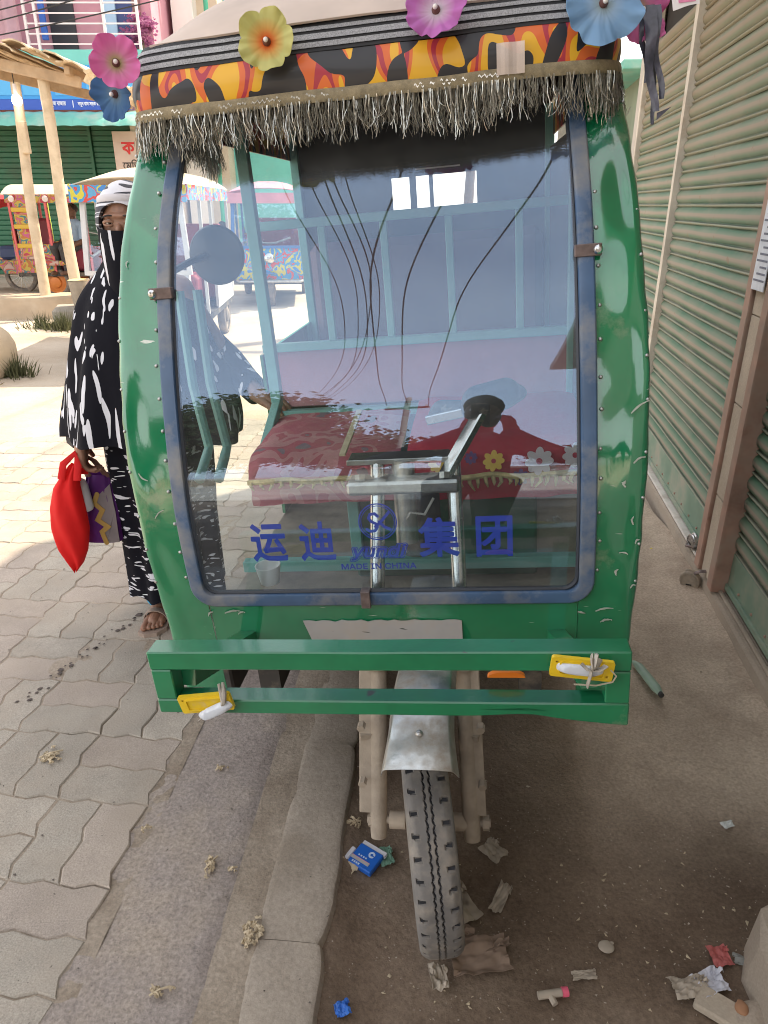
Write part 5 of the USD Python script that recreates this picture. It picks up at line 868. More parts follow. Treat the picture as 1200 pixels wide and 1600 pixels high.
# purple and grey patterned bag with the white bottle in it
MPUR = cloth('purple_bag_cloth', (.10, .018, .16), .15, .2, 9, .001, 80, .6); MGREYB = cloth('grey_bag_cloth', (.25, .215, .22), .15, .15, 9, .001, 80, .6); MGOLDB = flat('ochre_border', (.36, .22, .05), .6)
pb = thing('patterned_bag', 'purple and grey bag with ochre zigzag border beside the red bag', 'bag')
rows = []
for q in np.linspace(0, 1, 26):
    row = []
    for a in np.linspace(0, 2 * PI, 49):
        c, s = math.cos(a), math.sin(a); e = lambda v: np.sign(v) * abs(v) ** .55
        hw = .068 * (1 - .30 * max(0, q - .55) / .45); row.append((-1.012 + hw * e(c) + .012 * q, 2.375 + .055 * e(s) * (1 - .75 * q ** 2) + .005 * math.sin(9 * a + 6 * q) * q, .385 + .245 * q + .02 * c * (q > .8) * math.sin(a * 2)))
    rows.append(row)
G = np.array(rows); obj('pouch', sheet(G), MPUR, pb, smooth=50)
def on_bag(sh, mat, name, off):
    m = ext(sh.segmentize(.012), .001) if hasattr(sh, 'segmentize') else ext(sh, .001); v = m.vertices.copy(); q = np.clip((v[:, 1] - .385) / .245, 0, 1)
    m.vertices = np.stack([v[:, 0], 2.375 - .055 * (1 - .75 * q ** 2) - off - v[:, 2] + .004 * np.maximum(0, np.abs(v[:, 0] + 1.01) - .05), v[:, 1]], 1); m.fix_normals(); obj(name, m, mat, pb)
zg = [(-.985, .388), (-.995, .43), (-.972, .45), (-1.005, .475), (-.985, .51), (-1.012, .535), (-1.0, .565)]
on_bag(Polygon(zg + [(-.962, .60), (-.948, .50), (-.946, .39)]), MGREYB, 'grey_panel', .002)
on_bag(LineString([(x - .008, z) for x, z in zg]).buffer(.0085, join_style=2), MGOLDB, 'zigzag_border', .0045)
obj('carry_strap', [tube([(-1.04, 2.37, .62), (-1.045, 2.34, .69), (-1.03, 2.30, .735), (-1.0, 2.34, .69), (-.965, 2.375, .60)], .008, 8, sq=(.4, 1.5))], pm('brown_strap', (.16, .08, .06), .6), pb, smooth=50)
btl = thing('plastic_bottle', 'white plastic bottle standing out of the patterned bag', 'bottle', T(-1.045, 2.315, .515, ry=-.12))
obj('bottle_body', lathe([(0, 0), (.024, 0), (.029, .008), (.030, .09), (.026, .108), (.012, .12), (0, .121)], 28, 'z'), flat('milky_plastic', (.66, .66, .70), .3), btl, smooth=40)
obj('bottle_cap', lathe([(.013, .121), (.014, .123), (.014, .138), (0, .139)], 20, 'z'), flat('milky_plastic', (.66, .66, .70), .3), btl, smooth=40)

# ================================================================ ACROSS THE STREET
MPINK = pm('pink_wall_paint', (.52, .25, .30), .85, var=.10, vs=1.5, dust=((.40, .30, .28), .25, 1.5)); MTEALW = pm('turquoise_wall_paint', (.16, .50, .44), .8, var=.08, vs=1.5, dust=((.35, .42, .38), .2, 2))
MCREAM = pm('cream_wall_paint', (.62, .50, .38), .85, var=.08, vs=2); MRAILW = flat('white_rail_paint', (.68, .62, .62), .5); MSIGN = flat('sign_blue', (.03, .26, .62), .45); MSIGN2 = flat('sign_deep_blue', (.03, .09, .42), .45); MSIGNT = flat('sign_white', (.68, .70, .78), .5)
pk = thing('pink_shop_house', 'pink upper storey over turquoise band and blue sign across the street', 'building', T(0, 16, 0))
obj('ground_wall', [bx(-16, -9.5, .3, 9, 0, 3.2), bx(-9.5, -4.6, .55, 9, 0, 3.2), bx(-5.02, -4.6, .0, .55, 0, 3.2)], MCREAM, pk)
obj('upper_wall', bx(-16, -4.6, .9, 9, 3.2, 7.4), MPINK, pk); obj('turquoise_band', bx(-16, -4.6, .02, .9, 3.93, 4.22, .01), MTEALW, pk); obj('balcony_floor', bx(-16, -4.6, .05, .9, 3.2, 3.93), MPINK, pk)
obj('signboard', bx(-11.5, -4.9, -.06, .02, 3.38, 3.95, .006), MSIGN, pk, label='long blue signboard with white lettering'); obj('sign_strip', bx(-11.5, -4.9, -.07, -.061, 3.20, 3.38), MSIGN2, pk)
def sign_text(key, x, y, z, w, h, mat, parent, name='sign_lettering'):
    m = ext(glyph(key, w, h), .004); v = m.vertices.copy(); m.vertices = np.stack([v[:, 0] + x, y - v[:, 2], v[:, 1] + z], 1); m.fix_normals(); obj(name, m, mat, parent)
sign_text('sign1', -6.52, -.071, 3.25, .34, .10, MSIGNT, pk); sign_text('sign2', -5.95, -.071, 3.25, .72, .09, MSIGNT, pk); sign_text('sign1', -8.6, -.071, 3.25, .5, .10, MSIGNT, pk); obj('sign_lettering', bx(-6.05, -6.035, -.075, -.071, 3.24, 3.36), MSIGNT, pk)
for k in range(5): obj('sign_picture', bx(-7.6 + .62 * k, -7.6 + .62 * k + .4, -.066, -.061, 3.45, 3.88), flat('sign_pale_blue', (.08, .36, .66), .5), pk)
MAWN = pm('green_corrugated_sheet', (.13, .40, .33), .5, var=.12, vs=3, dust=((.42, .44, .38), .35, 2.5))
for k in range(24):     # corrugated awning, one curved sheet per bay
    x0 = -11.6 + .30 * k; rows = []
    for u in np.linspace(0, 1, 9):
        row = []
        for q in np.linspace(0, 1, 7):
            a = q * 1.35; row.append((x0 + .302 * u, -.75 * math.sin(a) * .95 - .0, 3.16 - .32 * (1 - math.cos(a)) * 1.18 + .014 * abs(math.sin(u * PI))))
        rows.append(row)
    obj('awning_sheet', sheet(np.array(rows), -.003), MAWN, pk, smooth=50)
MSHUTD = pm('dark_green_shutter', (.03, .14, .075), .5, var=.15, vs=1.5, dust=((.12, .12, .09), .3, 1.2))
for x0, x1 in ((-9.45, -6.05), (-5.98, -5.05)):
    for k in range(29): obj('shutter_slat', bx(x0, x1, .50, .53, .10 + .1 * k, .195 + .1 * k, .012), MSHUTD, pk)
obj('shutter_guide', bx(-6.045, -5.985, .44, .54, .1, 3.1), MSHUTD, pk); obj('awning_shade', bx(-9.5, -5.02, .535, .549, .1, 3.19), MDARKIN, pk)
sg = obj('painted_pillar_board', bx(-5.36, -4.72, -.10, -.001, .6, 2.83, .006), pm('board_cream', (.55, .44, .36), .7, var=.08, vs=3), pk, label='cream board with red and black lettering')
RED_ = flat('board_red', (.55, .03, .03), .6)
sign_text('red', -5.20, -.1005, 2.42, .26, .22, RED_, pk); sign_text('black', -5.22, -.1005, 2.16, .36, .17, flat('board_black', (.06, .05, .04), .6), pk)
m = ext(Polygon([(-5.18, 1.86), (-4.85, 2.0), (-4.75, 2.04), (-4.75, 1.86)]), .003); v = m.vertices.copy(); m.vertices = np.stack([v[:, 0], -.101 - v[:, 2], v[:, 1]], 1); obj('board_lettering', m, RED_, pk)
# balcony: rails, posts, dark window, doors, curtain
for k in range(9): obj('balcony_rail', bx(-6.75, -4.62, .045, .065, 4.30 + .165 * k, 4.325 + .165 * k), MRAILW, pk)
for x in (-6.78, -6.58, -5.30, -4.66): obj('balcony_post', bx(x, x + .045, .03, .08, 4.22, 5.8), MRAILW, pk)
obj('window_opening', bx(-6.62, -6.12, .86, .899, 4.25, 5.9), flat('window_dark', (.02, .02, .025), .4), pk); obj('blue_cloth', bx(-6.75, -6.64, .70, .76, 4.5, 5.9), flat('cloth_blue', (.06, .16, .55), .8), pk)
obj('door_leaf', bx(-5.55, -5.28, .82, .899, 4.22, 5.9, .008), flat('pale_blue_door', (.34, .47, .62), .6), pk); obj('door_opening', bx(-5.275, -4.95, .86, .899, 4.22, 5.9), flat('door_navy', (.03, .05, .16), .5), pk); obj('door_leaf', bx(-4.95, -4.8, .84, .899, 4.22, 5.5, .006), flat('brown_door', (.20, .10, .09), .6), pk)
rows = [[(-8.4 + 1.55 * u, 15.93 + .10 * math.sin(u * 19 + q) * .6 + .04 * math.sin(u * 41), 5.9 - 1.62 * q + .06 * math.sin(u * 9) * q) for u in np.linspace(0, 1, 60)] for q in np.linspace(0, 1, 24)]
hc = obj('bed_sheet', sheet(np.array(rows), .004), cloth('mauve_sheet', (.56, .37, .43), .2, .14, 3), None, smooth=60, label='mauve bed sheet hung to dry over the balcony rail', cat='bed sheet') if False else None
p = obj('bed_sheet', sheet(np.array(rows), .004), cloth('mauve_sheet', (.56, .37, .43), .2, .14, 3), smooth=60); tag(p, 'mauve bed sheet hung to dry over the balcony rail', 'bed sheet')
h2 = thing('cream_house', 'cream and turquoise house with red roof edge and green post beyond the canopy', 'building', T(0, 18, 0))
obj('wall', bx(-4.55, -3.6, .5, 6, 0, 7), MCREAM, h2); obj('white_pillar', bx(-4.5, -4.05, .1, .5, 0, 7), pm('white_plaster', (.72, .68, .64), .8, var=.06, vs=2), h2); obj('green_post', cyl((-3.78, .2, 0), (-3.78, .2, 7), .05), flat('post_green', (.05, .33, .20), .5), h2)
obj('turquoise_wall', bx(-3.6, -1.6, 1.2, 7, 0, 5.85), MTEALW, h2)
obj('roof_edge', [bar((-3.9, .3, 6.3), (-2.6, .9, 5.4), .10, .14), ], flat('roof_red', (.36, .06, .05), .6), h2); obj('roof_batten', bar((-3.75, .25, 6.3), (-2.5, .85, 5.45), .05, .06), MRAILW, h2)
h3 = thing('pale_block', 'pale concrete building with window bays at the end of the street', 'building', T(-9.5, 27, 0, rz=-.1))
obj('wall', bx(-3, 9, 0, 8, 0, 7.5), pm('pale_render', (.58, .55, .50), .9, var=.08, vs=1), h3)
for i in range(6):
    for j in (0, 1):
        w = obj('window', bx(-2.4 + 1.9 * i, -1.3 + 1.9 * i, -.05, -.003, 1.3 + 3.1 * j, 2.7 + 3.1 * j, .01), MRAILW, h3); obj('pane', [bx(-2.33 + 1.9 * i + .5 * k, -1.88 + 1.9 * i + .5 * k, -.056, -.051, 1.36 + 3.1 * j, 2.63 + 3.1 * j) for k in (0, 1)], flat('window_dark', (.02, .02, .025), .4), w)
obj('cornice', bx(-3.1, 9.1, -.25, -.001, 7.3, 7.5, .02), MCREAM, h3)
h4 = thing('low_lane_house', 'low dull green house beyond the corner of the shop row', 'building', MW); obj('wall', bx(.7, 5, 7.6, 14, 0, 2.9), pm('dull_green_wall', (.20, .24, .17), .9, var=.15, vs=2), h4); obj('roof', bx(.4, 5.3, 7.3, 14.3, 2.9, 3.0, .01), MAWN, h4); obj('door', bx(.66, .699, 9, 9.9, 0, 2.0), flat('brown_door', (.20, .10, .09), .6), h4)
# bougainvillea
def leaf_cloud(n, c, rad, size, seed, squash=1.0):
    r = np.random.default_rng(seed); V, F = [], []
    cl = r.normal(0, 1, (max(5, n // 60), 3)); cl /= np.linalg.norm(cl, axis=1, keepdims=True); cl *= r.uniform(.35, 1, (len(cl), 1)) ** .5
    for i in range(n):
        p = np.asarray(c) + (cl[i % len(cl)] * .85 + r.normal(0, .19, 3)) * np.asarray(rad); d = r.normal(0, 1, 3); d[2] *= .6; _, u, v_ = frame(d); s = size * r.uniform(.6, 1.3); b = len(V)
        V += [p - u * s * .5, p + v_ * s * .28, p + u * s * .5, p - v_ * s * .28]; F.append([b, b + 1, b + 2, b + 3])
    return tm(V, F)
def leafmat(name, col, t=.35):
    n = {'g': ('geometry', {}), 'r': ('rgb_ramp', {'ramp': [(0, tuple(np.array(col) * .55)), (.5, col), (1, tuple(np.minimum(np.array(col) * 1.6, 1)))]}), 'p': ('principled_bsdf', {'roughness': .6, 'specular_ior_level': .3}), 't': ('translucent_bsdf', {}), 'm': ('mix_closure', {'fac': t})}
    return usdkit.material(stage, '/World/Looks/' + name, n, [('g.random_per_island', 'r.fac'), ('r.color', 'p.base_color'), ('r.color', 't.color'), ('p.BSDF', 'm.closure1'), ('t.BSDF', 'm.closure2')], surface='m.closure')
MLEAF = leafmat('tree_leaf', (.055, .10, .025)); MLEAF2 = leafmat('dusty_leaf', (.10, .115, .05)); MBLOOM = leafmat('pink_bloom', (.62, .20, .42)); MWEED = leafmat('weed_leaf', (.19, .20, .10)); MSTRAW = leafmat('straw', (.42, .32, .13)); MBARK = pm('bark', (.12, .09, .065), .9, var=.3, vs=14, bump=.006, bs=30)
bg = thing('bougainvillea', 'pink flowering bougainvillea by the white pillar above the canopy', 'plant', T(-4.75, 16.6, 4.5)); obj('blossom', leaf_cloud(700, (0, 0, .15), (.42, .3, .26), .09, 4), MBLOOM, bg, kind='stuff'); obj('stem', tube([(0, .2, -4.5), (.05, .1, -2), (0, 0, 0)], .03, 8), MBARK, bg)
def tree(label, x, y, h, r, seed, mat=MLEAF, n=5200, leaf=.22, group=None):
    q = np.random.default_rng(seed); t = thing('tree', label, 'tree', T(x, y, 0), group); tr = [tube([(0, 0, -.1), (.1, .05, h * .3), (.05 + q.normal(0, .2), q.normal(0, .2), h * .62)], [.22, .17, .10], 12)]
    for k in range(7):
        a = q.uniform(0, 2 * PI); z0 = h * q.uniform(.32, .6); e = (r * .7 * math.cos(a), r * .7 * math.sin(a), min(h * .95, z0 + h * q.uniform(.15, .32))); tr.append(tube([(.05, .03, z0), (e[0] * .5, e[1] * .5, z0 + (e[2] - z0) * .6), e], [.08, .055, .02], 8))
    obj('trunk', tr, MBARK, t, smooth=60); obj('crown', leaf_cloud(n, (0, 0, h * .70), (r, r, h * .33), leaf, seed), mat, t, kind='stuff')
tree('tall dusty tree rising behind the turquoise house', -1.0, 24, 9.5, 3.4, 5, MLEAF2); tree('tall tree behind the canopy roof', 3.2, 30, 11, 3.8, 15, MLEAF2)
# overhead cables across the street
cab = []
for k, (z0, z1, x0, x1, sg_) in enumerate([(4.05, 5.35, -7.6, -3.2, .10), (4.0, 5.15, -7.6, -3.0, .14), (3.96, 5.1, -7.6, -2.9, .2), (4.4, 5.5, -7.6, -3.6, .12), (4.75, 5.6, -7.6, -4.0, .08), (3.9, 4.85, -7.6, -2.6, .1)]):
    P_ = [(x0 - 2 + (x1 + 2 - x0) * q, 13.2 + .1 * k, z0 - .35 + (z1 + .2 - z0) * q - sg_ * 4 * q * (1 - q) * .8) for q in np.linspace(0, 1, 26)]
    o = obj('overhead_cable', tube(P_, .011, 5), flat('cable_black', (.02, .02, .022), .6)); tag(o, ('middle', 'second lowest', 'third lowest', 'second highest', 'highest', 'lowest')[k] + ' black overhead cable crossing before the pink balcony', 'cable', 'overhead cables before the pink balcony')
# ---------------------------------------------------------------- the shed of bamboo posts
MBAM = pm('peeled_bamboo_pole', (.58, .46, .31), .65, var=.14, vs=4, dust=((.40, .30, .19), .3, 5)); MWOODB = pm('weathered_timber', (.40, .28, .17), .8, var=.22, vs=5, dust=((.5, .42, .32), .25, 4)); MTHATCH = pm('dry_leaf_thatch', (.52, .41, .27), .9, var=.3, vs=7, rand=.2)
sh_ = thing('market_shed', 'open market shed with pale bamboo posts and dry leaf roof', 'shed', T(0, 0, 0))
def pole(p0, p1, r, seed):
    q = np.linspace(0, 1, 24); P_ = np.array(p0)[None] * (1 - q[:, None]) + np.array(p1)[None] * q[:, None]; P_[:, 0] += .012 * np.sin(q * 7 + seed); return tube(P_, r * (1 + .06 * np.sin(q * 40) ** 8 - .12 * q), 14)
for p0, p1, r in (((-4.25, 10.3, .33), (-4.26, 10.34, 2.93), .075), ((-4.72, 10.35, .33), (-4.80, 10.75, 2.95), .07), ((-8.2, 10.3, .33), (-8.2, 10.3, 3.3), .07), ((-8.2, 12.3, 0), (-8.2, 12.3, 3.1), .07)): obj('bamboo_post', pole(p0, p1, r, p0[0]), MBAM, sh_, smooth=60)
obj('post_splint', bx(-4.76, -4.66, 10.52, 10.60, 2.12, 2.5, .01), MBAM, sh_)
zr = lambda x: 2.88 - .205 * (x + 3.7)
for y, w, dz in ((10.25, .06, .0), (12.2, .07, -.02)): obj('eave_beam', bar((-9, y, zr(-9) + dz), (-3.75, y, zr(-3.75) + dz), w, .13, .008), MWOODB, sh_)
for x in (-3.85, -5.4, -7.0): obj('rafter', bar((x, 10.1, zr(x) + .09), (x, 12.4, zr(x) + .07), .07, .09, .006), MWOODB, sh_)
for i in range(26):
    x1 = -3.58 - .21 * i + rng.normal(0, .02); x0 = x1 - .32; z = zr((x0 + x1) / 2) + .165; tl = rng.normal(0, .02)
    rows = [[(x0 + (x1 - x0) * u, 10.0 + 2.5 * q + .05 * rng.normal(0, .5) * (q == 0), z + .045 - .09 * u + tl + .05 * math.sin(u * PI) + .03 * (fbm(np.array([[q * 9, u * 2, i * 3.]]), 3, 3)[0] - .5)) for u in np.linspace(0, 1, 7)] for q in np.linspace(0, 1, 16)]
    obj('roof_leaf_strip', sheet(np.array(rows), .018), MTHATCH, sh_)
rag = [sheet(np.array([[(-3.62 + .12 * u + .03 * math.sin(9 * q + k), 10.0 + .25 * k + .1 * q, 2.98 - .24 * q * (.6 + .4 * rng.random()) + .03 * u) for u in np.linspace(0, 1, 4)] for q in np.linspace(0, 1, 7)]), .01) for k in range(8)]
obj('hanging_leaf', rag, MTHATCH, sh_, kind='stuff')
lb = thing('light_bulb', 'lit white bulb hanging under the shed roof', 'lamp', T(-4.66, 10.42, 2.72)); obj('bulb', sph((0, 0, 0), .062, 3, (1, 1, 1.1)), usdkit.material(stage, '/World/Looks/bulb_light', {'e': ('emission', {'color': (1, .97, .9), 'strength': 12.0})}, surface='e.emission'), lb, smooth=60); obj('bulb_holder', cyl((0, 0, .06), (0, 0, .18), .022), MRAILW, lb); obj('flex', cyl((0, 0, .18), (0, 0, .40), .006, 6), MBLACK, lb)
# low curved ledge, stumps, boulder, weeds
MLEDGE = pm('dusty_cement_ledge', (.40, .31, .215), .9, var=.16, vs=2.2, dust=((.5, .42, .32), .35, 2.5), bump=.003, bs=30)
rows = []
for q in np.linspace(0, 1, 40):
    if q < .62: x, y, nx, ny = -10 + (q / .62) * 5.25, 10.02, 0, -1
    else: a = (q - .62) / .38 * 1.75; x, y, nx, ny = -4.75 + .62 * math.sin(a), 10.02 + .62 - .62 * math.cos(a), math.sin(a), -math.cos(a)
    w = .008 * math.sin(q * 40)
    rows.append([(x + nx * (.05 + w), y + ny * .05, -.05), (x + nx * (.01 + w), y + ny * .01, .31), (x - nx * .02, y - ny * .02, .345), (x - nx * .5, y - ny * .5, .35), (x - nx * .54, y - ny * .54, .30), (x - nx * .54, y - ny * .54, -.05)])
lg = sheet(np.array(rows)); lg.fix_normals(); p = obj('cement_ledge', lg, MLEDGE, smooth=40); tag(p, 'low curved cement ledge at the foot of the shed posts', 'ledge')
MGREYC = pm('grey_weathered_concrete', (.30, .27, .225), .9, var=.2, vs=6, bump=.003, bs=40)
def lump(seed, s, amp=.12, sub=3, f=2.2):
    m = trimesh.creation.icosphere(sub, 1.0); v = m.vertices; m.vertices = v * (1 + amp * 2 * (fbm(v * f + seed * 7.1, 4, seed) - .5))[:, None] * np.asarray(s); return m
p = obj('concrete_block', mv(bx(-.26, .22, -.2, .22, -.05, .30, .05), T(-4.02, 9.6, 0, rz=.3)), MGREYC); tag(p, 'grey concrete block at the end of the curved ledge among weeds', 'block')
stp = thing('wooden_stump', 'grey upright log with a pale fresh cut top beside the curved ledge', 'stump', T(-3.86, 9.55, 0)); obj('log', tube([(0, 0, -.05), (.01, 0, .3), (-.03, 0, .62)], [.15, .135, .13], 16), pm('grey_log', (.27, .225, .17), .9, var=.25, vs=8, bump=.006, bs=25), stp, smooth=60); obj('cut_top', lathe([(0, .632), (.10, .630), (.135, .62)], 16, 'z', (-.03, 0, 0)), pm('fresh_wood', (.60, .48, .22), .8, var=.12, vs=20), stp)
stc = thing('stone_bollard', 'rough round stone bollard behind the log, before the decorated rickshaw', 'bollard', T(-4.12, 11.6, 0)); obj('shaft', tube([(0, 0, -.05), (0, 0, .5), (.02, 0, .90), (.02, 0, .97)], [.17, .17, .165, .12], 18), MGREYC, stc, smooth=50); obj('cap_mortar', mv(lump(3, (.15, .15, .07)), T(.02, 0, .97)), MLEDGE, stc, smooth=60)
p = obj('boulder', mv(lump(11, (.42, .40, .37), .07), T(-3.79, 6.55, .24)), pm('pale_boulder', (.45, .36, .25), .9, var=.12, vs=3, bump=.004, bs=30), smooth=60); tag(p, 'pale rounded boulder at the left edge of the photograph', 'boulder')
def weed(label, x, y, w, h, n, seed, mat=MWEED, lean=.5, z=.05):
    r = np.random.default_rng(seed); V, F = [], []
    for i in range(n):
        a = r.uniform(0, 2 * PI); q = abs(r.normal(0, .45)); b0 = np.array([w * q * math.cos(a), w * .6 * q * math.sin(a), 0]); L = h * r.uniform(.4, 1.1) * (1 - .3 * q); o = np.array([math.cos(a) * lean * q + r.normal(0, .25), math.sin(a) * lean * q + r.normal(0, .25), 1]); o /= np.linalg.norm(o); sd = np.cross(o, (math.sin(a * 3), math.cos(a * 3), 0)); sd /= np.linalg.norm(sd) + 1e-6; wd = r.uniform(.004, .012) * (h / .25) ** .5; k = len(V)
        for u in (0, .4, .75, 1): pt = b0 + o * L * u + np.array([0, 0, -.25 * L * u * u * q]); V += [pt - sd * wd * (1 - u) * (1 if u else .6), pt + sd * wd * (1 - u) * (1 if u else .6)]
        F += [[k + 2 * j, k + 2 * j + 1, k + 2 * j + 3, k + 2 * j + 2] for j in range(3)]
    t = thing('weed_clump', label, 'plant', T(x, y, z)); obj('leaves', tm(V, F), mat, t, kind='stuff'); obj('root', mv(lump(seed, (.05, .05, .025), .2, 1), T(0, 0, .0)), MBARK, t)
weed('dusty green weed clump growing against the boulder', -3.36, 6.5, .26, .26, 240, 3); weed('dry yellow straw tuft at the foot of the boulder', -3.55, 6.12, .22, .14, 220, 4, MSTRAW, 1.0); weed('low green weeds around the foot of the log', -3.98, 9.12, .42, .28, 320, 5); weed('grey dry brush in front of the concrete block', -4.35, 9.3, .35, .25, 160, 6, MLEAF2); weed('single small weed standing on top of the boulder', -3.80, 6.5, .05, .22, 14, 8, MWEED, .4, .58)
# ---------------------------------------------------------------- parked rickshaws
def colour_cloth(name, seed, pal):
    st_ = [(i / len(pal) * .42 + .29, c) for i, c in enumerate(pal)]; st_[0] = (0, pal[0])
    return steps(name, (1, 1, 1), 7 + seed, st_, .6, .5, space='object')
PALA = [(.38, .04, .07), (.44, .29, .04), (.45, .10, .22), (.42, .15, .04), (.44, .34, .06), (.05, .16, .20), (.40, .08, .06), (.45, .33, .28)]
PALB = [(.05, .20, .50), (.50, .45, .05), (.05, .25, .5), (.50, .06, .05), (.1, .3, .5)]
MDECA = colour_cloth('painted_panel_a', 0, PALA); MDECB = colour_cloth('painted_panel_b', 1, PALB)
MTY = pm('old_tyre', (.16, .135, .115), .9, var=.2, vs=10, dust=((.36, .29, .22), .4, 8))
def wheel_parts(t, name, c, R, w, hubmat, axis='x', spokes=0):
    g = UsdGeom.Xform.Define(stage, path_for(ppath(t), name)).GetPrim(); m = lathe([(R * .74, -w * .8), (R * .86, -w), (R * .96, -w * .8), (R, -w * .3), (R, w * .3), (R * .96, w * .8), (R * .86, w), (R * .74, w * .8)], 36, axis, c); m.fix_normals(); obj('tyre', m, MTY, g, smooth=40)
    if spokes:
        e = np.eye(3); ax = 0 if axis == 'x' else 1; o = [k for k in range(3) if k != ax]; sp_ = []
        for k in range(spokes): a = 2 * PI * k / spokes; d = np.zeros(3); d[o[0]], d[o[1]] = math.cos(a), math.sin(a); sp_.append(tube([np.array(c), np.array(c) + d * R * .78], .006, 4))
        obj('spokes', sp_, MSTEEL, g, kind='stuff')
        m = lathe([(.03, -w), (.03, w), (0, w), (0, -w)], 14, axis, c)
    else: m = lathe([(R * .76, -w * .6), (R * .62, -w * .2), (R * .4, -w * .35), (R * .36, -w * 1.0), (R * .2, -w * 1.25), (0, -w * 1.25), (0, w * 1.25), (R * .2, w * 1.25), (R * .36, w), (R * .4, w * .35), (R * .62, w * .2), (R * .76, w * .6)], 30, axis, c)
    m.fix_normals(); obj('hub', m, hubmat, g, smooth=40)
def rickshaw(label, M, roof, panel, side, post, hub, yellow=False, Lg=2.5, wy=1.95, mirrors=(-1, 1)):
    """passenger three-wheeler, front at y=0 facing -y, base centre at the origin"""
    t = thing('parked_rickshaw', label, 'rickshaw', M); W, Hh = .56, 1.72
    rows = [[(u * (W + .02) * (1 - .08 * max(0, .15 - q) / .15), -.05 + (Lg + .1) * q, Hh - .10 + .16 * (1 - abs(u) ** 2.5) * min(1, (q + .05) / .3) ** .6) for u in np.linspace(-1, 1, 17)] for q in np.linspace(0, 1, 20)]
    m = sheet(np.array(rows), .01); m.fix_normals(); obj('roof', m, roof, t, smooth=50)
    obj('roof_valance', [bx(-W - .02, W + .02, -.075, -.055, Hh - .24, Hh - .10), bx(-W - .025, -W - .01, -.05, Lg, Hh - .22, Hh - .09), bx(W + .01, W + .025, -.05, Lg, Hh - .22, Hh - .09)], side, t)
    obj('front_panel', hull([(a * (W - .05), y, z) for a in (-1, 1) for y, z in ((-.02, .42), (-.06, .55), (-.03, .88), (.08, .88), (.08, .42))]), panel, t)
    g = obj('windscreen_frame', [bar((s * (W - .03), -.02, .86), (s * (W - .08), .02, Hh - .12), .05, .05) for s in (-1, 1)] + [bx(-W + .03, W - .03, -.045, .0, .86, .90), bx(-W + .08, W - .08, .0, .04, Hh - .17, Hh - .12)], post, t)
    rows = [[(u * (W - .05 - .05 * q), -.005 + .03 * q, .90 + (Hh - 1.07) * q) for u in np.linspace(-1, 1, 5)] for q in np.linspace(0, 1, 5)]; obj('windscreen', sheet(np.array(rows), .004), MGLASS, t)
    if yellow:
        for k, (u, q, w_) in enumerate(((-.6, .38, .1), (-.25, .5, .08), (.1, .36, .12), (.45, .48, .1))): obj('windscreen_sticker', bx(u * .45 - w_ / 2, u * .45 + w_ / 2, -.02, -.012, 1.05 + q * .3, 1.12 + q * .3), flat('sticker_yellow', (.66, .5, .08), .5), t)
    for s in (-1, 1):
        for y in (.62, 1.25, Lg - .05): obj('side_post', bar((s * W, y, .42), (s * W, y, Hh - .12), .035, .035), post, t)
        obj('side_panel', bx(s * (W - .01), s * (W + .01), 1.25, Lg, .40, .86, .004), panel, t); obj('grab_rail', tube([(s * W, .1, 1.05), (s * (W + .03), .35, 1.0), (s * W, .60, 1.05)], .012, 8), MSTEEL, t)
    obj('rear_panel', bx(-W, W, Lg - .02, Lg, .40, 1.1, .004), panel, t); obj('floor', bx(-W, W, .05, Lg, .34, .40), MUNDER, t); obj('driver_seat', bx(-.42, .42, .70, 1.1, .42, .78, .04), flat('seat_maroon', (.22, .03, .05), .7), t); obj('passenger_seat', [bx(-.5, .5, Lg - .7, Lg - .2, .42, .72, .04), bx(-.5, .5, Lg - .25, Lg - .06, .73, 1.25, .04)], flat('seat_maroon', (.22, .03, .05), .7), t)
    obj('headlight', lathe([(0, 0), (.05, .005), (.075, .03), (.075, .07)], 20, 'y', (0, -.10, .72)).apply_transform(np.eye(4)), MCHROME, t, smooth=40); obj('handlebar', tube([(-.32, .28, 1.0), (-.1, .25, .93), (0, .24, .92), (.1, .25, .93), (.32, .28, 1.0)], .016, 8), MSTEEL, t); obj('bumper', tube([(-.5, .02, .40), (-.45, -.14, .40), (.45, -.14, .40), (.5, .02, .40)], .02, 8), MSTEEL, t); obj('mudguard', bx(-.08, .08, -.12, .30, .50, .52, .008), post, t)
    for s in mirrors:
        mi = obj('mirror', lathe([(0, 0), (.06, .004), (.062, .018), (0, .02)], 18, 'y', (s * (W + .10), .0, 1.18)), MBLACK, t); obj('mirror_stem', tube([(s * (W - .02), .02, 1.02), (s * (W + .06), .0, 1.10), (s * (W + .10), .01, 1.15)], .007, 6), MBLACK, mi)
    wheel_parts(t, 'front_wheel', (0, .10, .24), .24, .05, hub)
    for s in (-1, 1): wheel_parts(t, 'rear_wheel', (s * (W - .06), wy, .24), .24, .055, hub)
    return t
MSIL = pm('silver_post_paint', (.55, .56, .58), .35, metal=.4, var=.1, vs=8); MROOFW = cloth('cream_roof_vinyl', (.66, .58, .45), .1, .08, 3); MROOFP = cloth('pink_roof_vinyl', (.62, .30, .36), .1, .12, 4); MORANGE = flat('orange_hub', (.62, .20, .04), .5)
rickshaw('silver grey rickshaw with yellow windscreen stickers, seen through the windscreen', T(-2.27, 7.0, .04, rz=.06) @ np.diag([.88, 1, 1, 1]), MROOFW, pm('silver_panel', (.50, .53, .60), .4, var=.1, vs=4), MDECB, MSIL, MTY, True, mirrors=(1,))
rickshaw('pink roofed rickshaw with blue painted panels, farther off through the windscreen', T(-1.72, 11.4, .04, rz=.10), MROOFP, MDECB, MROOFP, flat('post_blue', (.05, .15, .38), .4), MTY)
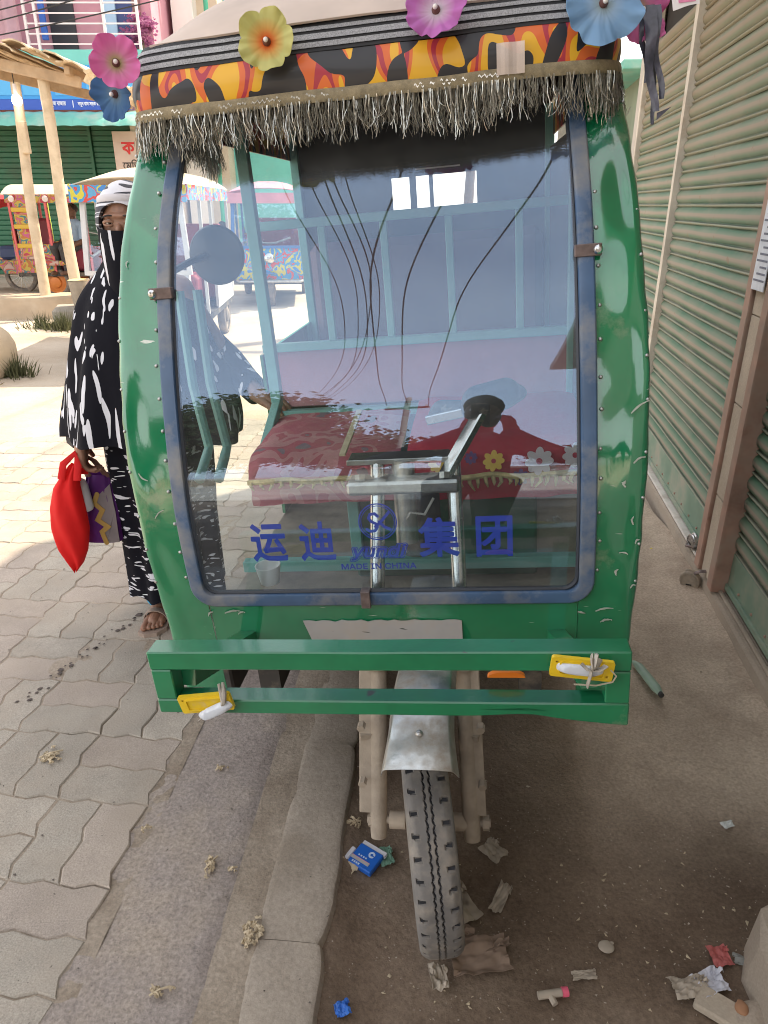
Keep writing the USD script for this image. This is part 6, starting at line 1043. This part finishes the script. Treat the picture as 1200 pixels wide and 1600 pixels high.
# decorated rickshaw with its driver (side view, front to the right)
ra = rickshaw('rickshaw painted in bright flower panels with cream roof and seated driver', T(-4.35, 13.45, .03, rz=PI / 2), MROOFW, MDECA, MDECA, flat('post_pink', (.62, .12, .12), .5), MORANGE, Lg=1.9, wy=1.30)
obj('painted_side_board', [bx(-.60, -.575, 1.45, 1.78, .62, 1.56, .004)], MDECA, ra); [obj('board_rail', bx(-.62, -.60, 1.42, 1.81, z, z + .07, .02), flat('rail_ochre', (.55, .36, .04), .5), ra) for z in (.80, 1.10, 1.36)]; obj('wheel_arch', [bx(-.66, -.57, .98, 1.62, .52, .60, .02)], MDECA, ra)
for k in range(7): obj('rosette', sph((-.60, .1 + .28 * k, 1.56), .05, 2, (.4, 1, 1)), (flat('rosette_white', (.7, .65, .62), .7), flat('rosette_red', (.6, .05, .06), .7))[k % 2], ra, smooth=60)
# driver
dr = thing('person', 'man in light blue shirt seated inside the decorated rickshaw', 'person', T(-5.32, 13.25, 0, rz=-.45))
MSKIND = pm('dark_brown_skin', (.13, .065, .04), .5, var=.1, vs=30); MSHIRT = cloth('light_blue_shirt', (.33, .45, .58), .1, .1, 10)
hd = np.array([0, -.02, 1.40])
db = [((0, 0, .84), .12, (0, 0, 1.05), .12), ((0, 0, 1.05), .12, (0, 0, 1.17), .11), ((-.17, 0, 1.18), .055, (.17, 0, 1.18), .055), ((0, 0, 1.2), .06, (0, -.01, 1.30), .05), ((-.19, 0, 1.17), .055, (-.24, -.08, .93), .045), ((-.24, -.08, .93), .045, (-.17, -.28, .84), .033), ((.19, 0, 1.17), .055, (.24, -.08, .93), .045), ((.24, -.08, .93), .045, (.17, -.28, .86), .033), ((-.09, 0, .84), .09, (-.11, -.40, .82), .07), ((-.11, -.40, .82), .065, (-.11, -.38, .46), .045), ((.09, 0, .84), .09, (.11, -.40, .82), .07), ((.11, -.40, .82), .065, (.11, -.38, .46), .045), ((-.11, -.36, .44), .04, (-.11, -.52, .43), .03), ((.11, -.36, .44), .04, (.11, -.52, .43), .03)] + hand((-.17, -.28, .84), (.2, -1, -.2), (0, 0, 1), .6, .16) + hand((.17, -.28, .86), (-.2, -1, -.2), (0, 0, 1), .6, .16, -1)
obj('body', skin(db, .015, 6, [ell(hd, (.075, .092, .115), 24), ell(hd + (0, -.05, -.05), (.05, .042, .05), 18), ell(hd + (0, -.098, -.02), (.013, .016, .02), 12), ell(hd + (-.074, 0, 0), (.01, .02, .03), 12), ell(hd + (.074, 0, 0), (.01, .02, .03), 12)]), MSKIND, dr, smooth=70)
for s in (-1, 1): obj('eye', sph(hd + (s * .03, -.083, .008), .011, 2), flat('eye_white', (.62, .58, .54), .25), dr)
obj('hair', trimesh.util.concatenate([mv(lump(5, (.083, .098, .085), .08), T(0, .015, 1.44))]), flat('hair_black', (.012, .008, .007), .6), dr, smooth=60)
obj('shirt', skin([(a, ra_ + .016, b, rb_ + .016) for a, ra_, b, rb_ in db[:3]] + [((-.19, 0, 1.17), .072, (-.23, -.06, .99), .066), ((.19, 0, 1.17), .072, (.23, -.06, .99), .066)], .018, 6), MSHIRT, dr, smooth=70)
obj('trousers', skin([((0, 0, .84), .135, (0, 0, .88), .125)] + [(a, ra_ + .014, b, rb_ + .014) for a, ra_, b, rb_ in db[8:12]], .018, 6), flat('dark_trousers', (.05, .045, .045), .8), dr, smooth=70)
# cycle rickshaw with red hood at the far left
cy = thing('cycle_rickshaw', 'cycle rickshaw with folded red hood and ladder guard at the left edge', 'rickshaw', T(-6.75, 13.9, .03))
for x in (-.62, .22): wheel_parts(cy, 'wheel', (x, -.35 if x > 0 else -.3, .30), .30, .035, MUNDER, 'y', 14)
rows = [[(-.55 + 1.75 * u, -.45 + .9 * q, 1.42 + .30 * math.sin(min(u * 1.5, 1) * PI / 2) - .12 * (1 - math.sin(q * PI)) - .05 * u + .03 * math.sin(u * 20 + q * 5)) for u in np.linspace(0, 1, 26)] for q in np.linspace(0, 1, 12)]
m = sheet(np.array(rows), .008); obj('hood', m, cloth('red_hood_cloth', (.60, .07, .08), .15, .15, 4), cy, smooth=60)
obj('hood_apron', sheet(np.array([[(-.52 + .02 * math.sin(q * 9), -.45 + .9 * q, 1.42 - .25 * u) for u in np.linspace(0, 1, 5)] for q in np.linspace(0, 1, 8)]), .006), cloth('red_hood_cloth2', (.60, .07, .08), .15, .15, 4), cy)
for x, y in ((-.50, -.44), (.55, -.44), (-.50, .44), (.55, .44)): obj('hood_post', bar((x, y, .45), (x, y, 1.5), .035, .035), flat('post_lime', (.45, .55, .10), .5), cy)
for z in (.72, .92, 1.12, 1.30): obj('guard_rung', bar((-1.0, -.45, z), (-.50, -.45, z), .025, .025), MRAILW, cy)
obj('guard_rail', bar((-1.0, -.45, .5), (-1.0, -.45, 1.42), .03, .03), flat('post_pink', (.62, .12, .12), .5), cy); obj('deck', bx(-.95, .75, -.46, .46, .50, .56, .01), MDECA, cy); obj('seat', [bx(-.1, .5, -.4, .4, .57, .80, .05), bx(.40, .55, -.4, .4, .80, 1.2, .04)], flat('seat_navy', (.03, .05, .12), .6), cy); obj('toe_board', hull([(.0, -.47, .34), (.35, -.47, .34), (-.1, -.47, .50), (.4, -.47, .50), (.0, -.44, .34), (.4, -.44, .5), (-.1, -.44, .5)]), MDECA, cy); obj('frame_tube', [tube([(-.62, 0, .30), (-.3, 0, .45), (.3, 0, .45), (.7, 0, .40)], .02, 8)], MUNDER, cy)

# ================================================================ LITTER ON THE GROUND
def crumple(n, w, h, amp, seed, irr=.15, fold=0.0):
    q = np.linspace(-1, 1, n); U, V_ = np.meshgrid(q, q); e = 1 + irr * 2 * (fbm(np.stack([U * 1.7 + seed * 9, V_ * 1.7, U * 0 + seed], -1), 3, seed) - .5)
    Z = amp * (1.6 * (fbm(np.stack([U * 1.6 + seed, V_ * 1.6, U * 0 + 5.], -1), 4, seed + 3)) - .35) + fold * np.abs(U)
    return sheet(np.stack([U * w / 2 * e, V_ * h / 2 * e, np.maximum(Z, -.001)], -1), .0006)
def litter(name, label, catg, x, y, w, h, amp, seed, mat, rz=0, z=.004, n=22, irr=.2, group=None):
    t = thing(name, label, catg, T(x, y, z, rz=rz), group); obj('sheet', crumple(n, w, h, amp, seed, irr), mat, t, smooth=30); obj('torn_edge', mv(crumple(6, w * .3, h * .25, amp * 1.3, seed + 5, .4), T(w * .42, h * .25, .0015)), mat, t, smooth=30); return t
MDRYP = pm('dirty_paper', (.40, .34, .27), .85, var=.15, vs=20); MDRYP2 = pm('brown_carton', (.26, .185, .135), .85, var=.2, vs=16); MPLAST = flat('dull_white_plastic', (.55, .55, .60), .4); MDRYL = pm('dry_leaf_crumbs', (.50, .41, .28), .9, var=.25, vs=30, rand=.1)
# blue cigarette carton
ck = thing('cigarette_pack', 'crushed blue and white cigarette pack left of the front wheel', 'pack', T(-.045, 1.29, .012, rz=-.62, rx=.1)); obj('pack_box', bx(-.034, .034, -.029, .029, -.008, .009, .002), flat('pack_blue', (.015, .12, .50), .4), ck)
obj('white_flap', [bx(-.034, .036, .0295, .042, -.006, .004, .001), bx(-.048, -.036, -.030, .010, -.006, .008, .002)], flat('pack_white', (.66, .66, .70), .5), ck); obj('silver_band', bx(-.034, .02, -.018, -.010, .0093, .0098), flat('pack_grey', (.40, .38, .37), .5), ck); obj('pink_line', bx(-.034, .02, -.0098, -.0088, .0093, .0098), flat('pack_pink', (.6, .25, .3), .5), ck)
for r0 in (.0085,): obj('round_mark', [ext(Point(.010, .013).buffer(r0).difference(Point(.010, .013).buffer(r0 * .45)).difference(sbox(.008, .010, .030, .0135)), .0005, .0093)], flat('pack_pale', (.5, .6, .75), .5), ck)
obj('pale_print', [bx(-.020 + .007 * k, -.016 + .007 * k, -.004, .000, .0093, .0097) for k in range(4)] + [bx(-.024 + .006 * k, -.020 + .006 * k, -.026, -.021, .0093, .0097) for k in range(4)], flat('pack_pale', (.5, .6, .75), .5), ck, kind='stuff')
obj('crushed_paper', mv(crumple(14, .055, .04, .014, 4, .25), T(-.028, -.042, -.004)), MDRYL, ck, smooth=30)
litter('paper_bag', 'flattened brown paper bag at the foot of the front wheel', 'paper', .205, 1.045, .125, .075, .022, 3, MDRYP2, .12, irr=.1)
litter('paper_bag', 'rounded brown paper sheet lying right of the front tyre', 'paper', .165, 1.17, .075, .115, .022, 8, MDRYP, .5, irr=.12)
litter('paper_scrap', 'dark brown paper under the flattened bag', 'paper', .15, 1.09, .09, .06, .016, 13, MDRYP2, -.2)
litter('paper_scrap', 'grey torn paper in the shade far right of the wheel', 'paper', .275, 1.32, .05, .06, .012, 15, MDRYP, .7)
litter('paper_scrap', 'pale scrap of paper stuck under the tyre front', 'paper', .115, .998, .035, .05, .018, 17, MDRYP, .1)
litter('paper_scrap', 'thin grey paper strip between wheel and shade', 'paper', .275, 1.19, .03, .085, .012, 18, MDRYP, -.5)
litter('leaf_scrap', 'green plastic scrap beside the left of the tyre', 'scrap', .005, 1.305, .032, .055, .010, 19, flat('green_scrap', (.16, .30, .22), .5), .2)
litter('plastic_bag', 'crumpled white plastic bag near the broken slab', 'bag', .675, .985, .07, .055, .022, 21, MPLAST, .3, irr=.15)
litter('plastic_bag', 'dirty beige plastic beside the white bag', 'bag', .63, .975, .075, .05, .022, 22, MDRYP, .1)
litter('red_wrapper', 'dull red wrapper beside the white plastic bag', 'wrapper', .725, 1.045, .042, .048, .012, 23, flat('dull_red', (.42, .11, .10), .6), .1, irr=.08)
litter('grey_rag', 'grey rag between the red wrapper and the slab', 'rag', .78, 1.035, .055, .025, .012, 24, pm('grey_rag', (.22, .22, .20), .8), -.2)
litter('ticket', 'small yellow and white ticket on the bare dirt', 'ticket', .90, 1.405, .032, .02, .006, 25, flat('ticket_white', (.62, .64, .62), .6), .35, irr=.05)
o = obj('ticket_print', mv(bx(-.014, .0, -.004, .004, .0105, .011), T(.895, 1.403, .003, rz=.35)), flat('ticket_yellow', (.6, .5, .05), .6), '/World/ticket')
litter('blue_scrap', 'small blue plastic scrap by the kerb at the lower edge', 'scrap', -.085, .935, .03, .032, .012, 26, flat('blue_scrap', (.04, .16, .55), .4), .4)
litter('paper_scrap', 'pale pointed paper scrap on the open dirt', 'paper', .42, 1.005, .05, .02, .008, 27, MDRYP, .1)
tb = thing('plastic_tube', 'pale green plastic tube lying beside the bumper end', 'tube', T(.895, 2.02, .022, rz=.15)); obj('tube_body', tube([(0, -.09, 0), (0, -.06, .002), (0, .06, .003), (0, .10, -.004)], [.010, .017, .016, .006], 12, sq=(1, .8)), pm('pale_green_plastic', (.30, .42, .33), .45, var=.15, vs=20), tb, smooth=40); obj('tube_cap', cyl((0, -.10, 0), (0, -.088, 0), .009), MBLACK, tb)
rp_ = thing('cigarette_end', 'pale paper stick with bright pink end near the lower edge', 'stick', T(.345, .962, .012, rz=.12)); obj('stick', [tube([(-.03, 0, 0), (.02, 0, .002)], .008, 10), tube([(-.005, 0, 0), (.0, -.02, -.002)], .007, 8)], MDRYP, rp_, smooth=40); obj('pink_end', cyl((.0205, 0, .002), (.033, 0, .002), .0095, 14), flat('bright_pink', (.75, .12, .20), .5), rp_, smooth=40)
st_ = thing('round_pebble', 'flat pale disc shaped pebble on the dark dirt', 'pebble', T(.487, 1.068, .006)); obj('pebble', lump(4, (.017, .015, .006), .1, 2), MDRYP, st_, smooth=60); obj('chip', mv(lump(6, (.005, .004, .003), .2, 1), T(.015, .01, -.002)), MDRYP, st_)
bs_ = thing('broken_slab', 'broken concrete slab leaning at the lower right corner', 'slab', T(.83, .96, .0, rz=-.2)); obj('slab', hull([(-.05, -.2, 0), (-.085, .02, .0), (-.06, .10, 0), (-.03, .13, 0), (.2, .2, 0), (.2, -.2, 0), (-.045, -.2, .12), (-.07, .02, .11), (-.05, .10, .125), (-.02, .125, .12), (.2, .2, .13), (.2, -.2, .12)]).subdivide_to_size(.03), MPLINTH, bs_)
obj('chip', mv(lump(9, (.05, .03, .018), .2, 2), T(-.08, -.06, .012, rz=.6)), MPLINTH, bs_)
p = obj('timber_scrap', mv(bx(-.075, .075, -.028, .028, .0, .018, .004), T(.70, .915, .003, rz=-.65)), MPLAS); tag(p, 'flat pale board scrap in front of the broken slab', 'board')
p = obj('brick_chip', mv(lump(12, (.013, .016, .012), .2, 2), T(.715, .925, .024)), flat('brick_chip', (.33, .17, .09), .9), smooth=50); tag(p, 'small orange brick chip on the board scrap', 'chip')
# trampled dry leaf heaps on the paving
def leaf_heap(label, x, y, w, h, n, seed, z=.045):
    r = np.random.default_rng(seed); ms = []
    for k in range(n):
        m = crumple(5, w * r.uniform(.12, .3), h * r.uniform(.10, .24), .012, seed * 17 + k, .5); m.apply_transform(T(r.normal(0, w * .22), r.normal(0, h * .22), r.uniform(0, .006), rz=r.uniform(0, 6), rx=r.normal(0, .25))); ms.append(m)
    t = thing('leaf_heap', label, 'leaf heap', T(x, y, z)); obj('leaf_bits', ms, MDRYL, t, kind='stuff', smooth=25); obj('stalk', tube([(-w * .4, -h * .2, .004), (0, 0, .012), (w * .35, h * .3, .005)], .0025, 5), MDRYL, t)
leaf_heap('pale trampled leaf scraps on the grey paver at the left', -.955, 1.617, .075, .06, 18, 1); leaf_heap('tall thin heap of dry leaf on the rough road edge', -.415, 1.25, .03, .075, 14, 2, .040); leaf_heap('small crushed leaf on the road edge below the bumper', -.46, 1.567, .03, .03, 8, 3, .040); leaf_heap('spread of crushed leaf along the gutter', -.285, 1.065, .045, .08, 18, 4, .041); leaf_heap('dry leaf crumbs at the lower edge of the paving', -.45, .945, .05, .035, 12, 5, .041); leaf_heap('crushed leaf beside the cigarette pack', -.085, 1.40, .07, .025, 12, 6, .012); leaf_heap('small leaf crumbs left of the leaf heap on the road edge', -.36, 1.235, .025, .02, 7, 7, .040); leaf_heap('brown leaf curl in the gutter near the kerb', -.60, 1.35, .03, .02, 7, 8, .046)
def bits(n, area, size, seed, zf):
    r = np.random.default_rng(seed); ms = []
    for k in range(n):
        x, y = area(r); s = size * r.uniform(.4, 1.5) * (1.8 if r.random() < .08 else 1)
        a = np.sort(r.uniform(0, 2 * PI, 5)); pts = np.stack([np.cos(a) * s * r.uniform(.5, 1.2, 5), np.sin(a) * s * r.uniform(.3, .9, 5), r.uniform(0, s * .3, 5)], 1) @ T(0, 0, 0, rz=r.uniform(0, 6))[:3, :3].T + (x, y, zf(x, y))
        ms.append(trimesh.Trimesh(np.vstack([pts, pts.mean(0) + (0, 0, s * .35)]), [[i, (i + 1) % 5, 5] for i in range(5)], process=False))
    return cat(ms)
dz_ = lambda x, y: float(dirt_z(np.array(x), np.array(y))) + .001
tag(obj('debris', bits(700, lambda r: (r.uniform(-.08, 1.15), r.uniform(.8, 2.6)), .003, 5, dz_), MDRYP), 'pale crumbs and grit scattered over the dirt verge', 'debris', kind='stuff')
tag(obj('debris', bits(110, lambda r: (r.uniform(.0, .85), r.uniform(.8, 1.35)), .0055, 6, dz_), MDRYL), 'larger pale flakes on the dark dirt round the wheel', 'debris', kind='stuff')
tag(obj('debris', bits(420, lambda r: (r.uniform(-1.9, -.12), r.uniform(.8, 2.8)), .0028, 7, lambda x, y: .043), pm('dark_grit', (.12, .10, .085), .9)), 'dark grit and specks on the paving', 'debris', kind='stuff')
sp_ = []
r_ = np.random.default_rng(9)
for k in range(34):
    q = k / 33; x = -.93 - .42 * (1 - q) ** 1.0 * .55 + r_.normal(0, .012); y = 1.86 + .55 * q + r_.normal(0, .012); s = .0022 + .0045 * r_.random() ** 2 * (1.8 if k > 20 else 1)
    a = np.linspace(0, 2 * PI, 9)[:-1]; sp_.append(ext(Polygon([(x + s * 1.6 * math.cos(t) * r_.uniform(.6, 1.1) + .4 * s * math.sin(t), y + s * 1.8 * math.sin(t) * r_.uniform(.6, 1.1)) for t in a]).buffer(0), .0006, .0440))
tag(obj('dark_stain', sp_, flat('wet_stain', (.075, .055, .045), .7)), 'trail of dark splashes across the grey pavers', 'stain', kind='stuff')
# ================================================================ BEHIND THE PHOTOGRAPHER (seen mirrored in the windscreen)
tree('broad tree left of the street behind the photographer', -9.0, -16.5, 6.7, 2.7, 21, MLEAF, 10000, .30); tree('leafy tree behind the photographer beside the road wall', -12.8, -16, 5.6, 3.0, 22, MLEAF2, 8000, .30); tree('green tree far down the street behind the photographer', -8.6, -24, 6.0, 3.2, 23, MLEAF, 8000, .30); tree('low tree by the white roofed house', -14.5, -22, 5, 3.2, 24, MLEAF, 4600, .26); tree('small tree at the right end of the street', .5, -30, 5.4, 2.4, 27, MLEAF, 3600, .26)
hb = thing('white_roofed_house', 'low house with white tin roof behind the photographer', 'building', T(-4.6, -29, 0, rz=.1)); obj('wall', bx(-3.4, 4, -5, 0, 0, 2.3), MPLASW, hb); obj('roof', hull([(-3.9, .6, 2.2), (4.4, .6, 2.2), (-3.9, -5.6, 2.2), (4.4, -5.6, 2.2), (-3.9, -2.5, 3.3), (4.4, -2.5, 3.3)]), flat('tin_roof', (.62, .62, .64), .4), hb)
for k in range(3): obj('window', bx(-2.6 + 2.3 * k, -1.6 + 2.3 * k, .003, .05, .9, 1.9), flat('window_dark', (.02, .02, .025), .4), hb)
hb2 = thing('red_roofed_house', 'house with dull red roof behind the photographer', 'building', T(-8.5, -34, 0)); obj('wall', bx(-3, 3, -5, 0, 0, 2.6), MCREAM, hb2); obj('roof', hull([(-3.5, .6, 2.5), (3.5, .6, 2.5), (-3.5, -5.6, 2.5), (3.5, -5.6, 2.5), (-3.5, -2.5, 4), (3.5, -2.5, 4)]), flat('roof_red', (.36, .06, .05), .6), hb2); obj('door', bx(-.5, .5, .003, .04, 0, 2), MWOODB, hb2)
p = obj('road_wall', bx(-19, -7.6, -15.4, -15.15, 0, .75, .02), MLEDGE); tag(p, 'low earth coloured wall along the road behind the photographer', 'wall')
pl_ = thing('utility_pole', 'concrete utility pole with crossarm behind the photographer', 'pole', T(-5.0, -18, 0, rz=.25)); obj('shaft', tube([(0, 0, -.1), (0, 0, 7)], [.14, .09], 12), MGREYC, pl_, smooth=50); obj('crossarm', bx(-.75, .75, -.05, .05, 6.2, 6.3), MUNDER, pl_)
for x in (-.65, 0, .65): obj('insulator', lathe([(0, 0), (.04, 0), (.03, .08), (.045, .1), (0, .14)], 10, 'z', (x, 0, 6.3)), flat('porcelain', (.5, .45, .4), .3), pl_)
pl2 = thing('utility_pole', 'far utility pole standing beyond the corner of the shop row', 'pole', T(2.6, 11.5, 0)); obj('shaft', tube([(0, 0, -.1), (0, 0, 8)], [.14, .09], 12), MGREYC, pl2, smooth=50); obj('crossarm', bx(-.8, .8, -.05, .05, 7.2, 7.3), MUNDER, pl2)
def wire(label, a, mid, b, r, group, seed):
    a, mid, b = map(np.array, (a, mid, b)); q = np.linspace(0, 1, 90)[:, None]; t0 = np.linalg.norm(mid - a) / (np.linalg.norm(mid - a) + np.linalg.norm(b - mid)); 
    c = (mid - a * (1 - t0) ** 2 - b * t0 ** 2) / (2 * t0 * (1 - t0)); P_ = a * (1 - q) ** 2 + 2 * c * q * (1 - q) + b * q ** 2; P_[:, 0] += .014 * np.sin(q[:, 0] * 23 + seed); P_[:, 2] += .010 * np.sin(q[:, 0] * 31 + seed)
    p = obj('power_line', tube(P_, r, 6), flat('cable_black', (.02, .02, .022), .6)); tag(p, label, 'cable', group)
ga = 'thick power lines over the vehicle'
for k, (a, m_, b) in enumerate([((-5.62, -17.85, 6.42), (-.8, 1.6, 6.5), (1.8, 11.5, 7.4)), ((-5.0, -18, 6.42), (-.35, 1.42, 6.6), (2.6, 11.5, 7.4)), ((-4.38, -18.15, 6.42), (.42, 1.35, 6.5), (3.4, 11.5, 7.4))]): wire(('left', 'middle', 'right')[k] + ' one of the thick power lines mirrored in the windscreen', a, m_, b, .011, ga, k)
gb = 'thin service wires left of the power lines'
for k, (xm, zm) in enumerate(((-1.35, 6.4), (-1.52, 6.3), (-1.7, 6.5), (-1.6, 6.9), (-2.0, 6.6))): wire(('highest', 'second highest', 'middle', 'second lowest', 'lowest')[k] + ' thin service wire on the pole behind the photographer', (-7.4 - .28 * k, -16.5 - .2 * k, 6.1 - .05 * k), (xm, 1.6, zm), (-3.6 - .3 * k, 16.5, 6.9), .0065 + .0015 * (k % 2), gb, k * 1.7)

# the photographer, standing at the camera (seen only as a dark reflection)
ph = thing('person', 'photographer in dark shirt holding up a phone, mirrored in the windscreen', 'person', T(-.055, -.30, 0))
hc_ = np.array([0, -.02, 1.53])
pbn = [((0, 0, .90), .14, (0, 0, 1.1), .13), ((0, 0, 1.1), .13, (0, 0, 1.28), .13), ((-.19, 0, 1.30), .06, (.19, 0, 1.30), .06), ((0, 0, 1.32), .06, (0, .0, 1.44), .055), ((-.2, 0, 1.29), .062, (-.40, .08, 1.16), .052), ((-.40, .08, 1.16), .050, (-.035, .26, 1.34), .034), ((.2, 0, 1.29), .062, (.38, .08, 1.18), .052), ((.38, .08, 1.18), .050, (.16, .26, 1.34), .034),
       ((-.10, 0, .9), .10, (-.11, .02, .48), .065), ((-.11, .02, .48), .062, (-.11, 0, .09), .042), ((.10, 0, .9), .10, (.11, .02, .48), .065), ((.11, .02, .48), .062, (.11, 0, .09), .042), ((-.11, 0, .06), .042, (-.12, .16, .045), .034), ((.11, 0, .06), .042, (.12, .16, .045), .034)] + hand((-.035, .26, 1.34), (.35, .15, 1), (-.6, .5, 0), .7, .16) + hand((.16, .26, 1.34), (-.2, .15, 1), (.6, .5, 0), .7, .16, -1)
obj('body', skin(pbn, .016, 5, [ell(hc_, (.078, .098, .118), 24), ell(hc_ + (0, .05, -.05), (.05, .042, .05), 18), ell(hc_ + (0, .102, -.02), (.013, .016, .02), 12)]), MSKIND, ph, smooth=70)
obj('hair', mv(lump(15, (.088, .104, .085), .06), T(0, -.04, 1.585)), flat('hair_black', (.012, .008, .007), .6), ph, smooth=60)
for s in (-1, 1): obj('eye', sph(hc_ + (s * .032, .088, .008), .011, 2), flat('eye_white', (.62, .58, .54), .25), ph)
obj('shirt', skin([(a, r0 + .017, b, r1 + .017) for a, r0, b, r1 in pbn[:3]] + [(a, r0 + .014, b, r1 + .014) for a, r0, b, r1 in pbn[4:8]], .018, 5), flat('dark_shirt', (.018, .018, .022), .85), ph, smooth=70)
obj('trousers', skin([((0, 0, .92), .155, (0, 0, .96), .15)] + [(a, r0 + .014, b, r1 + .014) for a, r0, b, r1 in pbn[8:12]], .02, 5), flat('dark_trousers', (.05, .045, .045), .8), ph, smooth=70)
phn = thing('mobile_phone', 'black phone held up by the photographer, mirrored in the windscreen', 'phone', T(-.02, -.022, 1.43, rx=-.38)); obj('phone_body', bx(-.037, .037, -.012, -.004, -.075, .085, .004), flat('phone_black', (.012, .012, .014), .3), phn); obj('phone_camera', bx(.0, .03, -.0035, -.0015, .045, .078, .001), flat('phone_lens', (.02, .02, .03), .1), phn)
